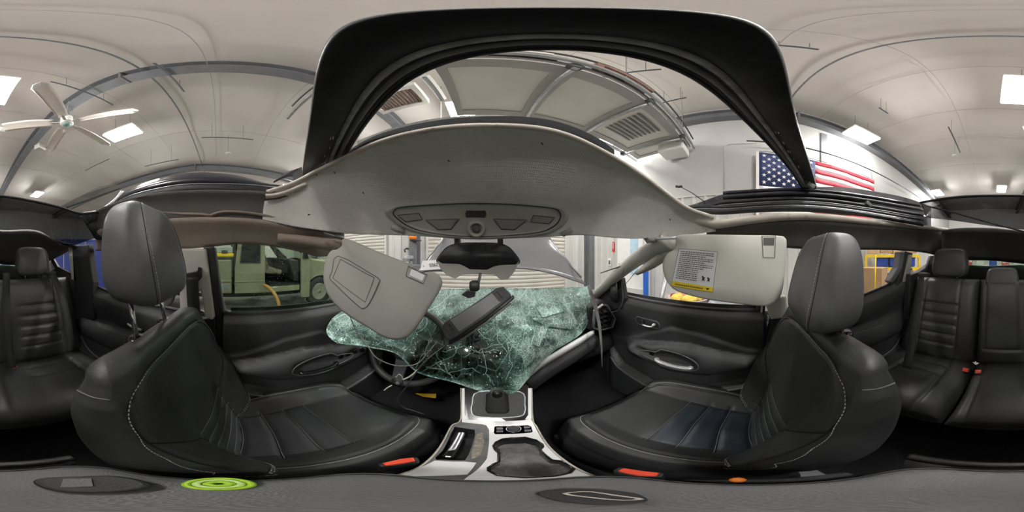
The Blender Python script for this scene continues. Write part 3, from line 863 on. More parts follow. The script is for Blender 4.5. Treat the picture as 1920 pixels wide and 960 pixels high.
# left rear: blue partition and a second rack
c = ptb(205, 500, r=6.0)
M3, o3 = rack('storage_rack', 'yellow storage rack glimpsed past the driver headrest', (c.x, c.y), 1.5, .6, 1.5, (.3, .6, .9, 1.2, 1.45), R(-35))
for k, z in enumerate((.33, .63, .93, 1.23)):
    carton('cardboard box on the rack behind the driver headrest, shelf %s from the floor' % ('one', 'two', 'three', 'four')[k], o3 + M3 @ Vector((-.1, 0, z + .13)), (.9, .4, .22), M3, 'cardboard' if k % 2 else 'cardboard_pale')
c = ptb(140, 485, r=4.6)
t = thing('blue_partition', 'tall royal blue panel standing behind the left rear door', 'panel', (c.x, c.y, -G))
M4 = Matrix.Rotation(R(-28), 3, 'Z')
for k in range(3):
    B().box((c.x + M4[0][0] * (-.62 + .62 * k), c.y + M4[1][0] * (-.62 + .62 * k), -.42), (.6, .05, 1.7), M4).build('panel', 'tarp_blue', t, bev=.015)
B().box((c.x, c.y, .45), (1.9, .07, .06), M4).build('top_rail', 'tarp_blue', t, bev=.01)
# clutter seen through the tailgate glass: workbench with parts
c = Vector((-.2, -6.6, 0))
t = thing('workbench', 'grey workbench far behind the tailgate', 'workbench', (c.x, c.y, -G))
B().b2((c.x - 2.2, c.y - .4, -.45), (c.x + 1.6, c.y + .4, -.38)).build('top', 'panel_grey', t, bev=.01)
for a in (-2.1, -.3, 1.5):
    for e in (-.35, .35): B().box((c.x + a, c.y + e, (-.45 - G) / 2), (.07, .07, G - .45)).build('leg', 'steel_grey', t)
for k in range(7):
    q = Vector((c.x - 1.8 + .5 * k, c.y + .1 * math.sin(k * 2), -.38))
    o = B().box(q + Vector((0, 0, .1)), (.3, .3, .2 + .04 * (k % 3))).build('parts_bin', ('drum_red', 'bin_blue', 'panel_grey')[k % 3], bev=.02)
    tag(o, '%s parts box on the far workbench, %s from its left' % (('red', 'blue', 'grey')[k % 3], ('first', 'second', 'third', 'fourth', 'fifth', 'sixth', 'seventh')[k]), 'box')
p = ptb(774, 444, y=WYF - .55)
t = thing('warning_beacon', 'amber warning beacon fixed high beside the steel column left of the hood', 'beacon', p)
B().lathe([(.08, -.09), (.11, -.08), (.12, 0), (.10, .07), (.04, .10)], p, n=20).build('lens', 'amber', t, smooth=True)
B().b2((p.x - .09, p.y - .06, p.z - .13), (p.x + .22, p.y + .20, p.z - .09)).build('bracket', 'steel_dark', t, bev=.01)
# left front: wall clutter beside the door: hose reel, amber beacon, parts
p = ptb(762, 466, y=WYF - .2)
t = thing('wall_hook', 'black hook on the ribbed wall left of the hood', 'hook', p)
B().tube([p + Vector((.0, .15, 0)), p + Vector((0, 0, 0)), p + Vector((-.08, 0, -.05)), p + Vector((-.04, 0, -.12))], .03, 8).build('hook', 'steel_dark', t, smooth=True)
p = ptb(768, 487, y=WYF - .6)
t = thing('vise', 'grey metal vise and parts heap by the left hood corner', 'vise', (p.x, p.y, -G))
B().b2((p.x - .3, p.y - .2, -G), (p.x + .3, p.y + .2, p.z - .15)).build('stand', 'steel_grey', t, bev=.02)
for k in range(8):
    B().box(p + Vector((random.uniform(-.25, .25), random.uniform(-.15, .15), random.uniform(-.13, .08))), (.16, .12, .10), Matrix.Rotation(k * .7, 3, 'Z')).build('metal_piece', ('galvanised', 'tool_grey')[k % 2], t, bev=.012)

# ------------------------------------------------------------------ pickup truck
TX = -3.4
tk = thing('pickup_truck', 'olive beige pickup truck with its front door torn open', 'pickup truck', (TX, 0, -G))
def side(poly, name, m, th=.06, dx=0.0, parent=tk, **k):
    """Panel on the truck's near flank from (y, z) outline."""
    return B().prism([(TX + dx, y, z) for y, z in poly], (-th, 0, 0)).build(name, m, parent, bev=k.pop('bev', .012), **k)
YS = lambda u, v=500: ptb(u, v, x=TX).y
ZS = lambda u, v: ptb(u, v, x=TX).z
rl = -.80
side([(-3.6, rl), (-.60, rl), (-.60, -.08), (-3.6, -.08)], 'bed_side', 'truck_paint', bev=.03)
B().b2((TX - 1.6, -3.5, -.5), (TX - .1, -.65, -.45)).build('bed_floor', 'truck_dark', tk)
B().b2((TX - 1.66, -3.6, rl), (TX - 1.6, -.6, -.08)).build('bed_side', 'truck_paint', tk, bev=.03)
side([(-3.6, -.55), (-.60, -.55), (-.60, -.50), (-3.6, -.50)], 'bed_moulding', 'truck_paint', th=.02, dx=.02)
side([(-3.6, -.74), (-.65, -.74), (-.65, -.58), (-3.6, -.58)], 'lower_stripe', 'galvanised', th=.01, dx=.012)
# rear cab quarter with its window hole
yq0, yq1 = -.52, .29
wq = [(-.36, -.13), (.14, -.13), (.14, .29), (-.30, .29)]
qo = [(yq0, rl), (yq1, rl), (yq1, .42), (yq0 + .10, .42)]
q1 = B().ring([(TX, y, z) for y, z in [(yq0, -.3), (yq1, -.3), (yq1, .42), (yq0 + .10, .42)]], [(TX, y, z) for y, z in wq], (-.06, 0, 0)).build('rear_quarter', 'truck_paint', tk, bev=.012)
side([(yq0, rl), (yq1, rl), (yq1, -.3), (yq0, -.3)], 'rear_quarter_lower', 'truck_paint')
side([(yq0, -.56), (yq1, -.56), (yq1, -.53), (yq0, -.53)], 'body_crease', 'truck_paint', th=.012, dx=.010)
side(wq, 'quarter_window', 'truck_glass', th=.01, dx=-.02)
B().ring([(TX + .006, y, z) for y, z in [(-.39, -.16), (.17, -.16), (.17, .32), (-.33, .32)]], [(TX + .006, y, z) for y, z in wq], (-.02, 0, 0)).build('window_seal', 'truck_dark', q1)
# door aperture: rocker, seat, far side of the cab
side([(yq1, rl), (1.32, rl), (1.32, -.68), (yq1, -.68)], 'rocker', 'truck_paint')
B().b2((TX - 1.55, yq0, -.72), (TX - .05, 1.4, -.66)).build('cab_floor', 'truck_dark', tk)
B().b2((TX - 1.62, yq0, rl), (TX - 1.56, 2.6, -.1)).build('far_side', 'truck_dark', tk)
B().ring([(TX - 1.6, y, z) for y, z in [(yq0, -.1), (1.7, -.1), (1.05, .42), (yq0, .42)]], [(TX - 1.6, y, z) for y, z in [(.40, -.05), (1.30, -.05), (.95, .34), (.40, .34)]], (.03, 0, 0)).build('far_door_frame', 'truck_dark', tk)
B().b2((TX - 1.6, yq0 - .02, -.66), (TX - .05, yq0 + .03, .42)).build('cab_back', 'truck_dark', tk)
B().b2((TX - 1.58, yq0, .40), (TX - .0, .98, .46)).build('cab_roof', 'truck_paint', tk, bev=.03)
for k in range(2):
    x1 = TX - .22 - .72 * k
    se = [(x1, .30, -.40), (x1, .86, -.46), (x1, .90, -.34), (x1, .48, -.24), (x1, .36, .10), (x1, .22, .12)]
    B().prism(se, (-.55, 0, 0)).build('cab_seat', 'truck_seat', tk, bev=.05, seg=3)
da = [(TX - .1, 1.05, -.05), (TX - .1, 1.35, -.10), (TX - .1, 1.40, -.62), (TX - .1, 1.22, -.60), (TX - .1, 1.1, -.3)]
B().prism(da, (-1.4, 0, 0)).build('cab_dashboard', 'truck_dark', tk, bev=.04)
w = [Vector((TX - .45, .92, -.02)) + Matrix.Rotation(R(25), 3, 'X') @ Vector((.19 * math.cos(a), 0, .19 * math.sin(a))) for a in np.linspace(0, 2 * math.pi, 28)[:-1]]
sw = B().tube(w, .016, 8, closed=True).build('steering_wheel', 'truck_dark', tk, smooth=True)
B().tube([w[0], w[14 - 1]], .018, 6).tube([w[6], w[20]], .014, 6).build('spoke', 'truck_dark', sw)
for dx in (0, -1.52):
    B().tube([(TX - .05 + dx, 1.72, -.12), (TX - .1 + dx, 1.36, .16), (TX - .14 + dx, .98, .42)], .045, 8).build('windscreen_pillar', 'truck_dark', tk, smooth=True)
ws = B().grid([[(TX - .1, 1.70, -.10), (TX - 1.55, 1.70, -.10)], [(TX - .16, .99, .42), (TX - 1.5, .99, .42)]]).build('windscreen', 'window_glass', tk)
# torn-open front door, edge-on, leaning out
dr = B().prism([(TX + .04, 1.34, -.98), (TX + .10, 1.58, -.98), (TX + .10, 1.64, -.1), (TX + .02, 1.50, .33), (TX - .02, 1.42, .30), (TX + .0, 1.36, -.2)], (-.10, .03, 0)).build('front_door', 'truck_paint', tk, bev=.02)
B().prism([(TX + .03, 1.39, -.06), (TX + .08, 1.55, -.06), (TX + .03, 1.47, .26)], (.02, .0, 0)).build('door_window', 'truck_glass', dr)
# fender with wheel arch, hood
WY, WZ, WR = 2.02, -.90, .375
arch = [(WY + (WR + .075) * 1.22 * math.cos(a), WZ + (WR + .06) * math.sin(a)) for a in np.linspace(R(200), R(-20), 22)]
side([(1.52, rl)] + arch + [(3.0, rl), (3.0, -.30), (2.6, -.16), (1.52, -.10)], 'fender', 'truck_paint')
B().tube([(TX + .01, y, z) for y, z in arch], .022, 6).build('wheel_arch_lip', 'truck_paint', tk, smooth=True)
B().grid([[(TX - .02, 1.6, -.10), (TX - .8, 1.65, -.05), (TX - 1.58, 1.6, -.10)], [(TX - .02, 2.6, -.16), (TX - .8, 2.65, -.10), (TX - 1.58, 2.6, -.16)], [(TX - .05, 3.0, -.30), (TX - .8, 3.05, -.25), (TX - 1.55, 3.0, -.30)]]).build('truck_hood', 'truck_paint', tk, smooth=True, solid=.02)
B().b2((TX - 1.5, 1.55, -.85), (TX - .15, 2.9, -.25)).build('engine_bay', 'truck_dark', tk)
def wheel(y, parent, m=1):
    c = (TX - .12, y, WZ)
    ty = B().lathe([(.20, -.11), (WR - .05, -.115), (WR - .01, -.10), (WR, -.06), (WR, .06), (WR - .01, .10), (WR - .05, .115), (.21, .105), (.20, .08)], c, 'x', 40).build('tyre', 'tyre', parent, smooth=True)
    rm = B().lathe([(.20, .10), (.215, .108), (.19, .09), (.17, .05), (.09, .07), (.05, .085), (.045, .11), (.0, .112)], c, 'x', 30).build('wheel_rim', 'wheel_rim', parent, smooth=True)
    for k in range(8):
        a = k * math.pi / 4
        B().box((TX - .055, y + .135 * math.cos(a), WZ + .135 * math.sin(a)), (.008, .035, .035), Matrix.Rotation(a, 3, 'X')).build('rim_slot', 'truck_dark', rm)
for o in tk.children:     # the cab is short: fit the flank to its true length
    for v_ in o.data.vertices: v_.co.y = .62 + .80 * v_.co.y
    for o2 in o.children:
        for v_ in o2.data.vertices: v_.co.y = .62 + .80 * v_.co.y
wheel(.62 + .80 * WY, tk); wheel(-1.5, tk)
side([(-1.5 + .45 * math.cos(a), WZ + .45 * math.sin(a)) for a in np.linspace(R(180), 0, 16)], 'wheel_arch_liner', 'truck_dark', th=.01, dx=.004)
B().b2((TX - 1.4, -2.0, -.95), (TX - .3, 2.8, -.78)).build('underbody', 'truck_dark', tk)
# toolboxes in the bed
p = ptb(421, 480, x=TX - .25)
t = thing('tool_box', 'grey and yellow tool box standing on the pickup bed', 'tool box', (p.x, p.y, -.45))
B().b2((p.x - .2, p.y - .19, -.45), (p.x + .2, p.y + .19, -.02)).build('lower_case', 'truck_dark', t, bev=.02)
B().b2((p.x - .2, p.y - .20, -.02), (p.x + .2, p.y + .20, .06)).build('yellow_band', 'rack_yellow', t, bev=.02)
B().b2((p.x - .18, p.y - .18, .06), (p.x + .18, p.y + .18, .20)).build('upper_case', 'tool_grey', t, bev=.02)
B().b2((p.x + .18, p.y - .06, .05), (p.x + .21, p.y + .06, .12)).build('latch', 'steel_dark', t, bev=.005)
B().tube([(p.x, p.y - .16, .20), (p.x, p.y - .14, .26), (p.x, p.y + .14, .26), (p.x, p.y + .16, .20)], .015, 6).build('handle', 'steel_dark', t, smooth=True)
dr = thing('power_tool', 'yellow power tool lying on the tool box in the pickup', 'power tool', (p.x, p.y + .02, .27))
B().tube([(p.x, p.y - .04, .30), (p.x, p.y + .08, .42)], .045, 10).build('body', 'rack_yellow', dr, smooth=True)
B().tube([(p.x, p.y + .08, .40), (p.x, p.y + .17, .28)], .03, 8).build('grip', 'rack_yellow', dr, smooth=True)
# hose
hp = [ptb(495, 534, x=TX + .03), ptb(505, 540, x=TX + .18), ptb(516, 553, x=TX + .32), ptb(522, 568, x=TX + .40), ptb(524, 582, x=TX + .45)]
hp += [Vector((hp[-1].x + .03, hp[-1].y - .02, -1.15)), Vector((hp[-1].x + .1, hp[-1].y - .2, -G + .04)), Vector((hp[-1].x + .3, hp[-1].y - .8, -G + .04))]
tag(B().tube(cr(hp, 6), .035, 10).build('hose', 'hose_orange', smooth=True), 'orange hose arching out of the pickup door sill', 'hose')

RZ = Matrix.Rotation(R(TH), 3, 'Z')
for o in list(bpy.data.objects):
    if o.name not in GAR0 and o.parent is None:
        o.location = RZ @ o.location
        o.rotation_euler.z += R(TH)
# ================================================================== CAR SHELL AND ROOF
# ---- front headliner: from the sunroof opening edge forward and down to the windscreen header
edge = [(500, 360, .24), (532, 350, .26), (565, 336, .28), (640, 299, .30), (720, 264, .31), (800, 245, .31), (920, 236, .31), (1040, 247, .31),
        (1130, 284, .30), (1200, 326, .265), (1250, 363, .215), (1290, 391, .165), (1338, 408, .14)]
low = [pt(492, 412, x=-.60), pt(530, 420, x=-.59), pt(565, 427, x=-.575), pt(640, 437, x=-.50), pt(700, 440, y=.46), pt(770, 442, y=.55), pt(890, 449, y=.60), pt(1010, 445, y=.57),
       pt(1090, 441, y=.51), pt(1165, 447, y=.43), pt(1230, 446, x=.51), pt(1290, 440, x=.56), pt(1342, 434, x=.585)]
top = [pt(u, v, z=z) for u, v, z in edge]
def between(a, c, fr, fz):
    return Vector((a.x + (c.x - a.x) * fr, a.y + (c.y - a.y) * fr, a.z + (c.z - a.z) * fz))
ctl = [[p + Vector((p.x * .06, p.y * .06, .018)) for p in top], top,
       [between(a, c, .12, .045) for a, c in zip(top, low)],
       [between(a, c, .42, .25) for a, c in zip(top, low)],
       [between(a, c, .74, .56) for a, c in zip(top, low)],
       [between(a, c, .93, .86) for a, c in zip(top, low)], low]
HR = patch(ctl, 6, 6)
HB = bvh_of(HR)
hl = thing('headliner', 'grey woven roof lining torn open above the windscreen header', 'headliner', (XC, .45, .2))
B().grid(HR).build('front_lining', 'headliner', hl, smooth=True, solid=.008, soff=1)
B().tube(cr(top, 5), .008, 8).build('lining_edge', 'headliner_lip', hl, smooth=True)
# header steel behind the lining
B().tube(cr([p + Vector((0, .03, .05)) for p in low[2:11]], 4), .028, 8).build('windscreen_header', 'frame_black', hl, smooth=True)
for (u, v) in ((735, 424), (1072, 430)):
    p = hit(HB, u, v, .004); q = hit(HB, u + (22 if u < 900 else -18), v + 10, .004)
    if p and q: B().tube([p, p.lerp(q, .5), q], .010, 8).build('visor_clip', 'console_grey', hl, smooth=True)
for (u, v) in ((592, 326), (626, 322), (680, 360), (1255, 410), (1015, 268), (840, 300)):
    p = hit(HB, u, v, .0005)
    if p:
        d = ray(u, v); s = d.cross(Vector((0, 0, 1))).normalized()
        B().tube([p, p + s * .004 - Vector((0, 0, .007))], .0016, 5).build('nick', 'steel_dark', hl)

# ---- overhead console
oc = thing('overhead_console', 'grey overhead console with map lamps on the front lining', 'overhead console', hit(HB, 893, 420, 0))
outl = [(721, 400), (724, 392), (738, 386), (800, 381), (893, 378), (985, 381), (1050, 388), (1064, 394), (1068, 404), (1062, 418), (1046, 430), (1020, 439), (960, 445), (893, 447), (830, 444), (778, 435), (750, 424), (731, 411)]
def shrink(P, f, cu=893, cv=414): return [(cu + (u - cu) * f, cv + (v - cv) * f) for u, v in P]
o0 = cr([hit(HB, u, v, -.004, .6) for u, v in outl], 4, True)
o1 = cr([hit(HB, u, v, .012, .6) for u, v in shrink(outl, .985)], 4, True)
o2 = cr([hit(HB, u, v, .016, .6) for u, v in shrink(outl, .93)], 4, True)
o3 = cr([hit(HB, u, v, .010, .6) for u, v in shrink(outl, .90)], 4, True)
oi = [cr([hit(HB, u, v, .011, .6) for u, v in shrink(outl, f)], 4, True) for f in (.75, .6, .45, .3, .15, .04)]
body = B().grid([o0, o1, o2, o3] + oi, True).add(oi[-1], [tuple(range(len(oi[-1])))]).build('body', 'console_grey', oc, smooth=True)
_ob = B().grid([o0, o1, o2, o3] + oi, True).add(oi[-1], [tuple(range(len(oi[-1])))])
OB = BVHTree.FromPolygons([Vector(p) for p in _ob.v], _ob.f)
B().tube(cr([hit(OB, u, v, .0005, .6) for u, v in shrink(outl, .905)], 4, True), .0026, 5, closed=True).build('inner_seam', 'console_line', oc)
for k in range(5):
    v = 396 + k * 2.6
    B().tube([hit(OB, u, v, .0005, .6) for u in (872 + abs(k - 2), 893, 912 - abs(k - 2))], .0022, 5).build('vent_slit', 'console_line', oc)
mc = hit(OB, 893, 428, .004, .6); nv = -ray(893, 428); nv = (nv + Vector((0, -.1, -.5))).normalized()
M = nv.to_track_quat('Z', 'Y').to_matrix()
b = B(); b.lathe([(.032, -.016), (.032, .006), (.027, .014), (.022, .012), (.019, .004), (.0, .004)], (0, 0, 0), n=28); b.v = [tuple(mc + M @ Vector(p)) for p in b.v]
dial = b.build('round_lamp_bezel', 'console_grey', oc, smooth=True)
b = B(); b.lathe([(.013, .004), (.014, .009), (.010, .013), (0, .0135)], (0, 0, 0), n=24); b.v = [tuple(mc + M @ Vector(p)) for p in b.v]
b.build('lamp_button', 'visor_line', dial, smooth=True)
for P in ([(798, 413), (861, 411), (846, 430), (821, 431)], [(925, 411), (988, 413), (965, 431), (940, 430)], [(1000, 404), (1040, 408), (1030, 420), (995, 416)], [(745, 404), (785, 400), (792, 412), (760, 416)]):
    q_ = [[hit(OB, (P[0][0] * (1 - a) + P[1][0] * a) * (1 - c_) + (P[3][0] * (1 - a) + P[2][0] * a) * c_, (P[0][1] * (1 - a) + P[1][1] * a) * (1 - c_) + (P[3][1] * (1 - a) + P[2][1] * a) * c_, .0012, .6) for a in np.linspace(0, 1, 9)] for c_ in np.linspace(0, 1, 7)]
    B().grid(q_).build('map_lamp_lens', 'visor_grey', oc, solid=.0015, smooth=True)
    B().tube([q_[0][k] for k in range(9)] + [q_[k][8] for k in range(1, 7)] + [q_[6][k] for k in range(7, -1, -1)] + [q_[k][0] for k in range(5, 0, -1)], .0013, 5, closed=True).build('map_lamp_rim', 'console_line', oc)

# ---- black wind deflector along the front of the opening
dfl = thing('wind_deflector', 'black mesh wind deflector along the front edge of the roof opening', 'wind deflector', (XC, .35, .33))
wd = [(640, 296), (665, 277), (700, 258), (750, 242), (800, 231), (860, 223), (920, 220), (985, 221), (1040, 229), (1090, 246), (1120, 261), (1150, 282)]
wb = [(640, 300), (665, 287), (700, 272), (750, 255), (800, 246), (860, 240), (920, 237), (985, 239), (1040, 248), (1090, 264), (1120, 278), (1150, 296)]
r0 = [pt(u, v, z=.405) for u, v in wd]; r1 = [pt(u, v + 3, z=.325) for u, v in wb]
fq = [.35, .35, .4, .7, .95, .95, .95, .95, .95, .95, .95, .95]
g = [cr(r0, 5), cr([a.lerp(c, f) for a, c, f in zip(r0, r1, fq)], 5)]
B().grid(g).build('blade', 'deflector_black', dfl, smooth=True, solid=.008)
g2 = [cr([a.lerp(c, f) for a, c, f in zip(r0[:5], r1[:5], fq)], 14), cr(r1[:5], 14)]
mb = B()
A, C = g2
for i in range(0, len(A) - 1):
    mb.tube([A[i], C[i]], .0011, 3)
for k in (.2, .4, .6, .8):
    mb.tube([a.lerp(c, k) for a, c in zip(A, C)], .0011, 3)
mb.build('mesh_net', 'deflector_black', dfl)['kind'] = 'stuff'

# ---- black crossbar overhead (sunroof frame pulled askew)
cb = thing('roof_crossbar', 'wide black sunroof crossbar passing diagonally overhead with rubber seals', 'sunroof crossbar', (0, .06, .33))
Oo = [(-.70, .295, .30), (-.584, .242, .32), (-.28, .131, .332), (0, .016, .335), (.30, -.09, .332), (.60, -.255, .315), (.72, -.325, .29)]
Ii = [(-.62, .405, .30), (-.50, .345, .318), (-.20, .213, .332), (.02, .104, .335), (.30, .012, .332), (.58, -.165, .315), (.725, -.268, .29)]
cO, cI = cr(Oo, 8), cr(Ii, 8)
rows = []
for fr, dz in ((0, .012), (0, 0), (.03, -.004), (.45, -.003), (.62, 0), (.64, .004)):
    rows.append([a.lerp(c, fr) + Vector((0, 0, dz)) for a, c in zip(cO, cI)])
B().grid(rows).build('bar', 'frame_black', cb, smooth=True, solid=.022, soff=1)
for k, (fr, rad, dz, m) in enumerate(((.68, .0065, .004, 'seal_dusty'), (.76, .0055, .008, 'rubber'), (.84, .006, .004, 'rubber_grey'), (.93, .008, .010, 'rubber'), (1.0, .004, .004, 'frame_black'))):
    B().tube([a.lerp(c, fr) + Vector((0, 0, dz)) for a, c in zip(cO, cI)], rad, 8).build('rubber_seal', m, cb, smooth=True)
B().grid([[a.lerp(c, .6) + Vector((0, 0, .016)) for a, c in zip(cO, cI)], [c + Vector((0, 0, .016)) for c in cI]]).build('seal_channel', 'frame_black', cb, smooth=True, solid=.006)
sc_ = B()
for k in range(46):
    t = random.uniform(.05, .34) if k < 26 else random.uniform(.70, .95)
    i = int(t * (len(cO) - 1)); p = cO[i].lerp(cI[i], .50 + random.uniform(-.05, .06)); q = cO[i + 1].lerp(cI[i + 1], .50)
    d = (q - p).normalized(); L_ = random.uniform(.004, .014)
    sc_.tube([p - Vector((0, 0, .004)), p + d * L_ + Vector((random.uniform(-.002, .002), 0, -.004))], .0012, 4)
sc_.build('scratch', 'panel_pale', cb)['kind'] = 'stuff'

# ---- car body: side headliners, roof skins, pillars, floor
car = thing('wrecked_car', 'wrecked dark SUV body shell with its roof glass gone', 'car', (XC, 0, -G + .25))
def strip(rows_px, name, m, parent=car, nu=4, nv=4, **k):
    rows = [[pt(u, v, x=x) for u, v, x in r_] for r_ in rows_px]
    P = patch(rows, nu, nv)
    return B().grid(P).build(name, m, parent, smooth=True, solid=k.get('solid', .006), soff=k.get('soff', 0)), P
UL = [645, 600, 560, 500, 446, 400, 350, 300, 250, 210, 180]
tv = [430, 418, 376, 360, 357, 356, 357, 361, 370, 382, 394]
mv = [447, 437, 428, 417, 412, 411, 412, 415, 420, 428, 435]
bv_ = [474, 481, 471, 460, 457, 462, 466, 468, 469, 470, 470]
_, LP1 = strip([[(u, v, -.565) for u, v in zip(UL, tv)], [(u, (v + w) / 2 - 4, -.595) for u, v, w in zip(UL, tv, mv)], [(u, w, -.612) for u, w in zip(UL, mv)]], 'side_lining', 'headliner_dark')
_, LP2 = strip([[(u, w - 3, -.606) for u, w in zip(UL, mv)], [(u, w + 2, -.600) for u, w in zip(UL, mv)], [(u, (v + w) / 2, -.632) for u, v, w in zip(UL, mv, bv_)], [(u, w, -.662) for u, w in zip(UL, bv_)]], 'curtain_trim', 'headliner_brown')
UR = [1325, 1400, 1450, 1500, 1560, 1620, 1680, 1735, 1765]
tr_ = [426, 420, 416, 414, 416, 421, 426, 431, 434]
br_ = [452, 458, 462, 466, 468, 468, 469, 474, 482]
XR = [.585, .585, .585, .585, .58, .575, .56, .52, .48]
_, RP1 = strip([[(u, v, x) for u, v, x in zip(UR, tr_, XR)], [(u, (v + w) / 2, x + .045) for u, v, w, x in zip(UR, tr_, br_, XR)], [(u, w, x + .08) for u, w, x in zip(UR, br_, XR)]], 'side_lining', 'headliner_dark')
# rolled pale lip of the right lining, and the stub of the left one
lp = cr([pt(u, v, x=x) for u, v, x in ((1300, 413, .565), (1325, 419, .575), (1345, 421, .578), (1400, 413, .58), (1450, 408, .58), (1500, 406, .58), (1560, 409, .58), (1620, 415, .575), (1680, 421, .56), (1735, 427, .52), (1776, 431, .465))], 5)
B().tube(lp, .020, 10, flat=.75).build('lining_lip', 'headliner_lip', car, smooth=True)
lp = cr([pt(u, v, x=x) for u, v, x in ((498, 368, -.57), (520, 366, -.565), (545, 358, -.55), (575, 345, -.51))], 5)
B().tube(lp, .012, 10, flat=.7).build('lining_lip', 'headliner_lip', car, smooth=True)
# grab handle on the left rail
gh = cr([pt(u, v, x=-.60) for u, v in ((395, 404), (410, 399), (430, 397), (470, 400), (510, 407), (528, 412))], 5)
B().tube(gh, .009, 8, flat=.6).build('grab_handle', 'headliner_brown', car, smooth=True)
B().tube([pt(u, v, x=-.606) for u, v in ((300, 397), (340, 401), (378, 402), (398, 405))], .006, 6).build('grab_handle', 'headliner_brown', car, smooth=True)
# left roof skin and seal strips
UK = [545, 500, 446, 400, 380, 340, 300, 265, 235, 212]
kt = [351, 345, 331, 326, 325, 328, 336, 347, 361, 381]
kb = [355, 350, 346, 345, 345, 347, 353, 361, 371, 386]
r0 = [pt(u, v, x=-.60) for u, v in zip(UK, kt)]; r1 = [pt(u, v, x=-.575) for u, v in zip(UK, kb)]
B().grid([cr([p + Vector((-.05, 0, -.005)) for p in r0], 4), cr(r0, 4), cr([a.lerp(c, .5) + Vector((.006, 0, 0)) for a, c in zip(r0, r1)], 4), cr(r1, 4)]).build('roof_skin', 'roof_paint', car, smooth=True, solid=.008)
r2 = [pt(u, v + (10 if 240 < u < 520 else 5), x=-.568) for u, v in zip(UK, kb)]
B().grid([cr(r1, 4), cr([a.lerp(c, .4) + Vector((-.008, 0, 0)) for a, c in zip(r1, r2)], 4), cr(r2, 4)]).build('roof_channel', 'rubber', car, smooth=True, solid=.006)
B().tube(cr([p + Vector((.002, 0, .001)) for p in r1], 4), .0022, 6).build('chrome_edge', 'satin_chrome', car, smooth=True)
# torn piece left of the crossbar foot
B().prism([pt(u, v, r=.68) for u, v in ((512, 341), (535, 324), (566, 313), (568, 335), (552, 345), (548, 328), (533, 331))], (-.01, .006, 0)).build('torn_flap', 'frame_black', car)
# right roof rails: stacked black tracks
UT = [1285, 1320, 1356, 1400, 1450, 1500, 1560, 1620, 1680, 1730]
def trk(name, dvs, rad, m, x, u0=0, lo=0, flat=1.0):
    P = [pt(u, v, x=x if u < 1600 else x - (u - 1600) * .0009) for u, v in zip(UT[lo:], dvs[lo:])]
    return B().tube(cr(P, 5), rad, 8, flat=flat).build(name, m, car, smooth=True)
base = [398, 396, 397, 394, 391, 390, 394, 402, 412, 421]
trk('roof_track', base, .012, 'rubber', .60)
trk('roof_track', [v - 8 for v in base], .009, 'frame_black', .615)
trk('track_edge', [v - 5 for v in base], .0018, 'satin_chrome', .595)
trk('roof_track', [v - 17 if i > 1 else v - 8 for i, v in enumerate(base)], .010, 'rubber', .63)
trk('track_edge', [v - 13 if i > 1 else v - 6 for i, v in enumerate(base)], .0016, 'galvanised', .612)
trk('roof_track', [v - 27 for v in base], .011, 'frame_black', .64, lo=2)
trk('roof_track', [v - 34 for v in base], .011, 'roof_paint', .65, lo=2)
r0 = [pt(u, v, x=.68) for u, v in ((1275, 392), (1310, 382), (1356, 366), (1400, 358), (1450, 355), (1500, 355), (1540, 352), (1580, 352), (1640, 360), (1700, 372), (1745, 388))]
r1 = [pt(u, v, x=.62) for u, v in ((1275, 400), (1310, 398), (1356, 400), (1400, 398), (1450, 396), (1500, 396), (1540, 398), (1580, 402), (1640, 408), (1700, 418), (1745, 426))]
B().grid([cr(r0, 4), cr(r1, 4)]).build('roof_skin', 'roof_paint', car, smooth=True, solid=.01)
for (u, v) in ((1628, 383), (1520, 348)):
    p = pt(u, v, x=.60); B().box(p, (.02, .035, .022), Matrix.Rotation(.5, 3, 'X')).build('track_slider', 'steel_grey', car, bev=.004)
a0, a1 = pt(1322, 379, x=.63), pt(1275, 350, x=.66)
t = thing('loose_connector', 'thin black wire with a small plug sticking up at the right roof edge', 'wire', a0)
B().tube([a0, a0.lerp(a1, .5) + Vector((0, 0, .004)), a1], .0022, 6).build('wire', 'rubber', t, smooth=True)
B().box(a1, (.012, .022, .010)).build('plug', 'rubber', t, bev=.003); B().box(a1 + Vector((0, .016, .004)), (.01, .012, .012)).build('plug_tip', 'rubber', t, bev=.003)

# rear tinted roof glass with droplets
rg = thing('rear_roof_glass', 'dark tinted rear roof glass hanging loose and wet', 'roof glass', (0, -1.0, .22))
topR = [pt(1725, 380, r=.86), pt(1790, 370, r=.80), pt(1860, 367, r=.77), pt(1925, 368, r=.76), pt(1975, 376, r=.78), pt(2030, 388, r=.82), pt(2070, 400, r=.86), pt(2105, 398, r=.88)]
botR = [pt(1735, 408, r=1.15), pt(1790, 414, r=1.2), pt(1860, 424, r=1.25), pt(1925, 431, r=1.25), pt(1985, 431, r=1.2), pt(2020, 448, r=1.08), pt(2048, 461, r=1.0), pt(2100, 446, r=.98)]
mid = [a.lerp(c, .5) + Vector((0, 0, .012)) for a, c in zip(topR, botR)]
RG = patch([topR, mid, botR], 6, 8)
B().grid(RG).build('pane', 'roof_glass', rg, smooth=True)
B().tube(cr(topR, 5), .007, 8).build('edge_seal', 'rubber', rg, smooth=True)
B().tube(cr([pt(u, v, r=.98 - .02 * k) for k, (u, v) in enumerate(((1735, 386), (1790, 399), (1850, 416), (1925, 436)))], 5), .010, 8, flat=.5).build('moulding', 'rubber_grey', rg, smooth=True)
dp = B()
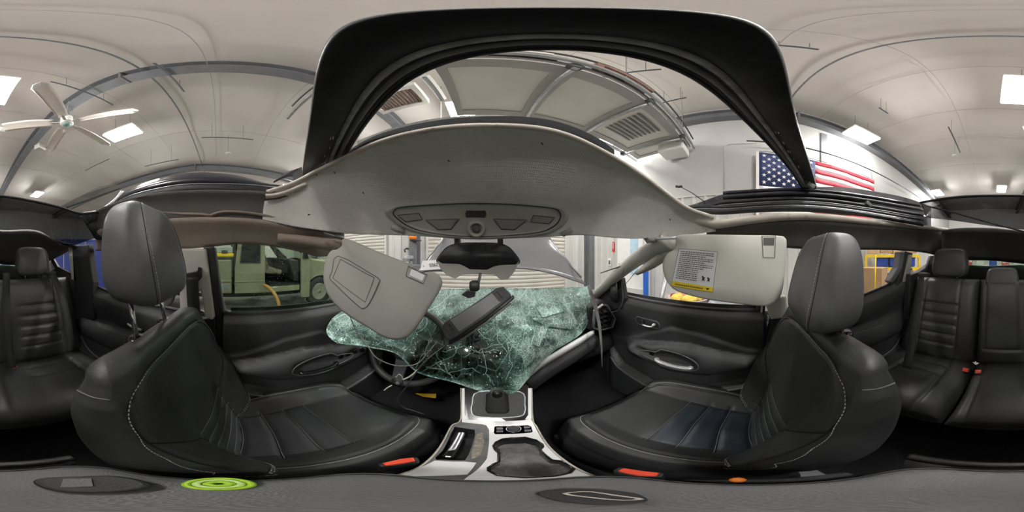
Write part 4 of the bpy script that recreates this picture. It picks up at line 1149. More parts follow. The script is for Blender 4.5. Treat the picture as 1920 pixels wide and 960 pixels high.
for k in range(420):
    i = random.randrange(len(RG)); j = random.randrange(int(len(RG[0]) * .35), len(RG[0]))
    if random.random() < .55: i = random.randrange(int(len(RG) * .6), len(RG)); j = random.randrange(int(len(RG[0]) * .65), len(RG[0]))
    q = Vector(RG[i][j]); d = q.normalized(); rr = random.choice((.0012, .0016, .002, .003))
    dp.ball(q - d * .005 + Vector((random.uniform(-.02, .02), 0, 0)), rr, 6, 4, (1, 1, .7))
dp.build('droplets', 'droplet', rg, smooth=True)['kind'] = 'stuff'
# fabric flap and roof corner behind the driver's headrest
fp = [pt(u, v, r=1.05) for u, v in ((112, 388), (150, 368), (188, 350), (218, 345), (226, 352), (170, 372), (120, 390))]
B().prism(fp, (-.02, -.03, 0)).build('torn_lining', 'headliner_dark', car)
lo_ = cr([pt(u, v, r=r_) for u, v, r_ in ((2066, 402, .95), (2105, 396, .93), (2135, 376, .92), (2150, 358, .93))], 5)
B().tube(lo_, .010, 8).build('roof_rail_bow', 'satin_chrome', car, smooth=True)
B().tube([p + Vector((-.05, -.06, .0)) for p in lo_], .006, 8).build('roof_rail_bow', 'galvanised', car, smooth=True)
g = [cr([pt(u, v, r=r_) for u, v, r_ in ((2070, 404, .93), (2105, 401, .92), (2140, 385, .92), (2175, 388, .80))], 4), cr([pt(u, v, r=r_) for u, v, r_ in ((2098, 448, .93), (2112, 450, .92), (2150, 440, .92), (2180, 428, .82))], 4)]
B().grid(g).build('corner_trim', 'frame_black', car, smooth=True, solid=.008)

# rear roof, tailgate and cargo sides (dark)
rw = [[pt(u, v, r=r_) for u, v, r_ in row] for row in (
    [(1765, 432, 1.25), (1800, 428, 1.30), (1860, 428, 1.30), (1925, 434, 1.30), (1985, 434, 1.25), (2030, 452, 1.15), (2062, 460, 1.08)],
    [(1765, 452, 1.40), (1800, 455, 1.45), (1860, 456, 1.45), (1925, 458, 1.45), (1985, 460, 1.42), (2025, 466, 1.35), (2058, 465, 1.15)],
    [(1762, 480, 1.5), (1795, 487, 1.58), (1860, 488, 1.62), (1918, 494, 1.62), (1985, 499, 1.58), (2012, 490, 1.5), (2050, 470, 1.2)])]
P = patch(rw, 4, 4)
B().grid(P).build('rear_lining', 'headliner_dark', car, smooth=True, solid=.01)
B().b2((-.62, -1.20, -.90), (.66, -1.17, -.20)).build('seat_back_shell', 'carpet', car)
# tailgate lower frame below its glass
tg = [pt(1770, 505, y=-1.62), pt(1795, 496, y=-1.66), pt(1850, 499, y=-1.68), pt(1910, 497, y=-1.68), pt(1960, 500, y=-1.66), pt(2010, 508, y=-1.6)]
B().grid([cr(tg, 4), cr([p + Vector((0, -.02, -.06)) for p in tg], 4), cr([p + Vector((0, .02, -.5)) for p in tg], 4)]).build('tailgate_trim', 'plastic_black', car, smooth=True, solid=.02)
tgp = [pt(u, v, y=-1.64) for u, v in ((1780, 480), (1850, 478), (1920, 480), (1990, 480), (2015, 500), (1920, 503), (1850, 505), (1775, 505))]
B().prism(tgp, (0, -.004, 0)).build('tailgate_glass', 'window_glass', car)
B().b2((-.62, -1.66, -.62), (.66, -1.05, -.58)).build('cargo_floor', 'carpet', car)
# pillars and lower side shells
def pillar(pxs, name, m, x, th=.05, bev=.008):
    s = 1 if x > 0 else -1
    return B().prism([pt(u, v, x=x) for u, v in pxs], (s * th, 0, 0)).build(name, m, car, bev=bev, seg=2)
# left B pillar: beige cover with belt slot, dark lower part, black seal
bp = pillar([(334, 466), (386, 466), (402, 595), (399, 601), (384, 596), (376, 545), (362, 552), (352, 600), (337, 598)], 'pillar_cover', 'trim_beige', -.635)
pillar([(346, 513), (370, 508), (371, 500), (378, 502), (379, 520), (370, 530), (350, 532), (344, 522)], 'belt_slot', 'plastic_black', -.622, .01, .004)
pillar([(380, 462), (402, 461), (424, 610), (424, 760), (402, 760), (404, 600)], 'door_seal', 'rubber', -.655, .06)
pillar([(300, 596), (404, 596), (410, 760), (300, 760)], 'pillar_lower', 'plastic_black', -.65, .06)
pillar([(127, 462), (133, 462), (144, 526), (134, 524)], 'pillar_cover', 'trim_beige', -.60, .02, .003)
pillar([(135, 460), (164, 458), (174, 530), (176, 600), (140, 600)], 'pillar_trim', 'plastic_black', -.60)
pillar([(86, 476), (92, 478), (104, 503), (94, 512), (86, 508)], 'pillar_cover', 'trim_beige', -.615, .02, .003)
pillar([(88, 512), (104, 502), (118, 510), (135, 516), (140, 640), (60, 640), (60, 500)], 'quarter_trim', 'plastic_black', -.61)
pillar([(88, 474), (93, 474), (108, 500), (136, 514), (134, 520), (104, 506)], 'window_seal', 'rubber', -.608, .02, .002)
# right B pillar and C pillar
pillar([(1436, 574), (1443, 560), (1475, 555), (1478, 596), (1446, 600)], 'pillar_cover', 'trim_beige', .66, .04)
pillar([(1420, 560), (1437, 562), (1428, 640), (1410, 760), (1396, 760), (1412, 660)], 'door_seal', 'rubber', .68)
pillar([(1427, 575), (1431, 574), (1420, 655), (1417, 655)], 'seal_line', 'trim_beige', .675, .01, .001)
pillar([(1446, 600), (1500, 592), (1500, 760), (1425, 760), (1436, 640)], 'pillar_lower', 'plastic_black', .67, .05)
pillar([(1688, 472), (1698, 472), (1700, 490), (1680, 525), (1672, 532), (1668, 528), (1684, 500)], 'pillar_trim', 'plastic_grey', .66)
pillar([(1698, 470), (1712, 474), (1706, 520), (1694, 560), (1672, 560), (1690, 510)], 'pillar_trim', 'plastic_black', .655)
pillar([(1706, 478), (1711, 478), (1705, 526), (1695, 529)], 'pillar_cover', 'visor_grey', .64, .02, .003)
pillar([(1708, 515), (1726, 509), (1745, 495), (1752, 490), (1770, 500), (1770, 640), (1700, 640)], 'quarter_trim', 'plastic_black', .60)
pillar([(1745, 480), (1757, 478), (1764, 500), (1745, 497), (1738, 500)], 'quarter_trim', 'plastic_grey', .60, .02, .004)
# right A pillar
ap = cr([pt(u, v, x=x) for u, v, x in ((1262, 448, .56), (1235, 462, .575), (1200, 482, .59), (1160, 513, .605), (1125, 545, .62), (1108, 562, .625))], 5)
rad = list(np.interp(np.arange(len(ap)), [0, 8, 18, len(ap) - 1], [.060, .048, .036, .034]))
B().tube(ap, rad, 12, flat=.75).build('windscreen_pillar', 'trim_beige', car, smooth=True)
ap2 = cr([pt(u, v, x=x) for u, v, x in ((1330, 452, .62), (1285, 462, .61), (1245, 478, .605), (1220, 497, .60), (1195, 512, .60))], 5)
B().tube(ap2, list(np.interp(np.arange(len(ap2)), [0, 8, len(ap2) - 1], [.040, .055, .018])), 12, flat=.6).build('pillar_cover', 'trim_stained', car, smooth=True)
B().tube(cr([pt(u, v, x=.56) for u, v in ((1126, 512), (1150, 504), (1170, 497), (1182, 488))], 5), .003, 6).build('pillar_wire', 'rubber', car, smooth=True)
# left pillar stub, torn, above the visor
al = cr([pt(u, v, x=x) for u, v, x in ((520, 447, -.635), (570, 452, -.615), (610, 457, -.585), (640, 462, -.555))], 5)
B().tube(al, list(np.interp(np.arange(len(al)), [0, len(al) - 1], [.03, .042])), 12, flat=.7).build('windscreen_pillar', 'headliner_brown', car, smooth=True)
# mirror sail and black corner at the right pillar foot
B().prism([pt(u, v, x=.64) for u, v in ((1118, 545), (1150, 525), (1166, 520), (1172, 560), (1165, 580), (1120, 585))], (.03, 0, 0)).build('mirror_sail', 'plastic_black', car, bev=.008)
B().tube([pt(1150, 530, x=.62), pt(1152, 565, x=.62)], .03, 8, flat=.4).build('mirror_sail_rib', 'rubber', car, smooth=True)
for x in (-.645, .665):
    B().b2((x, .76, -1.0), (x + .02, 1.06, -.27)).build('kick_panel', 'plastic_black', car, bev=.006)
# floor, firewall, sills
B().b2((-.66, -1.05, -1.02), (.70, 1.15, -.97)).build('floor_pan', 'carpet', car)
B().b2((-.68, 1.02, -1.0), (.72, 1.08, -.34)).build('firewall', 'carpet', car)
for x in (-.70, .68):
    B().b2((x, -1.0, -1.1), (x + .06, 1.1, -.90)).build('door_sill', 'plastic_black', car, bev=.01)
B().b2((-.70, -1.15, -1.0), (.74, -.45, -.92)).build('rear_floor', 'carpet', car)
B().b2((-.74, -1.7, -1.0), (-.66, -.95, -.24)).build('rear_wheel_house', 'plastic_black', car)
B().b2((.70, -1.7, -1.0), (.78, -.95, -.24)).build('rear_wheel_house', 'plastic_black', car)

# driver's window pane, up
lw = [pt(u, v, x=-.668) for u, v in ((404, 463), (430, 456), (500, 459), (560, 470), (600, 480), (648, 476), (655, 572), (560, 577), (424, 580))]
B().prism(lw, (-.004, 0, 0)).build('driver_window', 'window_glass', car)

# ---- raised hood with the upside-down sticker
hd = thing('car_hood', 'silver grey car hood folded up beyond the windscreen opening', 'car hood', (0, 1.15, -.1))
low_h = [pt(u, v, y=y) for u, v, y in ((776, 518, 1.12), (800, 508, 1.12), (865, 506, 1.13), (925, 504, 1.14), (985, 503, 1.14), (1035, 512, 1.13), (1070, 523, 1.12), (1096, 532, 1.11))]
mid_h = [pt(u, v, y=y) for u, v, y in ((806, 482, 1.25), (826, 476, 1.27), (870, 474, 1.28), (925, 473, 1.29), (985, 473, 1.28), (1020, 474, 1.27), (1045, 478, 1.25), (1066, 490, 1.22))]
top_h = [pt(u, v, y=y) for u, v, y in ((832, 440, 1.45), (845, 432, 1.48), (880, 428, 1.50), (925, 426, 1.51), (970, 428, 1.50), (1000, 432, 1.48), (1018, 437, 1.46), (1032, 446, 1.42))]
up_h = [p + Vector((p.x * -.05, .25, .42)) for p in top_h]
HP = patch([low_h, mid_h, top_h, up_h], 5, 6)
B().grid(HP).build('panel', 'hood_paint', hd, smooth=True, solid=.012)
HDB = bvh_of(HP)
for P in ([(833, 447), (820, 462), (806, 480), (790, 503)], [(1030, 451), (1045, 470), (1066, 493), (1090, 520)]):
    B().tube([hit(HDB, u, v, .004, 1.25) for u, v in P], .007, 6).build('hood_crease', 'hood_paint', hd, smooth=True)
B().tube([p + Vector((0, -.004, 0)) for p in cr(low_h, 4)], .008, 6).build('hood_edge', 'steel_grey', hd, smooth=True)
P = [pt(u, v, y=1.085) for u, v in ((788, 507), (792, 489), (842, 486), (842, 503))]
n_ = (P[3] - P[0]).cross(P[1] - P[0]).normalized()
if n_.y > 0: n_ = -n_
B().add(P, [(0, 1, 2, 3)]).build('sticker', 'sticker_white', hd, solid=.002)
def place_text(body, size, c, right, nrm, m, parent, name='lettering'):
    me = text_mesh(body, size); me.materials.clear(); me.materials.append(MATS[m])
    right = Vector(right).normalized(); nrm = Vector(nrm).normalized(); up = nrm.cross(right).normalized(); right = up.cross(nrm)
    Mx = Matrix((right, up, nrm)).transposed().to_4x4(); Mx.translation = Vector(c)
    me.transform(Mx)
    return link(name, me, parent)
ctr = pt(813, 496.5, y=1.082); rt = -(P[3] - P[0])
place_text('2905', .036, ctr, rt, n_, 'label_ink', hd)
place_text('E', .016, pt(794, 499, y=1.082), rt, n_, 'label_ink', hd)
# ================================================================== SEATS
def seg_dist(S, T, line):
    """Distance of the points (S, T) to a polyline, numpy."""
    d = np.full(S.shape, 9.0)
    for (a, c) in zip(line[:-1], line[1:]):
        ax, ay = a; bx, by = c
        L2 = (bx - ax) ** 2 + (by - ay) ** 2 + 1e-12
        k = np.clip(((S - ax) * (bx - ax) + (T - ay) * (by - ay)) / L2, 0, 1)
        d = np.minimum(d, np.hypot(S - ax - k * (bx - ax), T - ay - k * (by - ay)))
    return d

def dashes(P, step=.0085, ln=.005, rad=.0009):
    """Stitches: short threads along a polyline."""
    b = B(); P = [Vector(p) for p in P]
    L = [0]
    for a, c in zip(P[:-1], P[1:]): L.append(L[-1] + (c - a).length)
    def at(s):
        i = min(max(np.searchsorted(L, s) - 1, 0), len(P) - 2); q = (s - L[i]) / max(L[i + 1] - L[i], 1e-9)
        return P[i].lerp(P[i + 1], min(max(q, 0), 1))
    s = 0
    while s + ln < L[-1]:
        b.tube([at(s), at(s + ln)], rad, 4); s += step
    return b

def backrest_section(t):
    w = float(lerp_tab(t, [(0, .200), (.15, .225), (.4, .243), (.62, .246), (.8, .246), (.92, .240), (1, .222)]))
    bol = float(lerp_tab(t, [(0, .045), (.2, .060), (.5, .062), (.75, .035), (1, .012)]))
    th = float(lerp_tab(t, [(0, .135), (.4, .125), (.8, .095), (1, .080)]))
    return w, bol, th
def make_front_seat(label, cx, y0, hr_c, insert, side, rec=16):
    """side: +1 when the camera is on the seat's left (passenger seat), -1 on its right."""
    se = thing('front_seat', label, 'car seat', (cx, y0 + .1, -.97))
    A = R(rec); up = Vector((0, -math.sin(A), math.cos(A))); fw = Vector((0, math.cos(A), math.sin(A)))
    base = Vector((cx, y0, -.765)); L = .572
    # seams in metric (lateral, height) coordinates
    pl = lambda pts: [(s, t * L) for s, t in pts]
    main = [pl([(sg * .186, 0), (sg * .220, .2), (sg * .233, .42), (sg * .235, .62), (sg * .232, .78), (sg * .215, .90), (sg * .16, .965), (0, .98)]) for sg in (-1, 1)]
    diag = [pl([(sg * .234, .74), (sg * .16, .57), (sg * .118, .42), (sg * .110, .25), (sg * .104, 0)]) for sg in (-1, 1)]
    pleat = [pl([(-.118, t), (0, t - .015), (.118, t)]) for t in (.46, .37, .28, .19, .10)]
    low = [pl([(sg * .222, .24), (sg * .17, .16), (sg * .125, .10)]) for sg in (-1, 1)]
    def front(S, T):
        w = lerp_tab(T, [(0, .200), (.15, .225), (.4, .243), (.62, .246), (.8, .246), (.92, .240), (1, .222)])
        bol = lerp_tab(T, [(0, .045), (.2, .060), (.5, .062), (.75, .035), (1, .012)])
        a = np.abs(S)
        y = bol * smooth(a, .42, .82) - (bol - .012) * smooth(a, .95, 1.0) ** 1.5
        y = y + .010 * np.sin(np.clip(T, 0, 1) * 3.0) * (1 - a * a)
        return w, y
    nt, ns = 110, 120
    tt = np.linspace(0, 1, nt); ss = np.linspace(-1, 1, ns)
    S, T = np.meshgrid(ss, tt)
    W, Y = front(S, T)
    X = S * W; Z = T * L
    gr = np.zeros_like(Y)
    for l in main + diag + low: gr = np.maximum(gr, .0055 * np.exp(-(seg_dist(X, Z, l) / .0055) ** 2))
    for l in pleat: gr = np.maximum(gr, .006 * np.exp(-(seg_dist(X, Z, l) / .008) ** 2))
    Yg = Y - gr
    rows = []
    for i in range(nt):
        w, bol, th = backrest_section(tt[i])
        row = [(X[i, j], Yg[i, j]) for j in range(ns)]
        rs = float(lerp_tab(tt[i], [(0, -.060), (.22, -.075), (.45, -.094), (.66, -.096), (.85, -.086), (1, -.050)]))
        for q in (.3, .7): row.append((w * (1 + .03), .012 + (rs - .012) * q))
        for q in np.linspace(1, -1, 15): row.append((w * q * (.985 if abs(q) == 1 else 1), rs + (-th * 1.0 - rs) * math.sqrt(max(0, 1 - q * q))))
        for q in (.7, .3): row.append((-w * (1 + .03), .012 + (rs - .012) * q))
        rows.append([base + Vector((x, 0, 0)) + up * Z[i, 0] + fw * y for x, y in row])
    last = rows[-1]
    w, bol, th = backrest_section(1); ym = -th / 2
    lr = [((p - base - up * L).x, (p - base - up * L).dot(fw)) for p in last]
    for k in range(1, 7):
        a = math.pi / 2 * k / 6
        f = math.cos(a) * .97 + .03
        rows.append([base + Vector((x * (.80 + .20 * f), 0, 0)) + up * (L + .035 * math.sin(a)) + fw * (ym + (y - ym) * f) for x, y in lr])
    b = B()
    nc = len(rows[0])
    b.grid(rows, True, True)
    # insert faces carry the insert material
    k = 0
    for i in range(len(rows) - 1):
        for j in range(nc):
            if i < nt - 1 and j < ns - 1:
                x, t = X[i, j], tt[i]
                if t < .46 and abs(x) < np.interp(t, [0, .25, .42, .46], [.104, .110, .118, .128]): b.m[k] = 1
            k += 1
    bk = b.build('backrest', ['leather', 'leather_insert'], se, smooth=True)
    def on(pts, off=.0):
        out = []
        for x, z in pts:
            t = z / L; w = np.interp(t, [0, .15, .4, .62, .8, .92, 1], [.2, .225, .243, .246, .246, .240, .222])
            _, y = front(np.array([x / w]), np.array([t]))
            out.append(base + Vector((x, 0, 0)) + up * z + fw * (float(y[0]) + off))
        return out
    def dens(l, n=8):
        return [(p.x, p.y) for p in cr([Vector((a, c, 0)) for a, c in l], n)]
    for l in main:
        B().tube(on(dens(l), -.005), .0016, 5).build('seam', 'seam', bk)
        l2 = [(x * 1.024, z) for x, z in dens(l)]
        dashes(on(l2, .0008)).build('stitching', 'stitch', bk)
    for l in diag + low:
        B().tube(on(dens(l), -.0045), .0014, 5).build('seam', 'seam', bk)
    for l in low:
        for dx in (.006, -.006): dashes(on([(x, z + dx) for x, z in dens(l)], .0008), .011, .006, .0009).build('stitching', 'stitch', bk)
    for l in pleat:
        B().tube(on(dens(l), -.0040), .0013, 5).build('pleat_seam', 'seam_pale', bk)
    if side < 0:
        dr_ = B(); rnd = random.Random(5)
        for k in range(80):
            x = rnd.uniform(-.02, .17); z = L * (rnd.uniform(.84, .95) - .25 * max(0, x - .09))
            q = on([(x, z)], .0006)[0]; dr_.ball(q, rnd.choice((.0005, .0007, .0011)), 6, 4, (1, 1, .7))
        for k in range(40):
            x = rnd.uniform(.10, .20); z = L * rnd.uniform(.10, .22)
            q = on([(x, z)], .0006)[0]; dr_.ball(q, rnd.choice((.0005, .0007, .0011)), 6, 4, (1, 1, .7))
        dr_.build('droplets', 'droplet', bk, smooth=True)['kind'] = 'stuff'
    # shoulder seam across the side panel
    for sg in (-1, 1):
        w, bol, th = backrest_section(.96)
        pts = [base + Vector((sg * w * q, 0, 0)) + up * (L * .96) + fw * y for q, y in ((.995, .012), (1.028, -.010), (1.032, -.030), (1.030, -.050))]
        B().tube(cr(pts, 4), .0015, 5).build('seam', 'seam_pale', bk)
    # cushion
    CL, CWd = .50, .255
    nu, nv = 90, 90
    vs_ = np.linspace(0, 1, nv); us = np.linspace(-1, 1, nu)
    S, T = np.meshgrid(us, vs_)
    wt = lerp_tab(T, [(0, .215), (.3, .245), (.75, .252), (.93, .225), (1, .195)])
    X = S * wt; Yc = T * CL
    a = np.abs(S)
    Zc = .055 * smooth(a, .48, .80) * lerp_tab(T, [(0, .7), (.3, 1), (.75, .75), (1, .1)]) - .085 * smooth(a, .86, 1.0) ** 1.4
    Zc = Zc + .035 * np.sin(T * 2.6) + .02 * T - .075 * smooth(T, .88, 1.0) ** 1.5
    cm = [[(sg * .160, .0), (sg * .185, .12), (sg * .19, .30), (sg * .175, .42), (sg * .12, .465), (0, .475)] for sg in (-1, 1)]
    ci = [[(sg * .105, .0), (sg * .118, .14), (sg * .128, .27)] for sg in (-1, 1)]
    cp = [[(-.13, y - .012), (0, y), (.13, y - .012)] for y in (.06, .13, .20, .27)]
    gr = np.zeros_like(Zc)
    for l in cm + ci: gr = np.maximum(gr, .005 * np.exp(-(seg_dist(X, Yc, l) / .0055) ** 2))
    for l in cp: gr = np.maximum(gr, .006 * np.exp(-(seg_dist(X, Yc, l) / .008) ** 2))
    Zg = Zc - gr
    cb_ = Vector((cx, y0 - .06, -.745))
    rows = []
    for i in range(nv):
        row = [cb_ + Vector((X[i, j], Yc[i, j], Zg[i, j])) for j in range(nu)]
        w = wt[i, 0]; zb = -.17 + .06 * smooth(np.array([T[i, 0]]), .8, 1)[0]
        for q, z in ((1.015, -.08), (1.01, -.12), (.96, zb)): row.append(cb_ + Vector((w * q, Yc[i, 0], z)))
        for q, z in ((-.96, zb), (-1.01, -.12), (-1.015, -.08)): row.append(cb_ + Vector((w * q, Yc[i, 0], z)))
        rows.append(row)
    fr_ = rows[-1]
    zm = -.09
    for k in range(1, 6):
        an = math.pi / 2 * k / 5
        rows.append([Vector((cx + (p.x - cx) * (.80 + .20 * math.cos(an)), p.y + .03 * math.sin(an), (cb_.z + zm) + (p.z - cb_.z - zm) * (math.cos(an) * .9 + .1))) for p in fr_])
    b = B(); b.grid(rows, True, True); nc = len(rows[0]); k = 0
    for i in range(len(rows) - 1):
        for j in range(nc):
            if i < nv - 1 and j < nu - 1 and Yc[i, j] < .262 and abs(X[i, j]) < np.interp(Yc[i, j], [0, .14, .27], [.105, .118, .128]): b.m[k] = 1
            k += 1
    cu = b.build('cushion', ['leather', insert], se, smooth=True)
    def onc(pts, off=0):
        out = []
        for x, y in pts:
            t = y / CL; w = np.interp(t, [0, .3, .75, .93, 1], [.215, .245, .252, .225, .195]); s_ = abs(x / w)
            z = .055 * float(smooth(np.array(s_), .48, .80)) * np.interp(t, [0, .3, .75, 1], [.7, 1, .75, .1]) - .085 * float(smooth(np.array(s_), .86, 1.0)) ** 1.4 + .035 * math.sin(t * 2.6) + .02 * t - .075 * float(smooth(np.array(t), .88, 1.0)) ** 1.5
            out.append(cb_ + Vector((x, y, z + off)))
        return out
    for l in cm + ci: B().tube(onc(dens(l), -.004), .0014, 5).build('seam', 'seam', cu)
    for l in cm: B().tube(onc([(x * 1.04, y * 1.012) for x, y in dens(l)], .0004), .0008, 5).build('stitching', 'stitch', cu)
    for l in cp: B().tube(onc(dens(l), -.004), .0012, 5).build('pleat_seam', 'seam_pale', cu)
    # side shield and seat base
    for sg in (-1, 1):
        B().b2((cx + sg * .235 - .012, y0 - .12, -.93), (cx + sg * .235 + .012, y0 + .40, -.83)).build('side_shield', 'plastic_black', se, bev=.01)
    B().b2((cx - .2, y0 - .05, -.93), (cx + .2, y0 + .42, -.86)).build('seat_frame', 'plastic_black', se)
    for sx in (-.19, .19):
        B().b2((cx + sx - .025, y0 - .1, -.97), (cx + sx + .025, y0 + .42, -.93)).build('seat_rail', 'steel_grey', se)
    # headrest
    hc = Vector(hr_c); w, d, h = .132, .062, .122
    n, m = 44, 30
    def sq(x, e): return math.copysign(abs(x) ** e, x)
    def hp(ph, th_):
        x = sq(math.cos(th_), .55) * sq(math.cos(ph), .45); y = sq(math.sin(th_), .55) * sq(math.cos(ph), .45); z = sq(math.sin(ph), .62)
        tw = 1 - .10 * z - .06 * z * z; y2 = y * (1 - .22 * z) 
        return hc + Vector((x * w * tw, y2 * d - .018 * z + .012 * (x * x) * (1 if y > 0 else .3), z * h))
    rows = [[hp(-math.pi / 2 + math.pi * (i + .001) / (m + .002), 2 * math.pi * j / n) for j in range(n)] for i in range(m + 1)]
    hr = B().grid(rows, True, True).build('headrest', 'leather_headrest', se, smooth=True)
    for sg in (-1, 1):
        th0 = R(58) if sg > 0 else R(122)
        lp = [hp(-math.pi / 2 + math.pi * k / 40, th0) for k in range(3, 38)]
        B().tube([p + (p - hc).normalized() * .0003 for p in lp], .0009, 5).build('seam', 'seam', hr)
        th1 = th0 + sg * R(7)
        dashes([hp(-math.pi / 2 + math.pi * k / 40, th1) + (hp(-math.pi / 2 + math.pi * k / 40, th1) - hc).normalized() * .0006 for k in range(3, 38)], .0075, .005, .0010).build('stitching', 'stitch', hr)
    tb = base + up * (L + .028) + fw * (-.045)
    for sx in (-.072, .072):
        p0 = Vector((cx + sx, tb.y, tb.z - .02)); p1 = Vector((cx + sx, hc.y - .01, hc.z - h * .75))
        B().tube([p0, p1], .0065, 12).build('post', 'chrome', se, smooth=True)
        B().lathe([(.028, -.010), (.028, .006), (.022, .012), (.008, .012)], (cx + sx, tb.y, tb.z - .004), n=20).build('post_bezel', 'plastic_gloss', se, smooth=True)
    return se
make_front_seat('black leather driver seat with its headrest raised on bare chrome posts', -.368, .012, (-.360, -.225, .012), 'leather_insert', -1, 17)
make_front_seat('black leather passenger seat with lowered headrest and wet blue-black cushion insert', .398, .002, (.400, -.195, -.062), 'leather_wet', 1, 16)

# ---- generic padded panel
def pad(o, ax, ay, an, W, H, D, n=5, m=40, seams=(), gdep=.006, gw=.006, bol=0.0, crown=0.0):
    """Rounded pad: grid over W x H in the ax, ay plane rising along an."""
    o = Vector(o); ax = Vector(ax).normalized(); ay = Vector(ay).normalized(); an = Vector(an).normalized()
    k = np.linspace(-1, 1, m); S, T = np.meshgrid(k, k)
    S = np.sign(S) * np.abs(S) ** .8; T = np.sign(T) * np.abs(T) ** .8
    f = (1 - np.abs(S) ** n) ** (1 / 2.2) * (1 - np.abs(T) ** n) ** (1 / 2.2)
    Z = D * f + bol * smooth(np.abs(S), .5, .8) * f + crown * (1 - S * S) * (1 - T * T)
    X = S * W / 2; Y = T * H / 2
    for l in seams: Z = Z - gdep * np.exp(-(seg_dist(X, Y, l) / gw) ** 2)
    rows = [[o + ax * X[i, j] + ay * Y[i, j] + an * Z[i, j] for j in range(m)] for i in range(m)]
    b = B().grid(rows)
    brd = [rows[0][j] for j in range(m)] + [rows[i][m - 1] for i in range(1, m)] + [rows[m - 1][j] for j in range(m - 2, -1, -1)] + [rows[i][0] for i in range(m - 2, 0, -1)]
    b.grid([brd, [p - an * D * .35 for p in brd]], True, True)
    def on(x, y, off=0):
        s, t = abs(2 * x / W), abs(2 * y / H)
        f = max(0, 1 - s ** n) ** (1 / 2.2) * max(0, 1 - t ** n) ** (1 / 2.2)
        q = min(max((s - .5) / .3, 0), 1); q = q * q * (3 - 2 * q)
        return o + ax * x + ay * y + an * (D * f + bol * q * f + crown * (1 - s * s) * (1 - t * t) + off)
    return b, on

# ================================================================== REAR SEATS
def rear_seat(label, name, x0, x1, panels, zc_top=-.155):
    """One section of the rear bench: cushion and backrest; panels = list of (x centre, width, kind)."""
    cx = (x0 + x1) / 2; W = x1 - x0
    se = thing(name, label, 'rear seat', (cx, -.7, -.95))
    al = R(18); up = Vector((0, -math.sin(al), math.cos(al))); fw = Vector((0, math.cos(al), math.sin(al)))
    bb = Vector((cx, -.90, -.70))
    H = .57
    sm = []
    for (px, pw, kd) in panels:
        dx = px - cx
        if kd == 'side':
            for sg in (-1, 1): sm.append([(dx + sg * pw / 2, -H / 2), (dx + sg * pw / 2, H / 2 - .015)])
            for t in (.10, .035, -.03, -.095, -.16): sm.append([(dx - pw / 2, t), (dx + pw / 2, t)])
        else:
            sm.append([(dx - pw / 2, H / 2 - .02), (dx - pw / 2, -H / 2 + .12), (dx + pw / 2, -H / 2 + .12), (dx + pw / 2, H / 2 - .02)])
    b, on = pad(bb + up * H / 2, (1, 0, 0), up, fw, W, H, .085, n=9, m=76, seams=sm, gdep=.010, gw=.008, crown=.01)
    bk = b.build('backrest', 'leather_rear', se, smooth=True)
    for l in sm:
        pts = []
        for (a, c) in zip(l[:-1], l[1:]):
            for q in np.linspace(0, 1, 14): pts.append(on(a[0] + (c[0] - a[0]) * q, a[1] + (c[1] - a[1]) * q, -.008))
        B().tube(pts, .0014, 4).build('seam', 'seam_pale', bk)
    # cushion
    sm = []
    for (px, pw, kd) in panels:
        dx = px - cx
        for sg in (-1, 1): sm.append([(dx + sg * pw / 2, -.235), (dx + sg * pw / 2 * .96, .24)])
        if kd == 'side':
            for t in (.18, .10, .02): sm.append([(dx - pw / 2, t), (dx + pw / 2, t)])
    b, on = pad((cx, -.665, -.735), (1, 0, 0), (0, 1, -.02), (0, 0, 1), W, .50, .075, n=7, m=70, seams=[[(x, -y) for x, y in l] for l in sm], gdep=.010, gw=.010, crown=.012)
    cu = b.build('cushion', 'leather_rear', se, smooth=True)
    B().b2((x0 + .03, -.88, -.93), (x1 - .03, -.47, -.745)).build('cushion_base', 'carpet', se)
    e = [(x0 + .012, -.46, -.742), (cx, -.418, -.748), (x1 - .012, -.46, -.742)]
    B().tube(cr(e, 8), .0018, 5).build('piping', 'seam_pale', cu)
    return se, bb + up * H, up, fw
def rear_headrest(label, c, w, h, d, parent_group, post=True):
    h_ = thing('rear_headrest', label, 'headrest', c, parent_group)
    c = Vector(c); n, m = 32, 20
    def sq(x, e): return math.copysign(abs(x) ** e, x)
    rows = []
    for i in range(m + 1):
        ph = -math.pi / 2 + math.pi * (i + .001) / (m + .002)
        rows.append([c + Vector((sq(math.cos(t), .5) * sq(math.cos(ph), .4) * w * (1 - .08 * sq(math.sin(ph), .5)), sq(math.sin(t), .5) * sq(math.cos(ph), .4) * d - .02 * sq(math.sin(ph), .5), sq(math.sin(ph), .5) * h)) for t in np.linspace(0, 2 * math.pi, n + 1)[:-1]])
    pd = B().grid(rows, True, True).build('pad', 'leather_rear', h_, smooth=True)
    for sg in (-1, 1):
        lp = [Vector(r_[4 if sg > 0 else 12]) + Vector((0, .001, 0)) for r_ in rows[2:-2]]
        B().tube(lp, .0013, 5).build('seam', 'seam_pale', pd)
    for sx in (-.05, .05):
        B().tube([c + Vector((sx, 0, -h - .05)), c + Vector((sx, 0, -h * .6))], .006, 8).build('post', 'satin_chrome', h_, smooth=True)
sR, tR, upR, fwR = rear_seat('single black leather rear seat behind the front passenger', 'rear_bench', .175, .66, [(.40, .235, 'side')])
sL, tL, upL, fwL = rear_seat('double black leather rear seat behind the driver with fold-down armrest', 'rear_bench', -.62, .165, [(-.345, .235, 'side'), (.02, .20, 'mid')])
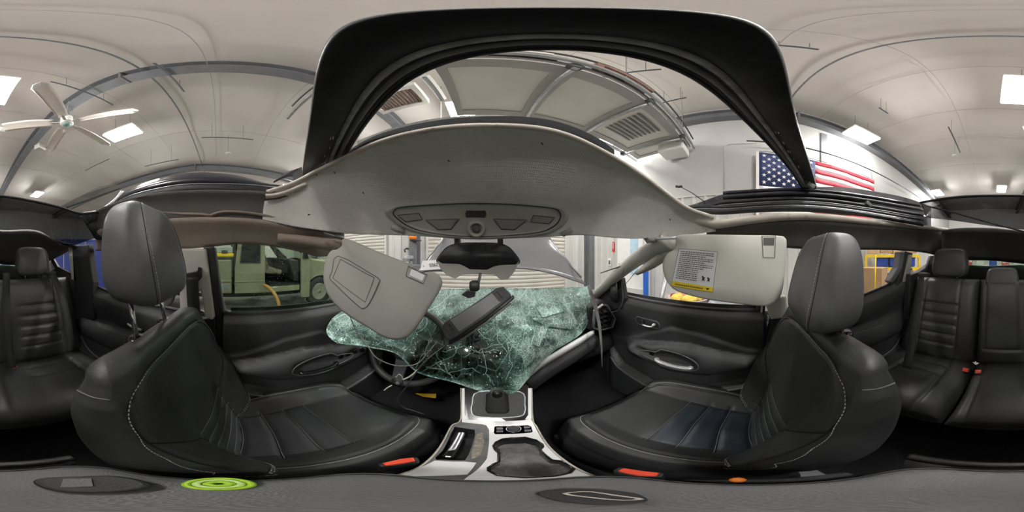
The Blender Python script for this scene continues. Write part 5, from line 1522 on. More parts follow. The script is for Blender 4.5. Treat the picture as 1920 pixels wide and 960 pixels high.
# fold-down armrest pad in the middle
b, on = pad(Vector((.02, -.985, -.375)), (1, 0, 0), upL, fwL, .185, .36, .045, n=6, m=34, seams=[[(-.08, -.02), (-.08, -.16), (.08, -.16), (.08, -.02)]], gdep=.004)
am = b.build('armrest_pad', 'leather_rear', sL, smooth=True)
B().tube([(-.0, -1.008, -.20), (.04, -1.008, -.20)], .007, 6).build('pull_tab', 'plastic_black', am)
rear_headrest('rear headrest on the seat behind the passenger', (.385, -1.09, -.045), .128, .098, .055, None)
rear_headrest('rear headrest on the seat behind the driver', (-.345, -1.08, -.035), .118, .098, .055, None)
rear_headrest('low middle rear headrest above the fold-down armrest', (.022, -1.055, -.135), .105, .060, .045, None)
# rear belts and buckles
def belt(label, pts, wdt, nrm=(0, 1, 0), name='seat_belt'):
    P = cr(pts, 6); nrm = Vector(nrm); rows = []
    for i, p in enumerate(P):
        t = (P[min(i + 1, len(P) - 1)] - P[max(i - 1, 0)]).normalized(); s = t.cross(nrm).normalized() * wdt / 2
        rows.append([p - s, p, p + s])
    return tag(B().grid(rows).build(name, 'belt_black', smooth=True, solid=.0015), label, 'seat belt')
belt('black seat belt hanging over the right rear backrest', [pt(1727, 517, r=1.02), pt(1722, 560, r=.94), pt(1714, 610, r=.85), pt(1706, 660, r=.78), pt(1700, 690, r=.74)], .048, (0, 1, .3))
belt('black seat belt hanging beside the left rear backrest', [pt(98, 515, r=1.0), pt(112, 545, r=.94), pt(124, 590, r=.86), pt(130, 630, r=.80), pt(134, 660, r=.76)], .046, (0, 1, .3))
belt('black middle seat belt hanging over the rear backrest', [pt(12, 512, r=1.02), pt(12, 560, r=.93), pt(14, 610, r=.84), pt(18, 670, r=.77), pt(22, 690, r=.74)], .045, (0, 1, .3))
for (u, v, lab) in ((1733, 515, 'black belt guide on the right rear shoulder'), (94, 512, 'black belt guide on the left rear shoulder')):
    p = pt(u, v, r=1.03); tag(B().box(p, (.07, .045, .022)).build('belt_guide', 'plastic_black', bev=.006), lab, 'belt guide')
def buckle(label, p, d, sz=(.030, .024, .055), strap=True):
    p = Vector(p); d = Vector(d).normalized(); M = d.to_track_quat('Z', 'Y').to_matrix()
    t = thing('seat_belt_buckle', label, 'belt buckle', p)
    B().box(p - d * .028, (sz[0] + .008, sz[1] + .006, sz[2]), M).build('body', 'plastic_black', t, bev=.004)
    B().box(p + d * .004, (sz[0], sz[1], .014), M).build('red_button', 'buckle_red', t, bev=.003)
    if strap: B().box(p - d * .10, (.022, .008, .10), M).build('stalk', 'plastic_black', t, bev=.002)
buckle('red rear belt buckle on the right seat side of the gap', pt(1811, 694, r=.79), (.1, .55, .6))
buckle('red rear belt buckle on the middle seat side of the gap', pt(1834, 697, r=.78), (-.1, .55, .6))
buckle('red rear belt buckle on the left rear seat', pt(27, 690, r=.80), (-.3, .5, .6))
# front buckles beside the console
def front_buckle(label, pxs, z):
    P = [pt(u, v, z=z) for u, v in pxs]; c = sum(P, Vector()) / len(P)
    t = thing('seat_belt_buckle', label, 'belt buckle', c)
    B().prism([c + (p - c) * 1.0 for p in P], (0, 0, -.012)).build('red_button', 'buckle_red', t, bev=.003)
    B().prism([c + (p - c) * 1.28 - Vector((0, 0, .006)) for p in P], (0, 0, -.08)).build('body', 'plastic_black', t, bev=.005)
    B().tube([c - Vector((0, 0, .08)), c - Vector((0, .03, .20))], .012, 6).build('stalk', 'plastic_black', t)
front_buckle('red driver belt buckle between seat and console', [(716, 868), (722, 873), (780, 864), (776, 857), (750, 860)], -.60)
front_buckle('red passenger belt buckle between seat and console', [(1157, 883), (1168, 877), (1237, 886), (1232, 893), (1195, 892)], -.585)
# front driver belt on the pillar
belt('black driver seat belt hanging down the left pillar', [pt(360, 520, x=-.618), pt(362, 560, x=-.612), pt(366, 610, x=-.61), pt(372, 680, x=-.61)], .05, (1, 0, 0))
# ================================================================== DOORS
def make_front_door(side):
    """side +1 right, -1 left; the trim is mirrored about the car's centre line."""
    lab = 'black passenger door trim with bright pull handle and open window' if side > 0 else 'black driver door trim with window switches and open window'
    d = bpy.data.objects.new('front_door', None); COL.objects.link(d); d.parent = car; d.location = -car.location; d['label'] = lab
    X0 = .685
    def P(y, z, off): return Vector((XC + side * (X0 - XC - off), y, z))
    ny, nz = 100, 90
    ys = np.linspace(-.055, .80, ny); zs = np.linspace(-.240, -.97, nz)
    Yg, Zg = np.meshgrid(ys, zs)
    crease = lambda y: np.interp(y, [-.05, .02, .19, .34, .60, .8], [-.44, -.423, -.353, -.343, -.485, -.56])
    armt = lambda y: np.interp(y, [-.05, .02, .14, .25, .40, .58, .62], [-.465, -.462, -.440, -.418, -.445, -.500, -.52])
    armb = lambda y: np.interp(y, [-.05, .02, .145, .34, .58, .64], [-.49, -.515, -.585, -.612, -.555, -.53])
    lip = lambda y: np.interp(y, [-.05, .02, .19, .43, .64, .75, .8], [-.60, -.625, -.700, -.765, -.705, -.60, -.55])
    def off(y, z):
        o = .035 * smooth(-z, .235, .27) * (1 - .75 * smooth(-z, .30, .46))
        o = o + .014 * smooth(crease(y) - z, -.004, .01) 
        t, b = armt(y), armb(y); c = (t + b) / 2; h = np.maximum((t - b) / 2, .008)
        k = np.clip(1 - ((z - c) / h) ** 2, 0, 1) ** .4
        e = smooth(y, -.05, .02) * (1 - smooth(y, .54, .64))
        o = o + .062 * k * e
        o = o + .050 * smooth(lip(y) - z, -.003, .012) * (1 - smooth(y, .68, .79))
        return o
    O = off(Yg, Zg)
    # bowl of the pull cup and switch strip
    bowl = np.exp(-(((Yg - .30) / .085) ** 4 + ((Zg + .512) / .036) ** 4)) * .050 + np.exp(-(((Yg - .46) / .08) ** 4 + ((Zg + .512) / .020) ** 4)) * .022
    O2 = O - bowl
    rows = [[P(ys[j], zs[i], O2[i, j]) for j in range(ny)] for i in range(nz)]
    pn = B().grid(rows).build('trim_panel', 'plastic_door', d, smooth=True, solid=.004)
    bb_ = bvh_of(rows)
    one = lambda y, z, e=0.0: P(y, z, float(off(np.array([y]), np.array([z]))[0]) + e)
    two = lambda y, z, e=0.0: P(y, z, float(off(np.array([y]), np.array([z]))[0]) - float(np.exp(-(((y - .30) / .085) ** 4 + ((z + .512) / .036) ** 4)) * .050 + np.exp(-(((y - .46) / .08) ** 4 + ((z + .512) / .020) ** 4)) * .022) + e)
    B().tube([one(y, crease(y) + .003, .000) for y in np.linspace(-.02, .62, 40)], .0018, 5).build('crease_line', 'plastic_grey', d)
    B().tube([one(y, armt(y) + .001, .006) for y in np.linspace(0.0, .60, 40)], .0016, 5).build('armrest_line', 'plastic_grey', d)
    B().tube([one(y, armb(y) + .001, .006) for y in np.linspace(0.0, .60, 40)], .0014, 5).build('armrest_line', 'seam_pale', d)
    B().tube([one(y, lip(y) - .012, .002) for y in np.linspace(-.03, .70, 40)], .009, 6, flat=.6).build('pocket_lip', 'plastic_grey', d, smooth=True)
    # window sill, seal
    sl = [[P(y, z, o) for y in np.linspace(-.055, .80, 20)] for z, o in ((-.243, .0), (-.238, .004), (-.238, -.03), (-.245, -.06), (-.28, -.08))]
    B().grid(sl).build('window_sill', 'rubber', d, smooth=True, solid=.004)
    outer = [[P(y, z, o) for y in np.linspace(-.10, 1.0, 12)] for z, o in ((-.27, -.08), (-.5, -.12), (-.98, -.12))]
    B().grid(outer).build('outer_skin', 'roof_paint', d, smooth=True, solid=.004)
    # handle bezel and lever: rounded surround round (y .46, z -.345)
    hy, hz = .475, -.352
    ol = rr_poly(.150, .056, .022); il = rr_poly(.136, .042, .016)
    tilt = .12
    def lp(P2, e, s=1.0): return [one(hy + a * s, hz + c * s - (a * s) * tilt * 0, e) for a, c in P2]
    B().ring(lp(ol, .004), lp(il, .007), (side * .010, 0, 0)).build('handle_bezel', 'plastic_grey', d, smooth=False, bev=.002)
    B().prism(lp(il, -.004), (side * .012, 0, 0)).build('handle_recess', 'seam', d)
    lv = [one(hy - .052, hz + .012, .020), one(hy - .040, hz - .004, .023), one(hy - .010, hz - .010, .022), one(hy + .018, hz - .011, .018)]
    B().tube(cr(lv, 5), [.013, .0125, .012, .011, .0095, .008, .007, .0065, .006, .006, .006, .006, .006, .006, .006, .006], 10, flat=.5).build('door_lever', 'silver_trim', d, smooth=True)
    B().prism([one(hy + .030 + a, hz + c, .002) for a, c in rr_poly(.030, .030, .006)], (-side * .004, 0, 0)).build('lock_switch', 'plastic_black', d, bev=.002)
    for k in (-1, 1): B().prism([one(hy + .030 + a, hz + k * .008 + c, .007) for a, c in rr_poly(.012, .008, .003)], (-side * .001, 0, 0)).build('lock_icon', 'seam_pale', d)
    # bowl rim and pull
    rim = [(.30 + .105 * math.cos(a) * (1.75 if math.cos(a) > 0 else 1), -.512 + .052 * math.sin(a) * (.62 if math.cos(a) > .5 else 1)) for a in np.linspace(0, 2 * math.pi, 44)[:-1]]
    B().tube([one(y, z, .001) for y, z in rim], .0028, 6, closed=True).build('armrest_bezel', 'plastic_grey', d, smooth=True)
    pl = [one(.225, -.520, .0), one(.235, -.521, .014), one(.30, -.524, .018), one(.37, -.521, .014), one(.385, -.518, .0)]
    B().tube(cr(pl, 5), .011, 10, flat=.7).build('pull_handle', 'pull_silver' if side > 0 else 'plastic_gloss', d, smooth=True)
    for k in range(4 if side < 0 else 1):
        y = .425 + .04 * k
        B().prism([two(y + a, -.512 + c, .001) for a, c in rr_poly(.026, .020, .004)], (-side * .006, 0, 0)).build('window_switch', 'plastic_gloss', d, bev=.002)
    # window glass lowered: only its top edge shows
    B().prism([P(-.03, -.222, -.035), P(.70, -.222, -.035), P(.70, -.30, -.035), P(-.03, -.30, -.035)], (side * .004, 0, 0)).build('window_pane', 'tint_glass', d)
    # speaker grille and lower step
    c = P(.60, -.84, .02)
    B().lathe([(.07, 0), (.075, .006), (.06, .010)], (0, 0, 0), 'x', 24)
    return d
make_front_door(1); make_front_door(-1)

def make_rear_door(side):
    lab = 'black right rear door trim behind the passenger seat' if side > 0 else 'black left rear door trim behind the driver seat'
    d = bpy.data.objects.new('rear_door', None); COL.objects.link(d); d.parent = car; d.location = -car.location; d['label'] = lab
    P = lambda y, z, o: Vector((XC + side * (.665 - o), y, z))
    ys = np.linspace(-.20, -1.05, 50); zs = np.linspace(0, 1, 50)
    def topz(y): return np.interp(-y, [.2, .55, .80, .95, 1.05], [-.245, -.225, -.185, -.12, -.10])
    rows = []
    for k in zs:
        row = []
        for y in ys:
            z = topz(y) + (-.97 - topz(y)) * k
            o = .04 * float(smooth(np.array(k), 0, .05)) * (1 - .6 * float(smooth(np.array(k), .1, .25)))
            cz = -.47; o += .055 * max(0, 1 - ((z - cz) / .075) ** 2) ** .5 * float(smooth(np.array(-y), .25, .35)) * (1 - float(smooth(np.array(-y), .80, .95)))
            o += .04 * float(smooth(np.array(-.66 - z), 0, .02))
            row.append(P(y, z, o))
        rows.append(row)
    pn = B().grid(rows).build('trim_panel', 'plastic_door', d, smooth=True, solid=.004)
    B().tube([P(y, topz(y) + .004, .0) for y in np.linspace(-.2, -1.05, 20)], .008, 6).build('window_sill', 'rubber', d, smooth=True)
    B().ring([P(-.45 + a, -.35 + c, .028) for a, c in rr_poly(.13, .05, .02)], [P(-.45 + a, -.35 + c, .03) for a, c in rr_poly(.11, .035, .014)], (side * .01, 0, 0)).build('handle_bezel', 'plastic_gloss', d)
    B().tube([P(-.49, -.345, .03), P(-.45, -.36, .032), P(-.41, -.36, .03)], .008, 8).build('door_lever', 'silver_trim', d, smooth=True)
    B().tube(cr([P(-.30, -.40, .02), P(-.5, -.41, .05), P(-.75, -.42, .05), P(-.9, -.44, .02)], 6), .0025, 5).build('armrest_line', 'plastic_grey', d)
    B().tube(cr([P(-.30, -.62, .02), P(-.5, -.66, .05), P(-.75, -.64, .05), P(-.9, -.58, .02)], 6), .006, 5).build('pocket_lip', 'plastic_grey', d, smooth=True)
    B().tube(cr([P(-.62 + .07 * math.cos(a), -.47 + .022 * math.sin(a), .062) for a in np.linspace(0, 6.28, 16)[:-1]], 2, True), .002, 5, closed=True).build('pull_cup', 'plastic_grey', d)
    outer = [[P(y, z, o) for y in np.linspace(-.12, -1.1, 10)] for z, o in ((-.25, -.05), (-.5, -.10), (-1.0, -.10))]
    B().grid(outer).build('outer_skin', 'roof_paint', d, smooth=True, solid=.004)
make_rear_door(1); make_rear_door(-1)

# ================================================================== DASHBOARD
ds = thing('dashboard', 'black dashboard with silver strip under the broken windscreen', 'dashboard', (XC, .8, -.5))
prof = [(1.06, -.30), (.96, -.295), (.87, -.315), (.81, -.35), (.78, -.39), (.775, -.43), (.78, -.46), (.73, -.49), (.69, -.52), (.68, -.57), (.71, -.63), (.82, -.70), (1.0, -.72)]
rows = []
for x in np.linspace(-.63, .665, 40):
    e = abs((x - XC) / .645); dy = .10 * e ** 3
    rows.append([Vector((x, y + dy * .5, z - .02 * e ** 4)) for y, z in [(p.x, p.y) for p in cr([Vector((a, c, 0)) for a, c in prof], 4)]])
B().grid(rows, capends=True).build('dash_body', 'plastic_black', ds, smooth=True)
# instrument hood in front of the driver
hood = []
for k, (yy, s) in enumerate(((.74, 1.0), (.80, 1.05), (.88, 1.08))):
    hood.append([Vector((-.355 + .19 * s * math.cos(a), yy + .02 * math.sin(a), -.39 + .09 * s * math.sin(a))) for a in np.linspace(0, math.pi, 20)])
B().grid(hood).build('instrument_hood', 'plastic_black', ds, smooth=True, solid=.012)
B().b2((-.51, .80, -.40), (-.20, .81, -.31)).build('instrument_glass', 'plastic_gloss', ds)
# silver strip on the passenger side
st0 = [pt(u, v, y=y) for u, v, y in ((985, 700, .60), (1020, 675, .62), (1060, 650, .66), (1095, 629, .695), (1113, 619, .72))]
st1 = [pt(u, v, y=y) for u, v, y in ((985, 712, .60), (1020, 685, .62), (1060, 661, .66), (1095, 640, .695), (1113, 626, .72))]
B().grid([cr(st0, 4), cr(st1, 4)]).build('silver_strip', 'silver_trim', ds, smooth=True, solid=.012)
B().grid([cr([p + Vector((0, -.01, 0)) for p in st1], 4), cr([p + Vector((.02, -.03, -.05)) for p in st1], 4), cr([p + Vector((.02, .02, -.12)) for p in st1], 4)]).build('glovebox_lid', 'plastic_black', ds, smooth=True, solid=.01)
# right end vent
VP = [(1116, 583), (1132, 571), (1140, 572), (1155, 598), (1150, 614), (1126, 620), (1113, 616)]
vy = .70
P0 = [pt(u, v, y=vy) for u, v in VP]; c = sum(P0, Vector()) / len(P0)
vt = B().prism([c + (p - c) * 1.25 + Vector((0, .03, 0)) for p in P0], (0, .08, 0)).build('vent_housing', 'plastic_black', ds, bev=.012)
B().ring([c + (p - c) * 1.02 for p in P0], [c + (p - c) * .90 for p in P0], (0, .02, 0)).build('vent_trim', 'satin_chrome', vt, bev=.002)
B().prism([c + (p - c) * .90 + Vector((0, .025, 0)) for p in P0], (0, .01, 0)).build('vent_recess', 'seam', vt)
for k in range(4):
    q = c + Vector((0, .005, -.045 + .03 * k)); B().box(q, (.075, .03, .004), Matrix.Rotation(.3, 3, 'X')).build('vent_slat', 'plastic_black', vt, bev=.001)
for k in range(2):
    B().box(c + Vector((-.018 + .036 * k, .0, 0)), (.006, .02, .11)).build('vent_bar', 'plastic_gloss', vt, bev=.001)
# centre stack under the broken glass
cs = [(.80, -.33), (.74, -.37), (.70, -.43), (.665, -.50), (.62, -.565), (.60, -.60)]
rows = [[Vector((x, y + (.03 if abs(x - XC) > .11 else 0), z)) for y, z in [(p.x, p.y) for p in cr([Vector((a, c_, 0)) for a, c_ in cs], 4)]] for x in np.linspace(XC - .125, XC + .125, 12)]
B().grid(rows).build('centre_stack', 'plastic_gloss', ds, smooth=True, solid=.02)
B().box((XC, .722, -.395), (.17, .012, .08), Matrix.Rotation(R(-30), 3, 'X')).build('display_screen', 'plastic_gloss', ds, bev=.004)
for k in range(2):
    B().lathe([(.018, 0), (.018, -.014), (.014, -.018), (0, -.018)], (XC - .05 + .10 * k, .675, -.48), 'y', 18).build('stack_knob', 'plastic_black', ds, smooth=True)
# passenger kick panel and carpeted tunnel side
B().grid([[(.115, .50, -.60), (.115, 1.0, -.60)], [(.15, .50, -.97), (.15, 1.0, -.97)]]).build('tunnel_side', 'plastic_black', ds, solid=.01)
B().grid([[(-.085, .50, -.60), (-.085, 1.0, -.60)], [(-.12, .50, -.97), (-.12, 1.0, -.97)]]).build('tunnel_side', 'plastic_black', ds, solid=.01)

# ================================================================== STEERING WHEEL
swc = Vector((-.352, .600, -.435)); Ms = Matrix.Rotation(R(-27), 3, 'X')
sw = thing('steering_wheel', 'black leather steering wheel half hidden by broken glass', 'steering wheel', swc)
ring = [swc + Ms @ Vector((.188 * math.cos(a), 0, .188 * math.sin(a))) for a in np.linspace(0, 2 * math.pi, 64)[:-1]]
rm = B().tube(ring, .0165, 12, closed=True).build('rim', 'leather', sw, smooth=True)
B().tube([swc + Ms @ Vector((.176 * math.cos(a), -.006, .176 * math.sin(a))) for a in np.linspace(0, 2 * math.pi, 64)[:-1]], .0015, 4, closed=True).build('seam', 'seam_pale', rm)
hubp = [swc + Ms @ Vector((x, -.02, z)) for x, z in ((-.075, .045), (-.04, .07), (.04, .07), (.075, .045), (.06, -.04), (.03, -.075), (-.03, -.075), (-.06, -.04))]
B().prism(hubp, Ms @ Vector((0, .06, 0))).build('hub', 'plastic_black', sw, bev=.012, seg=3)
for sg in (-1, 1):
    B().prism([swc + Ms @ Vector(p) for p in ((sg * .06, -.012, .03), (sg * .178, -.005, .03), (sg * .180, -.005, -.02), (sg * .06, -.012, -.035))], Ms @ Vector((0, .03, 0))).build('spoke', 'plastic_gloss', sw, bev=.006)
B().prism([swc + Ms @ Vector(p) for p in ((-.030, -.018, -.06), (.030, -.018, -.06), (.022, -.006, -.178), (-.022, -.006, -.178))], Ms @ Vector((0, .02, 0))).build('lower_spoke', 'satin_chrome', sw, bev=.004)
B().tube([swc + Ms @ Vector((0, .03, 0)), swc + Ms @ Vector((0, .25, 0))], .04, 12).build('column', 'plastic_black', sw, smooth=True)

# ================================================================== CONSOLE
ZP = -.64
cn = thing('center_console', 'silver and black centre console with cup holder and shifter', 'center console', (0, .3, -.95))
def zp(u, v):   # console deck rises towards the centre stack
    for z in np.linspace(-.70, -.45, 120):
        p = pt(u, v, z=z)
        zz = ZP + max(0, p.y - .40) * .62
        if p.z >= zz: return Vector((p.x, p.y, zz))
    return p
def deck(px, dz=0.0): return [zp(u, v) + Vector((0, 0, dz)) for u, v in px]
# body
lft = deck([(868, 728), (866, 786), (848, 800), (826, 840), (790, 875), (735, 893)]); rgt = deck([(993, 728), (996, 786), (1004, 802), (1024, 835), (1056, 864), (1110, 893)])
lft.append(Vector((-.10, -.10, ZP))); rgt.append(Vector((.115, -.10, ZP)))
lft = cr(lft, 4); rgt = cr(rgt, 4)
rows = [[Vector((p.x - .012, p.y, -.96)) for p in lft], [p - Vector((.004, 0, .012)) for p in lft], [p - Vector((0, 0, .004)) for p in lft],
        [p - Vector((0, 0, .004)) for p in rgt], [p - Vector((-.004, 0, .012)) for p in rgt], [Vector((p.x + .012, p.y, -.96)) for p in rgt]]
# the deck is cut round the cup holder: build it as strips left and right of the well
cupL = [(925, 838), (927, 845), (936, 850), (937, 866), (925, 872), (917, 879), (916, 884), (930, 892)]
sidep = B()
sidep.grid(rows[0:3]); sidep.grid(rows[3:6])
sidep.build('side_panel', 'plastic_black', cn, smooth=False)
# cup well outline (closed, px) and silver deck as triangulated face with a hole
well = [(960, 821), (985, 820), (1005, 825), (1017, 833), (1018, 838), (1013, 844), (1022, 853), (1034, 862), (1052, 864), (1068, 872), (1076, 879), (1068, 887), (1040, 893), (985, 896), (935, 892), (917, 883), (916, 877), (926, 870), (935, 866), (935, 850), (928, 843), (925, 836), (930, 829), (942, 823)]
wellP = deck(well)
outer_px = [(866, 786), (884, 790), (905, 791), (950, 792), (985, 790), (996, 786), (1004, 802), (1024, 835), (1056, 864), (1110, 893), (1160, 901), (1080, 908), (960, 912), (860, 906), (878, 893), (900, 876), (913, 860), (917, 830), (917, 806), (912, 798), (900, 795), (880, 793)]
def plate_with_hole(outer, holes, name, m, parent, th=.006):
    bm = bmesh.new()
    loops = []
    for lp_ in [outer] + holes:
        vs = [bm.verts.new(p) for p in lp_]
        for i in range(len(vs)): loops.append(bm.edges.new((vs[i], vs[(i + 1) % len(vs)])))
    bmesh.ops.triangle_fill(bm, use_beauty=True, use_dissolve=False, edges=loops)
    me = bpy.data.meshes.new(name); bm.to_mesh(me); bm.free(); me.materials.append(MATS[m])
    o = link(name, me, parent)
    md = o.modifiers.new('thickness', 'SOLIDIFY'); md.thickness = th; md.offset = 0
    return o
plate_with_hole(deck(outer_px), [wellP], 'silver_deck', 'silver_trim', cn)
# left deck with the dirt-stained parking brake recess
ld = [(866, 788), (880, 793), (900, 795), (912, 798), (917, 806), (917, 830), (913, 860), (900, 876), (878, 893), (860, 904), (700, 897), (735, 893), (790, 875), (826, 840), (848, 800)]
brk = [(853, 800), (890, 806), (891, 815), (880, 850), (872, 863), (818, 862), (816, 858), (830, 845), (846, 812)]
plate_with_hole(deck(ld, -.0005), [deck(brk, -.0005)], 'left_deck', 'rubber_grey', cn)
ldp = deck([(815, 864), (850, 866), (872, 866), (893, 868), (876, 890), (800, 893), (735, 893), (790, 876)], .004)
B().add(ldp, [tuple(range(len(ldp)))]).build('silver_patch', 'silver_trim', cn, solid=.002)
dpt = deck([(893, 815), (905, 812), (908, 830), (900, 855), (884, 862), (884, 850)], .0045)
B().add(dpt, [tuple(range(len(dpt)))]).build('mud_stain', 'dirt', cn, solid=.001)
bw = deck(brk)
B().grid([bw, [p - Vector((0, 0, .045)) for p in bw]], True).build('brake_recess', 'plastic_black', cn)
B().add([p - Vector((0, 0, .04)) for p in bw], [tuple(range(len(bw)))]).build('brake_recess_floor', 'plastic_black', cn)
lv = deck([(856, 812), (874, 812), (852, 860), (826, 858)], .012)
hb = B().prism(lv, (0, 0, -.03)).build('parking_brake_lever', 'plastic_gloss', cn, bev=.006)
B().prism(deck([(860, 813), (871, 813), (855, 846), (838, 848)], .017), (0, 0, -.012)).build('brake_grip_plate', 'satin_chrome', hb, bev=.004)
# left edge chrome
B().tube(cr(deck([(864, 728), (864, 786), (846, 800), (824, 840), (788, 875), (745, 891)], .004), 5), .0022, 6).build('edge_trim', 'headliner_lip', cn, smooth=True)
B().tube(cr(deck([(997, 728), (999, 786), (1007, 802), (1027, 835), (1059, 864), (1112, 892)], .004), 5), .0022, 6).build('edge_trim', 'headliner_lip', cn, smooth=True)
# cup well
fl_ = [p - Vector((0, 0, .055)) for p in wellP]
cw = sum(wellP, Vector()) / len(wellP)
wl_ = B().grid([wellP, [p + (cw - p) * .03 - Vector((0, 0, .006)) for p in wellP], [p + (cw - p) * .05 for p in fl_]], True).build('cup_well', 'plastic_gloss', cn, smooth=True)
B().tube([p + Vector((0, 0, .003)) for p in wellP], .0024, 6, closed=True).build('cup_well_rim', 'plastic_gloss', cn, smooth=True)
B().add([p + (cw - p) * .05 for p in fl_], [tuple(range(len(fl_)))]).build('cup_mat', 'cup_rubber', cn)
# front frame bars beside the shifter and the shifter plate
for P in ([(866, 728), (871, 728), (872, 778), (880, 786), (866, 786)], [(990, 728), (996, 728), (997, 786), (984, 786), (990, 778)]):
    B().prism(deck(P, .003), (0, 0, -.012)).build('silver_bar', 'silver_trim', cn, bev=.0015)
B().prism(deck([(866, 785), (880, 787), (905, 789), (950, 790), (985, 788), (996, 785), (996, 791), (950, 796), (905, 796), (866, 792)], .004), (0, 0, -.012)).build('silver_bar', 'silver_trim', cn, bev=.0015)
B().prism(deck([(871, 722), (991, 722), (991, 778), (984, 788), (950, 790), (905, 789), (878, 786), (872, 778)], -.002), (0, 0, -.01)).build('shifter_base', 'plastic_gloss', cn)
sp = [(897, 735), (975, 735), (984, 760), (984, 772), (976, 781), (935, 784), (892, 781), (884, 772), (885, 760)]
plp = cr(deck(sp, .003), 4, True)
B().prism(plp, (0, 0, -.008)).build('shifter_plate', 'plastic_door', cn, bev=.001)
B().tube([p + Vector((0, 0, .0015)) for p in plp], .0024, 6, closed=True).build('shifter_ring', 'satin_chrome', cn, smooth=True)
sb = [deck(shrink([(911, 740), (953, 740), (955, 770), (950, 776), (915, 776), (910, 770)], f, 932, 757), dz) for f, dz in ((1.0, .004), (.92, .012), (.78, .024), (.62, .05), (.55, .075))]
sh = B().grid(sb, True, True).build('shifter_boot', 'leather', cn, smooth=True)
kz = zp(932, 757) + Vector((0, 0, .062)); B().ball(kz, .018, 14, 10, (1.0, 1.1, 1.5)).build('shifter_knob', 'plastic_gloss', cn, smooth=True)
drb = B()
for k in range(60):
    u = random.choice((random.uniform(889, 908), random.uniform(957, 981))); v = random.uniform(738, 778)
    drb.ball(zp(u, v) + Vector((0, 0, .0032)), random.uniform(.0008, .0018), 6, 4, (1, 1, .5))
drb.build('droplets', 'droplet', cn, smooth=True)['kind'] = 'stuff'
# switch panel
B().prism(deck([(926, 801), (928, 799), (990, 797), (997, 800), (1000, 810), (997, 812), (928, 815), (925, 812)], .003), (0, 0, -.006)).build('switch_panel', 'plastic_gloss', cn, bev=.001)
rp = [(963 + 14 * math.cos(a), 805 + 6 * math.sin(a)) for a in np.linspace(0, 2 * math.pi, 24)[:-1]]
B().tube(deck(rp, .0045), .0009, 5, closed=True).build('knob_ring', 'satin_chrome', cn, smooth=True)
B().prism(deck(shrink(rp, .8, 963, 805), .007), (0, 0, -.006)).build('rotary_knob', 'plastic_black', cn, bev=.001)
for P in ([(931, 802), (943, 802), (943, 806), (931, 806)], [(931, 808), (943, 808), (943, 811), (931, 811)], [(982, 800), (993, 800), (994, 803), (983, 804)], [(983, 806), (996, 806), (996, 809), (984, 810)]):
    B().prism(deck(P, .0042), (0, 0, -.002)).build('switch_key', 'plastic_grey', cn)

# armrest lid under the camera
ar = thing('console_armrest', 'grey vinyl armrest lid of the centre console', 'armrest', (0, -.02, -.62))
ol_ = rr_poly(.195, .240, .045, 6)
rows = []
for s, z in ((.985, -.60), (1.0, -.585), (1.0, -.535), (.985, -.518), (.94, -.507), (.80, -.502), (.4, -.500)):
    rows.append([Vector((-.007 + a * s, -.016 + c_ * s, z)) for a, c_ in ol_])
B().grid(rows, True, True).build('lid', 'armrest_vinyl', ar, smooth=True)
B().tube([Vector((-.007 + a * .93, -.016 + c_ * .93, -.5055)) for a, c_ in ol_], .0011, 5, closed=True).build('seam', 'seam', ar)
B().b2((-.095, -.15, -.80), (.088, .095, -.602)).build('bin', 'plastic_black', ar, bev=.012)
# rear end cap of the console with glossy wet strip
B().b2((-.10, -.168, -.545), (.11, -.147, -.525)).build('rear_strip', 'plastic_gloss', ar, bev=.006)
B().b2((-.10, -.175, -.80), (.11, -.14, -.56)).build('rear_housing', 'plastic_grey', ar, bev=.02)
# latch on the lid (bright loop on a dark oval)
lp_ = [pt(u, v, z=-.499) for u, v in ((1008, 924), (1060, 917), (1130, 918), (1190, 925), (1215, 938), (1150, 947), (1080, 944), (1030, 936))]
la = thing('lid_latch', 'dark oval plate with a bright loop lying on the armrest lid', 'latch', lp_[0])
B().prism(cr(lp_, 3, True), (0, 0, .006)).build('plate', 'plastic_black', la, bev=.0015)
lr_ = [pt(u, v, z=-.491) for u, v in ((1058, 925), (1110, 922), (1195, 934), (1170, 938), (1110, 933))]
B().tube(cr(lr_, 3, True), .0012, 5, closed=True).build('loop', 'headliner_lip', la, smooth=True)
# things lying on the lid
p = [pt(u, v, z=-.497) for u, v in ((62, 903), (100, 896), (200, 893), (260, 900), (285, 912), (240, 922), (150, 925), (90, 918))]
sp_ = thing('remote_fob', 'flat black oval device with a grey band lying on the armrest rear', 'remote', p[0])
B().prism(cr(p, 3, True), (0, 0, .014)).build('case', 'plastic_black', sp_, bev=.004)
p2 = [pt(u, v, z=-.4825) for u, v in ((118, 898), (172, 897), (176, 912), (112, 914))]
B().prism(p2, (0, 0, .002)).build('grey_band', 'armrest_vinyl', sp_, bev=.0006)
gc = Vector((-.086, -.010, -.504))
gr_ = thing('green_ring', 'lime green rubber ring at the left edge of the armrest', 'rubber ring', gc)
for (r0_, r1_, z, m, nm) in ((.020, .015, .0, 'lime', 'outer_ring'), (.0146, .0095, .001, 'lime_pale', 'middle_ring'), (.009, .003, .0, 'lime', 'inner_disc')):
    b = B(); b.lathe([(r1_, z), (r1_, z + .010), ((r0_ + r1_) / 2, z + .013), (r0_, z + .009), (r0_, z)], gc, n=40)
    b.build(nm, m, gr_, smooth=True)
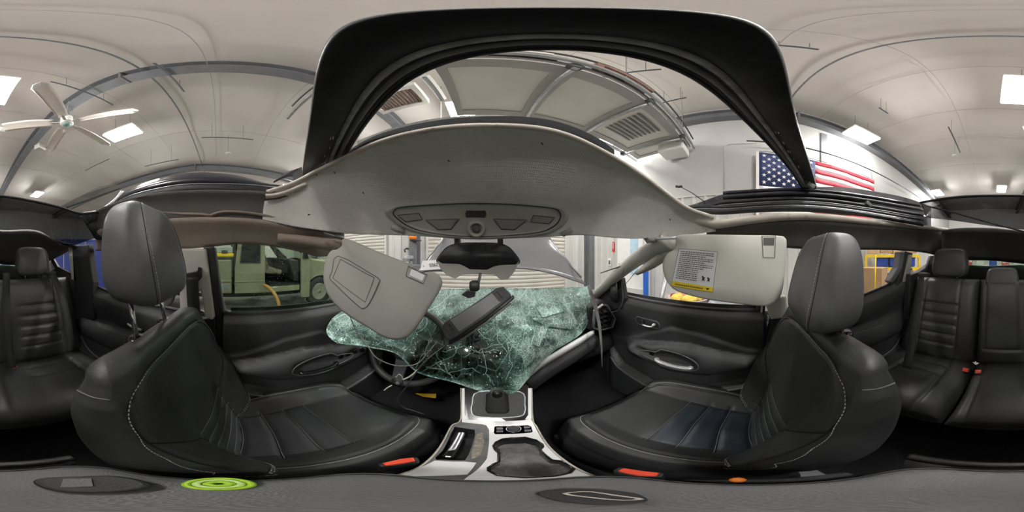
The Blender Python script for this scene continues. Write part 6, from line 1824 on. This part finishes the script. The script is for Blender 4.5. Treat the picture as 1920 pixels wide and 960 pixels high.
# ================================================================== BROKEN WINDSCREEN
gw = thing('windshield', 'shattered green laminated windscreen draped over the dashboard', 'windshield', (XC, .7, -.4))
rowsG = [  # (u, v, plan distance) from the far edge down to the near torn edge
    [(640, 585, .74), (690, 566, .80), (740, 556, .84), (800, 546, .88), (860, 542, .89), (926, 541, .885), (1000, 541, .89), (1060, 540, .93), (1102, 537, .985)],
    [(622, 600, .72), (680, 596, .74), (735, 600, .74), (795, 585, .78), (860, 578, .79), (926, 578, .78), (1000, 574, .80), (1060, 572, .86), (1106, 570, .93)],
    [(613, 622, .69), (670, 620, .69), (730, 628, .68), (790, 618, .70), (860, 612, .70), (926, 612, .68), (990, 606, .71), (1045, 602, .78), (1104, 598, .88)],
    [(628, 640, .66), (672, 636, .65), (728, 646, .63), (788, 650, .62), (860, 648, .615), (930, 650, .60), (985, 640, .62), (1035, 634, .70), (1088, 626, .82)],
    [(648, 645, .645), (690, 648, .63), (738, 658, .61), (786, 678, .585), (855, 682, .57), (930, 688, .545), (975, 676, .56), (1015, 666, .63), (1040, 656, .71)],
    [(662, 646, .64), (700, 652, .62), (745, 664, .60), (784, 698, .565), (850, 716, .545), (920, 737, .515), (962, 736, .515), (985, 715, .54), (1004, 690, .60)]]
ctl = [[pt(u, v, r=r_ - (.035 if (u < 760 and i_ > 0) else 0)) for u, v, r_ in row] for i_, row in enumerate(rowsG)]
GP = patch(ctl, 12, 14)
ni, nj = len(GP), len(GP[0])
def fold(p, i, j):
    a, c = i / (ni - 1), j / (nj - 1)
    n = .010 * math.sin(9 * c + 4 * a) * math.sin(7 * a + 1) + .006 * math.sin(31 * c + 3) * math.sin(23 * a)
    n += .018 * math.exp(-((a - .42) / .05) ** 2) * (1 if .62 < c < .92 else 0) * math.sin(max(0, (c - .62)) / .3 * math.pi)
    d = Vector(p).normalized()
    return Vector(p) + d * n * (.4 + .6 * math.sin(math.pi * min(1, a * 1.1)))
GP = [[fold(GP[i][j], i, j) for j in range(nj)] for i in range(ni)]
b = B().grid(GP)
gm = b.build('pane', 'crazed_glass', gw, smooth=True, fix=True)
at = gm.data.attributes.new('craze', 'FLOAT', 'POINT')
crz = []
for i in range(ni):
    for j in range(nj):
        a, c = i / (ni - 1), j / (nj - 1)
        k = .95 - 1.45 * math.exp(-(((a - .76) / .30) ** 2 + ((c - .50) / .20) ** 2)) - .75 * math.exp(-(((a - .40) / .16) ** 2 + ((c - .50) / .09) ** 2))
        k -= .60 * math.exp(-(((a - .85) / .22) ** 2 + ((c - .20) / .10) ** 2))
        edge_ = min(a, 1 - a, c * 1.3, (1 - c) * 1.3)
        k = max(k, .9 - edge_ / .06)
        crz.append(min(max(k, -.1), 1.0))
at.data.foreach_set('value', crz)
GB = bvh_of(GP)
brd = [GP[0][j] for j in range(nj)] + [GP[i][nj - 1] for i in range(1, ni)] + [GP[ni - 1][j] for j in range(nj - 2, -1, -1)] + [GP[i][0] for i in range(ni - 2, 0, -1)]
B().tube([p for p in brd[::2]], .0028, 5, closed=True).build('broken_edge', 'crazed_glass', gw, smooth=True)
for o_ in gw.children:
    if o_.name.startswith('broken_edge'):
        a_ = o_.data.attributes.new('craze', 'FLOAT', 'POINT'); a_.data.foreach_set('value', [.95] * len(o_.data.vertices))
# raised torn flaps on the passenger side
for k, P in enumerate(([(1003, 573), (1055, 566), (1066, 580), (1018, 596)], [(998, 598), (1012, 590), (1075, 606), (1070, 618), (1020, 610)], [(1006, 602), (1030, 610), (1010, 650), (996, 646)], [(976, 648), (1000, 646), (1004, 668), (984, 690)])):
    fp = [hit(GB, u, v, .016 + .012 * ((i + k) % 2), .7) for i, (u, v) in enumerate(P)]
    f_ = B().add(fp, [tuple(range(len(fp)))]).build('torn_flap', 'crazed_glass', gw, solid=.006)
    a_ = f_.data.attributes.new('craze', 'FLOAT', 'POINT'); a_.data.foreach_set('value', [1.0] * len(f_.data.vertices))
# long cracks as proud ridges of crushed glass
def crack(pts, rad=.0006):
    P = []
    for (a, c) in zip(pts[:-1], pts[1:]):
        for q in np.linspace(0, 1, 8)[:-1]:
            u = a[0] + (c[0] - a[0]) * q + random.uniform(-2, 2); v = a[1] + (c[1] - a[1]) * q + random.uniform(-2, 2)
            h_ = hit(GB, u, v, .0015)
            if h_ is not None: P.append(h_)
    if len(P) > 2: B().tube(P, rad, 4).build('crack_ridge', 'crack_glass', gw)
mat('crack_glass', (0.42, 0.60, 0.54), 0.25, spec=0.5, var=0.3, vscale=200)
random.seed(3)
for P in ([(780, 690), (800, 650), (812, 620), (830, 590), (850, 566)], [(870, 668), (905, 655), (950, 640), (985, 600)], [(950, 640), (960, 690), (945, 715)],
          [(830, 660), (870, 650), (900, 662), (940, 655)], [(800, 690), (850, 668), (862, 640)], [(905, 655), (912, 700), (930, 725)], [(925, 600), (935, 640), (955, 665)],
          [(985, 650), (980, 690), (960, 730)], [(790, 600), (815, 640), (850, 655)], [(700, 590), (690, 625), (720, 645)], [(660, 590), (672, 620), (700, 640)],
          [(880, 600), (905, 630), (930, 640)], [(760, 640), (775, 610), (770, 580)], [(840, 700), (880, 690), (905, 700)], [(1000, 600), (985, 625), (960, 640)],
          [(640, 605), (655, 630), (660, 640)], [(805, 640), (840, 615), (860, 600)], [(815, 660), (835, 690), (845, 705)], [(905, 555), (960, 570), (1010, 575)]):
    crack(P)
# glass crumbs on the sheet
gcb = B()
for k in range(420):
    u = random.uniform(640, 1095); v = random.uniform(548, 725)
    h_ = hit(GB, u, v, .002)
    if h_ is not None:
        gcb.box(h_, (random.uniform(.001, .003),) * 3, Matrix.Rotation(random.uniform(0, 3), 3, 'Z') @ Matrix.Rotation(random.uniform(0, 3), 3, 'X'))
gcb.build('glass_crumbs', 'crack_glass', gw)['kind'] = 'stuff'
# loose pillar rubber hanging at the right edge of the glass
hr_ = cr([pt(1103, 535, r=.90), pt(1112, 560, r=.87), pt(1122, 600, r=.83), pt(1127, 640, r=.78), pt(1129, 688, r=.74)], 5)
tag(B().tube(hr_, list(np.interp(np.arange(len(hr_)), [0, 6, len(hr_) - 1], [.008, .014, .003])), 8, flat=.6).build('rubber_strip', 'rubber_grey', smooth=True), 'loose grey rubber strip hanging at the right end of the broken glass', 'rubber strip')

# ================================================================== VISORS
def plane_pts(px, p0, p1, p2):
    n = (p1 - p0).cross(p2 - p0).normalized()
    out = []
    for u, v in px:
        d = ray(u, v); out.append(d * (p0.dot(n) / d.dot(n)))
    if n.dot(p0) < 0: n = -n
    return out, n
pa, pb_, pc = pt(640, 452, r=.57), pt(829, 530, r=.47), pt(742, 637, r=.44)
vz = thing('sun_visor', 'grey sun visor hanging twisted in front of the driver with closed mirror cover', 'sun visor', pa)
ol1 = [(647, 447), (700, 468), (740, 484), (775, 498), (780, 510), (798, 516), (806, 509), (820, 514), (829, 526), (826, 542), (800, 585), (777, 620), (762, 633), (742, 637), (720, 632), (690, 614), (640, 582), (617, 555), (608, 530), (608, 505), (612, 485), (622, 470), (632, 468), (642, 460)]
P, n_ = plane_pts(ol1, pa, pb_, pc)
def puffy(P, n_, th, m, parent, name='panel', sm=3):
    P = cr(P, sm, True); c = sum(P, Vector()) / len(P)
    rows = [[c + (p - c) * .5 - n_ * th * .5 for p in P], [c + (p - c) * .93 - n_ * th * .48 for p in P], [c + (p - c) * .985 - n_ * th * .3 for p in P], list(P), [c + (p - c) * .985 + n_ * th * .3 for p in P], [c + (p - c) * .93 + n_ * th * .48 for p in P], [c + (p - c) * .5 + n_ * th * .5 for p in P]]
    return B().grid(rows, True, True).build(name, m, parent, smooth=True)
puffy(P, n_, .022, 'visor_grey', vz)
def on_plane(px, p0, p1, p2, off):
    Q, n = plane_pts(px, p0, p1, p2); return [q - n * off for q in Q], n
cv = [(637, 481), (700, 515), (713, 524), (712, 532), (694, 570), (684, 577), (675, 573), (632, 533), (622, 522), (626, 510)]
Q, n_ = on_plane(cv, pa, pb_, pc, .0125)
mc_ = B().prism(cr(Q, 3, True), n_ * .004).build('mirror_cover', 'visor_grey', vz, bev=.0015)
B().tube(cr(Q, 3, True), .0016, 5, closed=True).build('cover_seam', 'visor_line', mc_)
Q, n_ = on_plane([(642, 487), (704, 521), (688, 566), (628, 522)], pa, pb_, pc, .0135)
B().tube(Q, .0012, 5, closed=True).build('cover_seam', 'visor_line', mc_)
Q, n_ = on_plane([(772, 505), (797, 517), (792, 528), (768, 517)], pa, pb_, pc, .0120)
B().prism(Q, n_ * .006).build('clip_slot', 'label_white', vz, bev=.002)
B().tube(on_plane([(766, 500), (801, 516), (794, 532), (762, 518)], pa, pb_, pc, .0118)[0], .0016, 5, closed=True).build('clip_seam', 'visor_line', vz)
B().tube([pt(608, 437, r=.60), pt(648, 450, r=.575)], .0045, 8).build('hinge_rod', 'steel_dark', vz, smooth=True)
qa, qb, qc = pt(1273, 441, x=.47), pt(1472, 448, x=.475), pt(1430, 572, x=.455)
vr = thing('sun_visor', 'pale sun visor swung to the passenger window with a warning label', 'sun visor', qa)
ol2 = [(1273, 441), (1330, 440), (1400, 441), (1460, 442), (1472, 446), (1475, 458), (1472, 500), (1468, 540), (1460, 562), (1448, 571), (1430, 574), (1380, 569), (1330, 562), (1290, 553), (1262, 541), (1248, 522), (1243, 503), (1245, 487), (1254, 474), (1264, 468), (1268, 455)]
P, n2 = plane_pts(ol2, qa, qb, qc)
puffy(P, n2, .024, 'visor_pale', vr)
lb, _ = on_plane([(1276, 467), (1347, 473), (1338, 547), (1262, 535)], qa, qb, qc, .0128)
lab_ = B().prism(lb, n2 * .001).build('warning_label', 'label_white', vr)
yl, _ = on_plane([(1264.5, 526), (1339.5, 538), (1338, 547), (1262, 535)], qa, qb, qc, .0132)
B().prism(yl, n2 * .001).build('yellow_band', 'label_yellow', lab_)
B().tube(lb, .0007, 4, closed=True).build('label_border', 'label_ink', lab_)
def lab_at(s, t, off=.0138):   # s along, t down the label
    a = lb[0].lerp(lb[1], s); c_ = lb[3].lerp(lb[2], s)
    return a.lerp(c_, t) - n2 * .0008
ink = B()
random.seed(11)
for k in range(15):
    t = .06 + k * .050; s = .07
    s1 = .93 if k < 9 else .60
    if k in (2, 5, 8): s1 -= .2
    while s < s1:
        w = random.uniform(.025, .07)
        q0, q1 = lab_at(s, t), lab_at(min(s + w, s1), t); dn = (lab_at(s, t + .018) - q0)
        ink.add([q0, q1, q1 + dn, q0 + dn], [(0, 1, 2, 3)]); s += w + .014
for (s, t, w, h_) in ((.70, .62, .09, .14), (.83, .64, .08, .12)):
    q = [lab_at(s + a * w, t + c_ * h_) for a, c_ in ((0, .2), (.4, 0), (.6, .3), (1, .2), (.8, .6), (1, 1), (.5, .8), (.1, 1), (.3, .5))]
    ink.add(q, [tuple(range(len(q)))])
for s in np.linspace(.10, .74, 15):
    q = [lab_at(s + a, .925 + c_) - n2 * .0005 for a, c_ in ((0, 0), (.028, 0), (.028, .03), (0, .03))]
    ink.add(q, [(0, 1, 2, 3)])
q = [lab_at(s, t) - n2 * .0005 for s, t in ((.84, .91), (.92, .91), (.88, .97))]; ink.add(q, [(0, 1, 2)])
ink.build('print', 'label_ink', lab_, fix=False)
Q, _ = on_plane([(1430, 447), (1451, 447), (1450, 462), (1430, 462)], qa, qb, qc, .0125)
B().prism(Q, n2 * .004).build('clip_slot', 'visor_line', vr, bev=.002)
B().tube(on_plane([(1428, 444), (1453, 444), (1451, 484), (1430, 483)], qa, qb, qc, .0122)[0], .0011, 5, closed=True).build('clip_seam', 'visor_line', vr)
B().tube([pt(1226, 448, x=.50), pt(1276, 446, x=.475)], .0045, 8).build('hinge_rod', 'silver_trim', vr, smooth=True)
B().tube([pt(1208, 442, x=.51), pt(1214, 452, x=.51), pt(1230, 449, x=.50)], .009, 8).build('hinge_bracket', 'visor_grey', vr, smooth=True)

# ================================================================== SENSOR HOUSING, MIRROR
yh = .62
sh_ = thing('sensor_housing', 'open black sensor housing with grey beige shell under the header', 'sensor housing', pt(895, 490, y=yh))
op = [(819, 488), (830, 472), (842, 461), (862, 456), (893, 455), (930, 456), (950, 461), (963, 473), (974, 489), (968, 496), (940, 497), (925, 500), (913, 506), (880, 505), (870, 499), (860, 495), (828, 494)]
O0 = cr([pt(u, v, y=yh) for u, v in op], 3, True); c = sum(O0, Vector()) / len(O0)
B().grid([O0, [c + (p - c) * .86 + Vector((0, .05, .0)) for p in O0], [c + (p - c) * .5 + Vector((0, .075, 0)) for p in O0]], True, True).build('recess', 'frame_black', sh_, smooth=True)
sl = [(819, 488), (824, 502), (836, 515), (852, 523), (866, 515), (893, 514), (927, 515), (940, 525), (953, 523), (966, 508), (974, 489), (968, 496), (940, 497), (925, 500), (913, 506), (880, 505), (870, 499), (860, 495), (828, 494)]
f0 = [pt(u, v, y=yh - .006) for u, v in sl]
B().prism(f0, (0, .02, 0)).build('shell', 'console_grey', sh_, bev=.003)
B().grid([[c + (p - c) * 1.02 for p in O0], [c + (p - c) * .96 + Vector((0, .06, 0)) for p in O0]], True).build('shell_side', 'console_grey', sh_, smooth=True)
for u in (858, 938):
    B().box(pt(u, 456, y=yh + .02), (.022, .03, .05)).build('clip', 'plastic_black', sh_, bev=.003)
ms = thing('mirror_stem', 'grey mirror stem with a black ball joint below the sensor housing', 'mirror stem', pt(898, 520, y=yh))
B().tube([pt(901, 512, y=.61), pt(896, 536, y=.60)], .010, 10, flat=.5).build('stem', 'plastic_grey', ms, smooth=True)
B().lathe([(.016, -.018), (.02, -.010), (.021, .010), (.014, .018)], pt(890, 536, y=.60), 'x', 18).build('ball_joint', 'plastic_black', ms, smooth=True)
B().prism([pt(u, v, y=.60) for u, v in ((864, 553), (876, 544), (892, 548), (890, 557), (878, 560))], (0, .02, 0)).build('bracket', 'plastic_black', ms, bev=.004)
# mirror: slanted black case seen from behind
mA, mB = pt(832, 627, r=.565), pt(952, 546, r=.63)
ax = (mB - mA).normalized(); vw = ((mA + mB) / 2).normalized(); nrm = (-vw - ax * (-vw).dot(ax)).normalized(); upv = nrm.cross(ax).normalized()
if upv.z < 0: upv = -upv
mm = thing('rearview_mirror', 'black rear-view mirror hanging slanted with its back towards the seats', 'mirror', (mA + mB) / 2)
def mp(a, h_, d): return (mA + mB) / 2 + ax * a + upv * h_ + nrm * d
L2 = (mB - mA).length / 2
b = B()
bl = [(-L2, -.022), (-L2 + .004, .026), (-L2 + .035, .040), (L2 - .03, .036), (L2 - .004, .024), (L2, -.016), (L2 - .01, -.028), (-L2 + .01, -.032)]
b.prism([mp(a, h_, .016) for a, h_ in bl], -nrm * .036); b.build('case', 'plastic_black', mm, bev=.006, seg=3)
b = B(); b.prism([mp(a, h_, .019) for a, h_ in ((-L2 + .052, -.020), (-L2 + .05, .034), (L2 - .055, .031), (L2 - .05, -.018))], -nrm * .01); b.build('back_cover', 'plastic_grey', mm, bev=.003)
for a0_ in (-L2 + .034, L2 - .044):
    B().ring([mp(a0_ + a, .006 + h_, .020) for a, h_ in ((-.012, -.018), (.010, -.018), (.010, .022), (-.012, .022))], [mp(a0_ + a, .006 + h_, .020) for a, h_ in ((-.007, -.013), (.006, -.013), (.006, .017), (-.007, .017))], -nrm * .008).build('retaining_clip', 'plastic_black', mm, bev=.001)
    B().prism([mp(a0_ + a, .006 + h_, .015) for a, h_ in ((-.007, -.013), (.006, -.013), (.006, .017), (-.007, .017))], -nrm * .002).build('clip_window', 'seam', mm)
b = B(); b.prism([mp(a, h_, .004) for a, h_ in ((-L2 - .004, -.046), (L2 + .004, -.038), (L2 + .008, -.024), (-L2 - .002, -.030))], -nrm * .03); b.build('lower_rail', 'plastic_gloss', mm, bev=.004)
for k in range(4):
    B().box(mp(-.02 + .016 * k, -.023, .005), (.005, .003, .004)).build('port', 'seam', mm)
B().tube([mp(-L2 - .02, -.050, -.006), mp(L2 - .02, -.044, -.006)], .0035, 6).build('wire_channel', 'plastic_grey', mm, smooth=True)

# ================================================================== CABLES AND LOOSE BITS
def wire(label, pts, rad, m, name='cable'):
    return tag(B().tube(cr(pts, 6), rad, 6).build(name, m, smooth=True), label, 'cable')
wire('long grey cable looping from the visor across the steering wheel', [pt(652, 582, r=.60), pt(668, 620, r=.56), pt(690, 650, r=.53), pt(705, 670, r=.51), pt(735, 684, r=.50), pt(765, 686, r=.50), pt(785, 680, r=.51), pt(805, 658, r=.53), pt(820, 640, r=.55)], .0022, 'cable_grey')
wire('black cable trailing from the mirror to the driver cushion', [pt(838, 645, r=.54), pt(800, 675, r=.49), pt(775, 705, r=.46), pt(760, 728, r=.44), pt(750, 740, r=.43), pt(746, 752, r=.425), pt(756, 764, r=.42), pt(775, 770, r=.41), pt(796, 777, r=.40)], .0024, 'rubber')
wire('short white wire loop on the steering wheel', [pt(742, 708, r=.50), pt(748, 702, r=.50), pt(755, 708, r=.50), pt(752, 714, r=.50)], .0016, 'cable_white')
wire('white ribbon cable below the broken glass', [pt(756, 712, r=.49), pt(770, 705, r=.49), pt(783, 694, r=.50)], .0032, 'cable_white')
t = thing('wheel_button_pod', 'small black button pod with a frayed wire end on the steering wheel rim', 'button pod', pt(745, 715, r=.485))
B().ball(pt(745, 715, r=.485), .019, 14, 8, (1.1, .6, .9)).build('pod', 'plastic_black', t, smooth=True)
B().tube([pt(735, 722, r=.478), pt(726, 727, r=.472), pt(720, 732, r=.468)], .0022, 5).build('frayed_wire', 'cable_white', t)
B().lathe([(.007, 0), (.007, -.006), (.003, -.008)], pt(746, 718, r=.466), 'y', 14).build('button', 'plastic_grey', t, smooth=True)
wire('thin pale wire hanging by the right dash vent', [pt(1170, 500, x=.56), pt(1166, 530, x=.58), pt(1168, 560, x=.60), pt(1160, 580, x=.60), pt(1145, 586, x=.59)], .0012, 'cable_grey')
wire('thin black wire hanging beside the right mirror sail', [pt(1190, 512, x=.58), pt(1175, 530, x=.59), pt(1160, 545, x=.60), pt(1148, 556, x=.61)], .0014, 'rubber')
yb_ = [pt(u, v, z=-.78) for u, v in ((778, 737), (818, 738), (817, 746), (792, 743))]
tag(B().prism(yb_, (0, 0, -.004)).build('yellow_strap', 'strap_yellow', bev=.001), 'short yellow strap lying under the dashboard by the driver seat', 'strap')
p = pt(1383, 900, z=-.60)
tag(B().ball(p, .007, 10, 6, (1.4, 1, .8)).build('bulb_stub', 'amber', smooth=True), 'tiny amber bulb lying beside the passenger cushion', 'bulb')
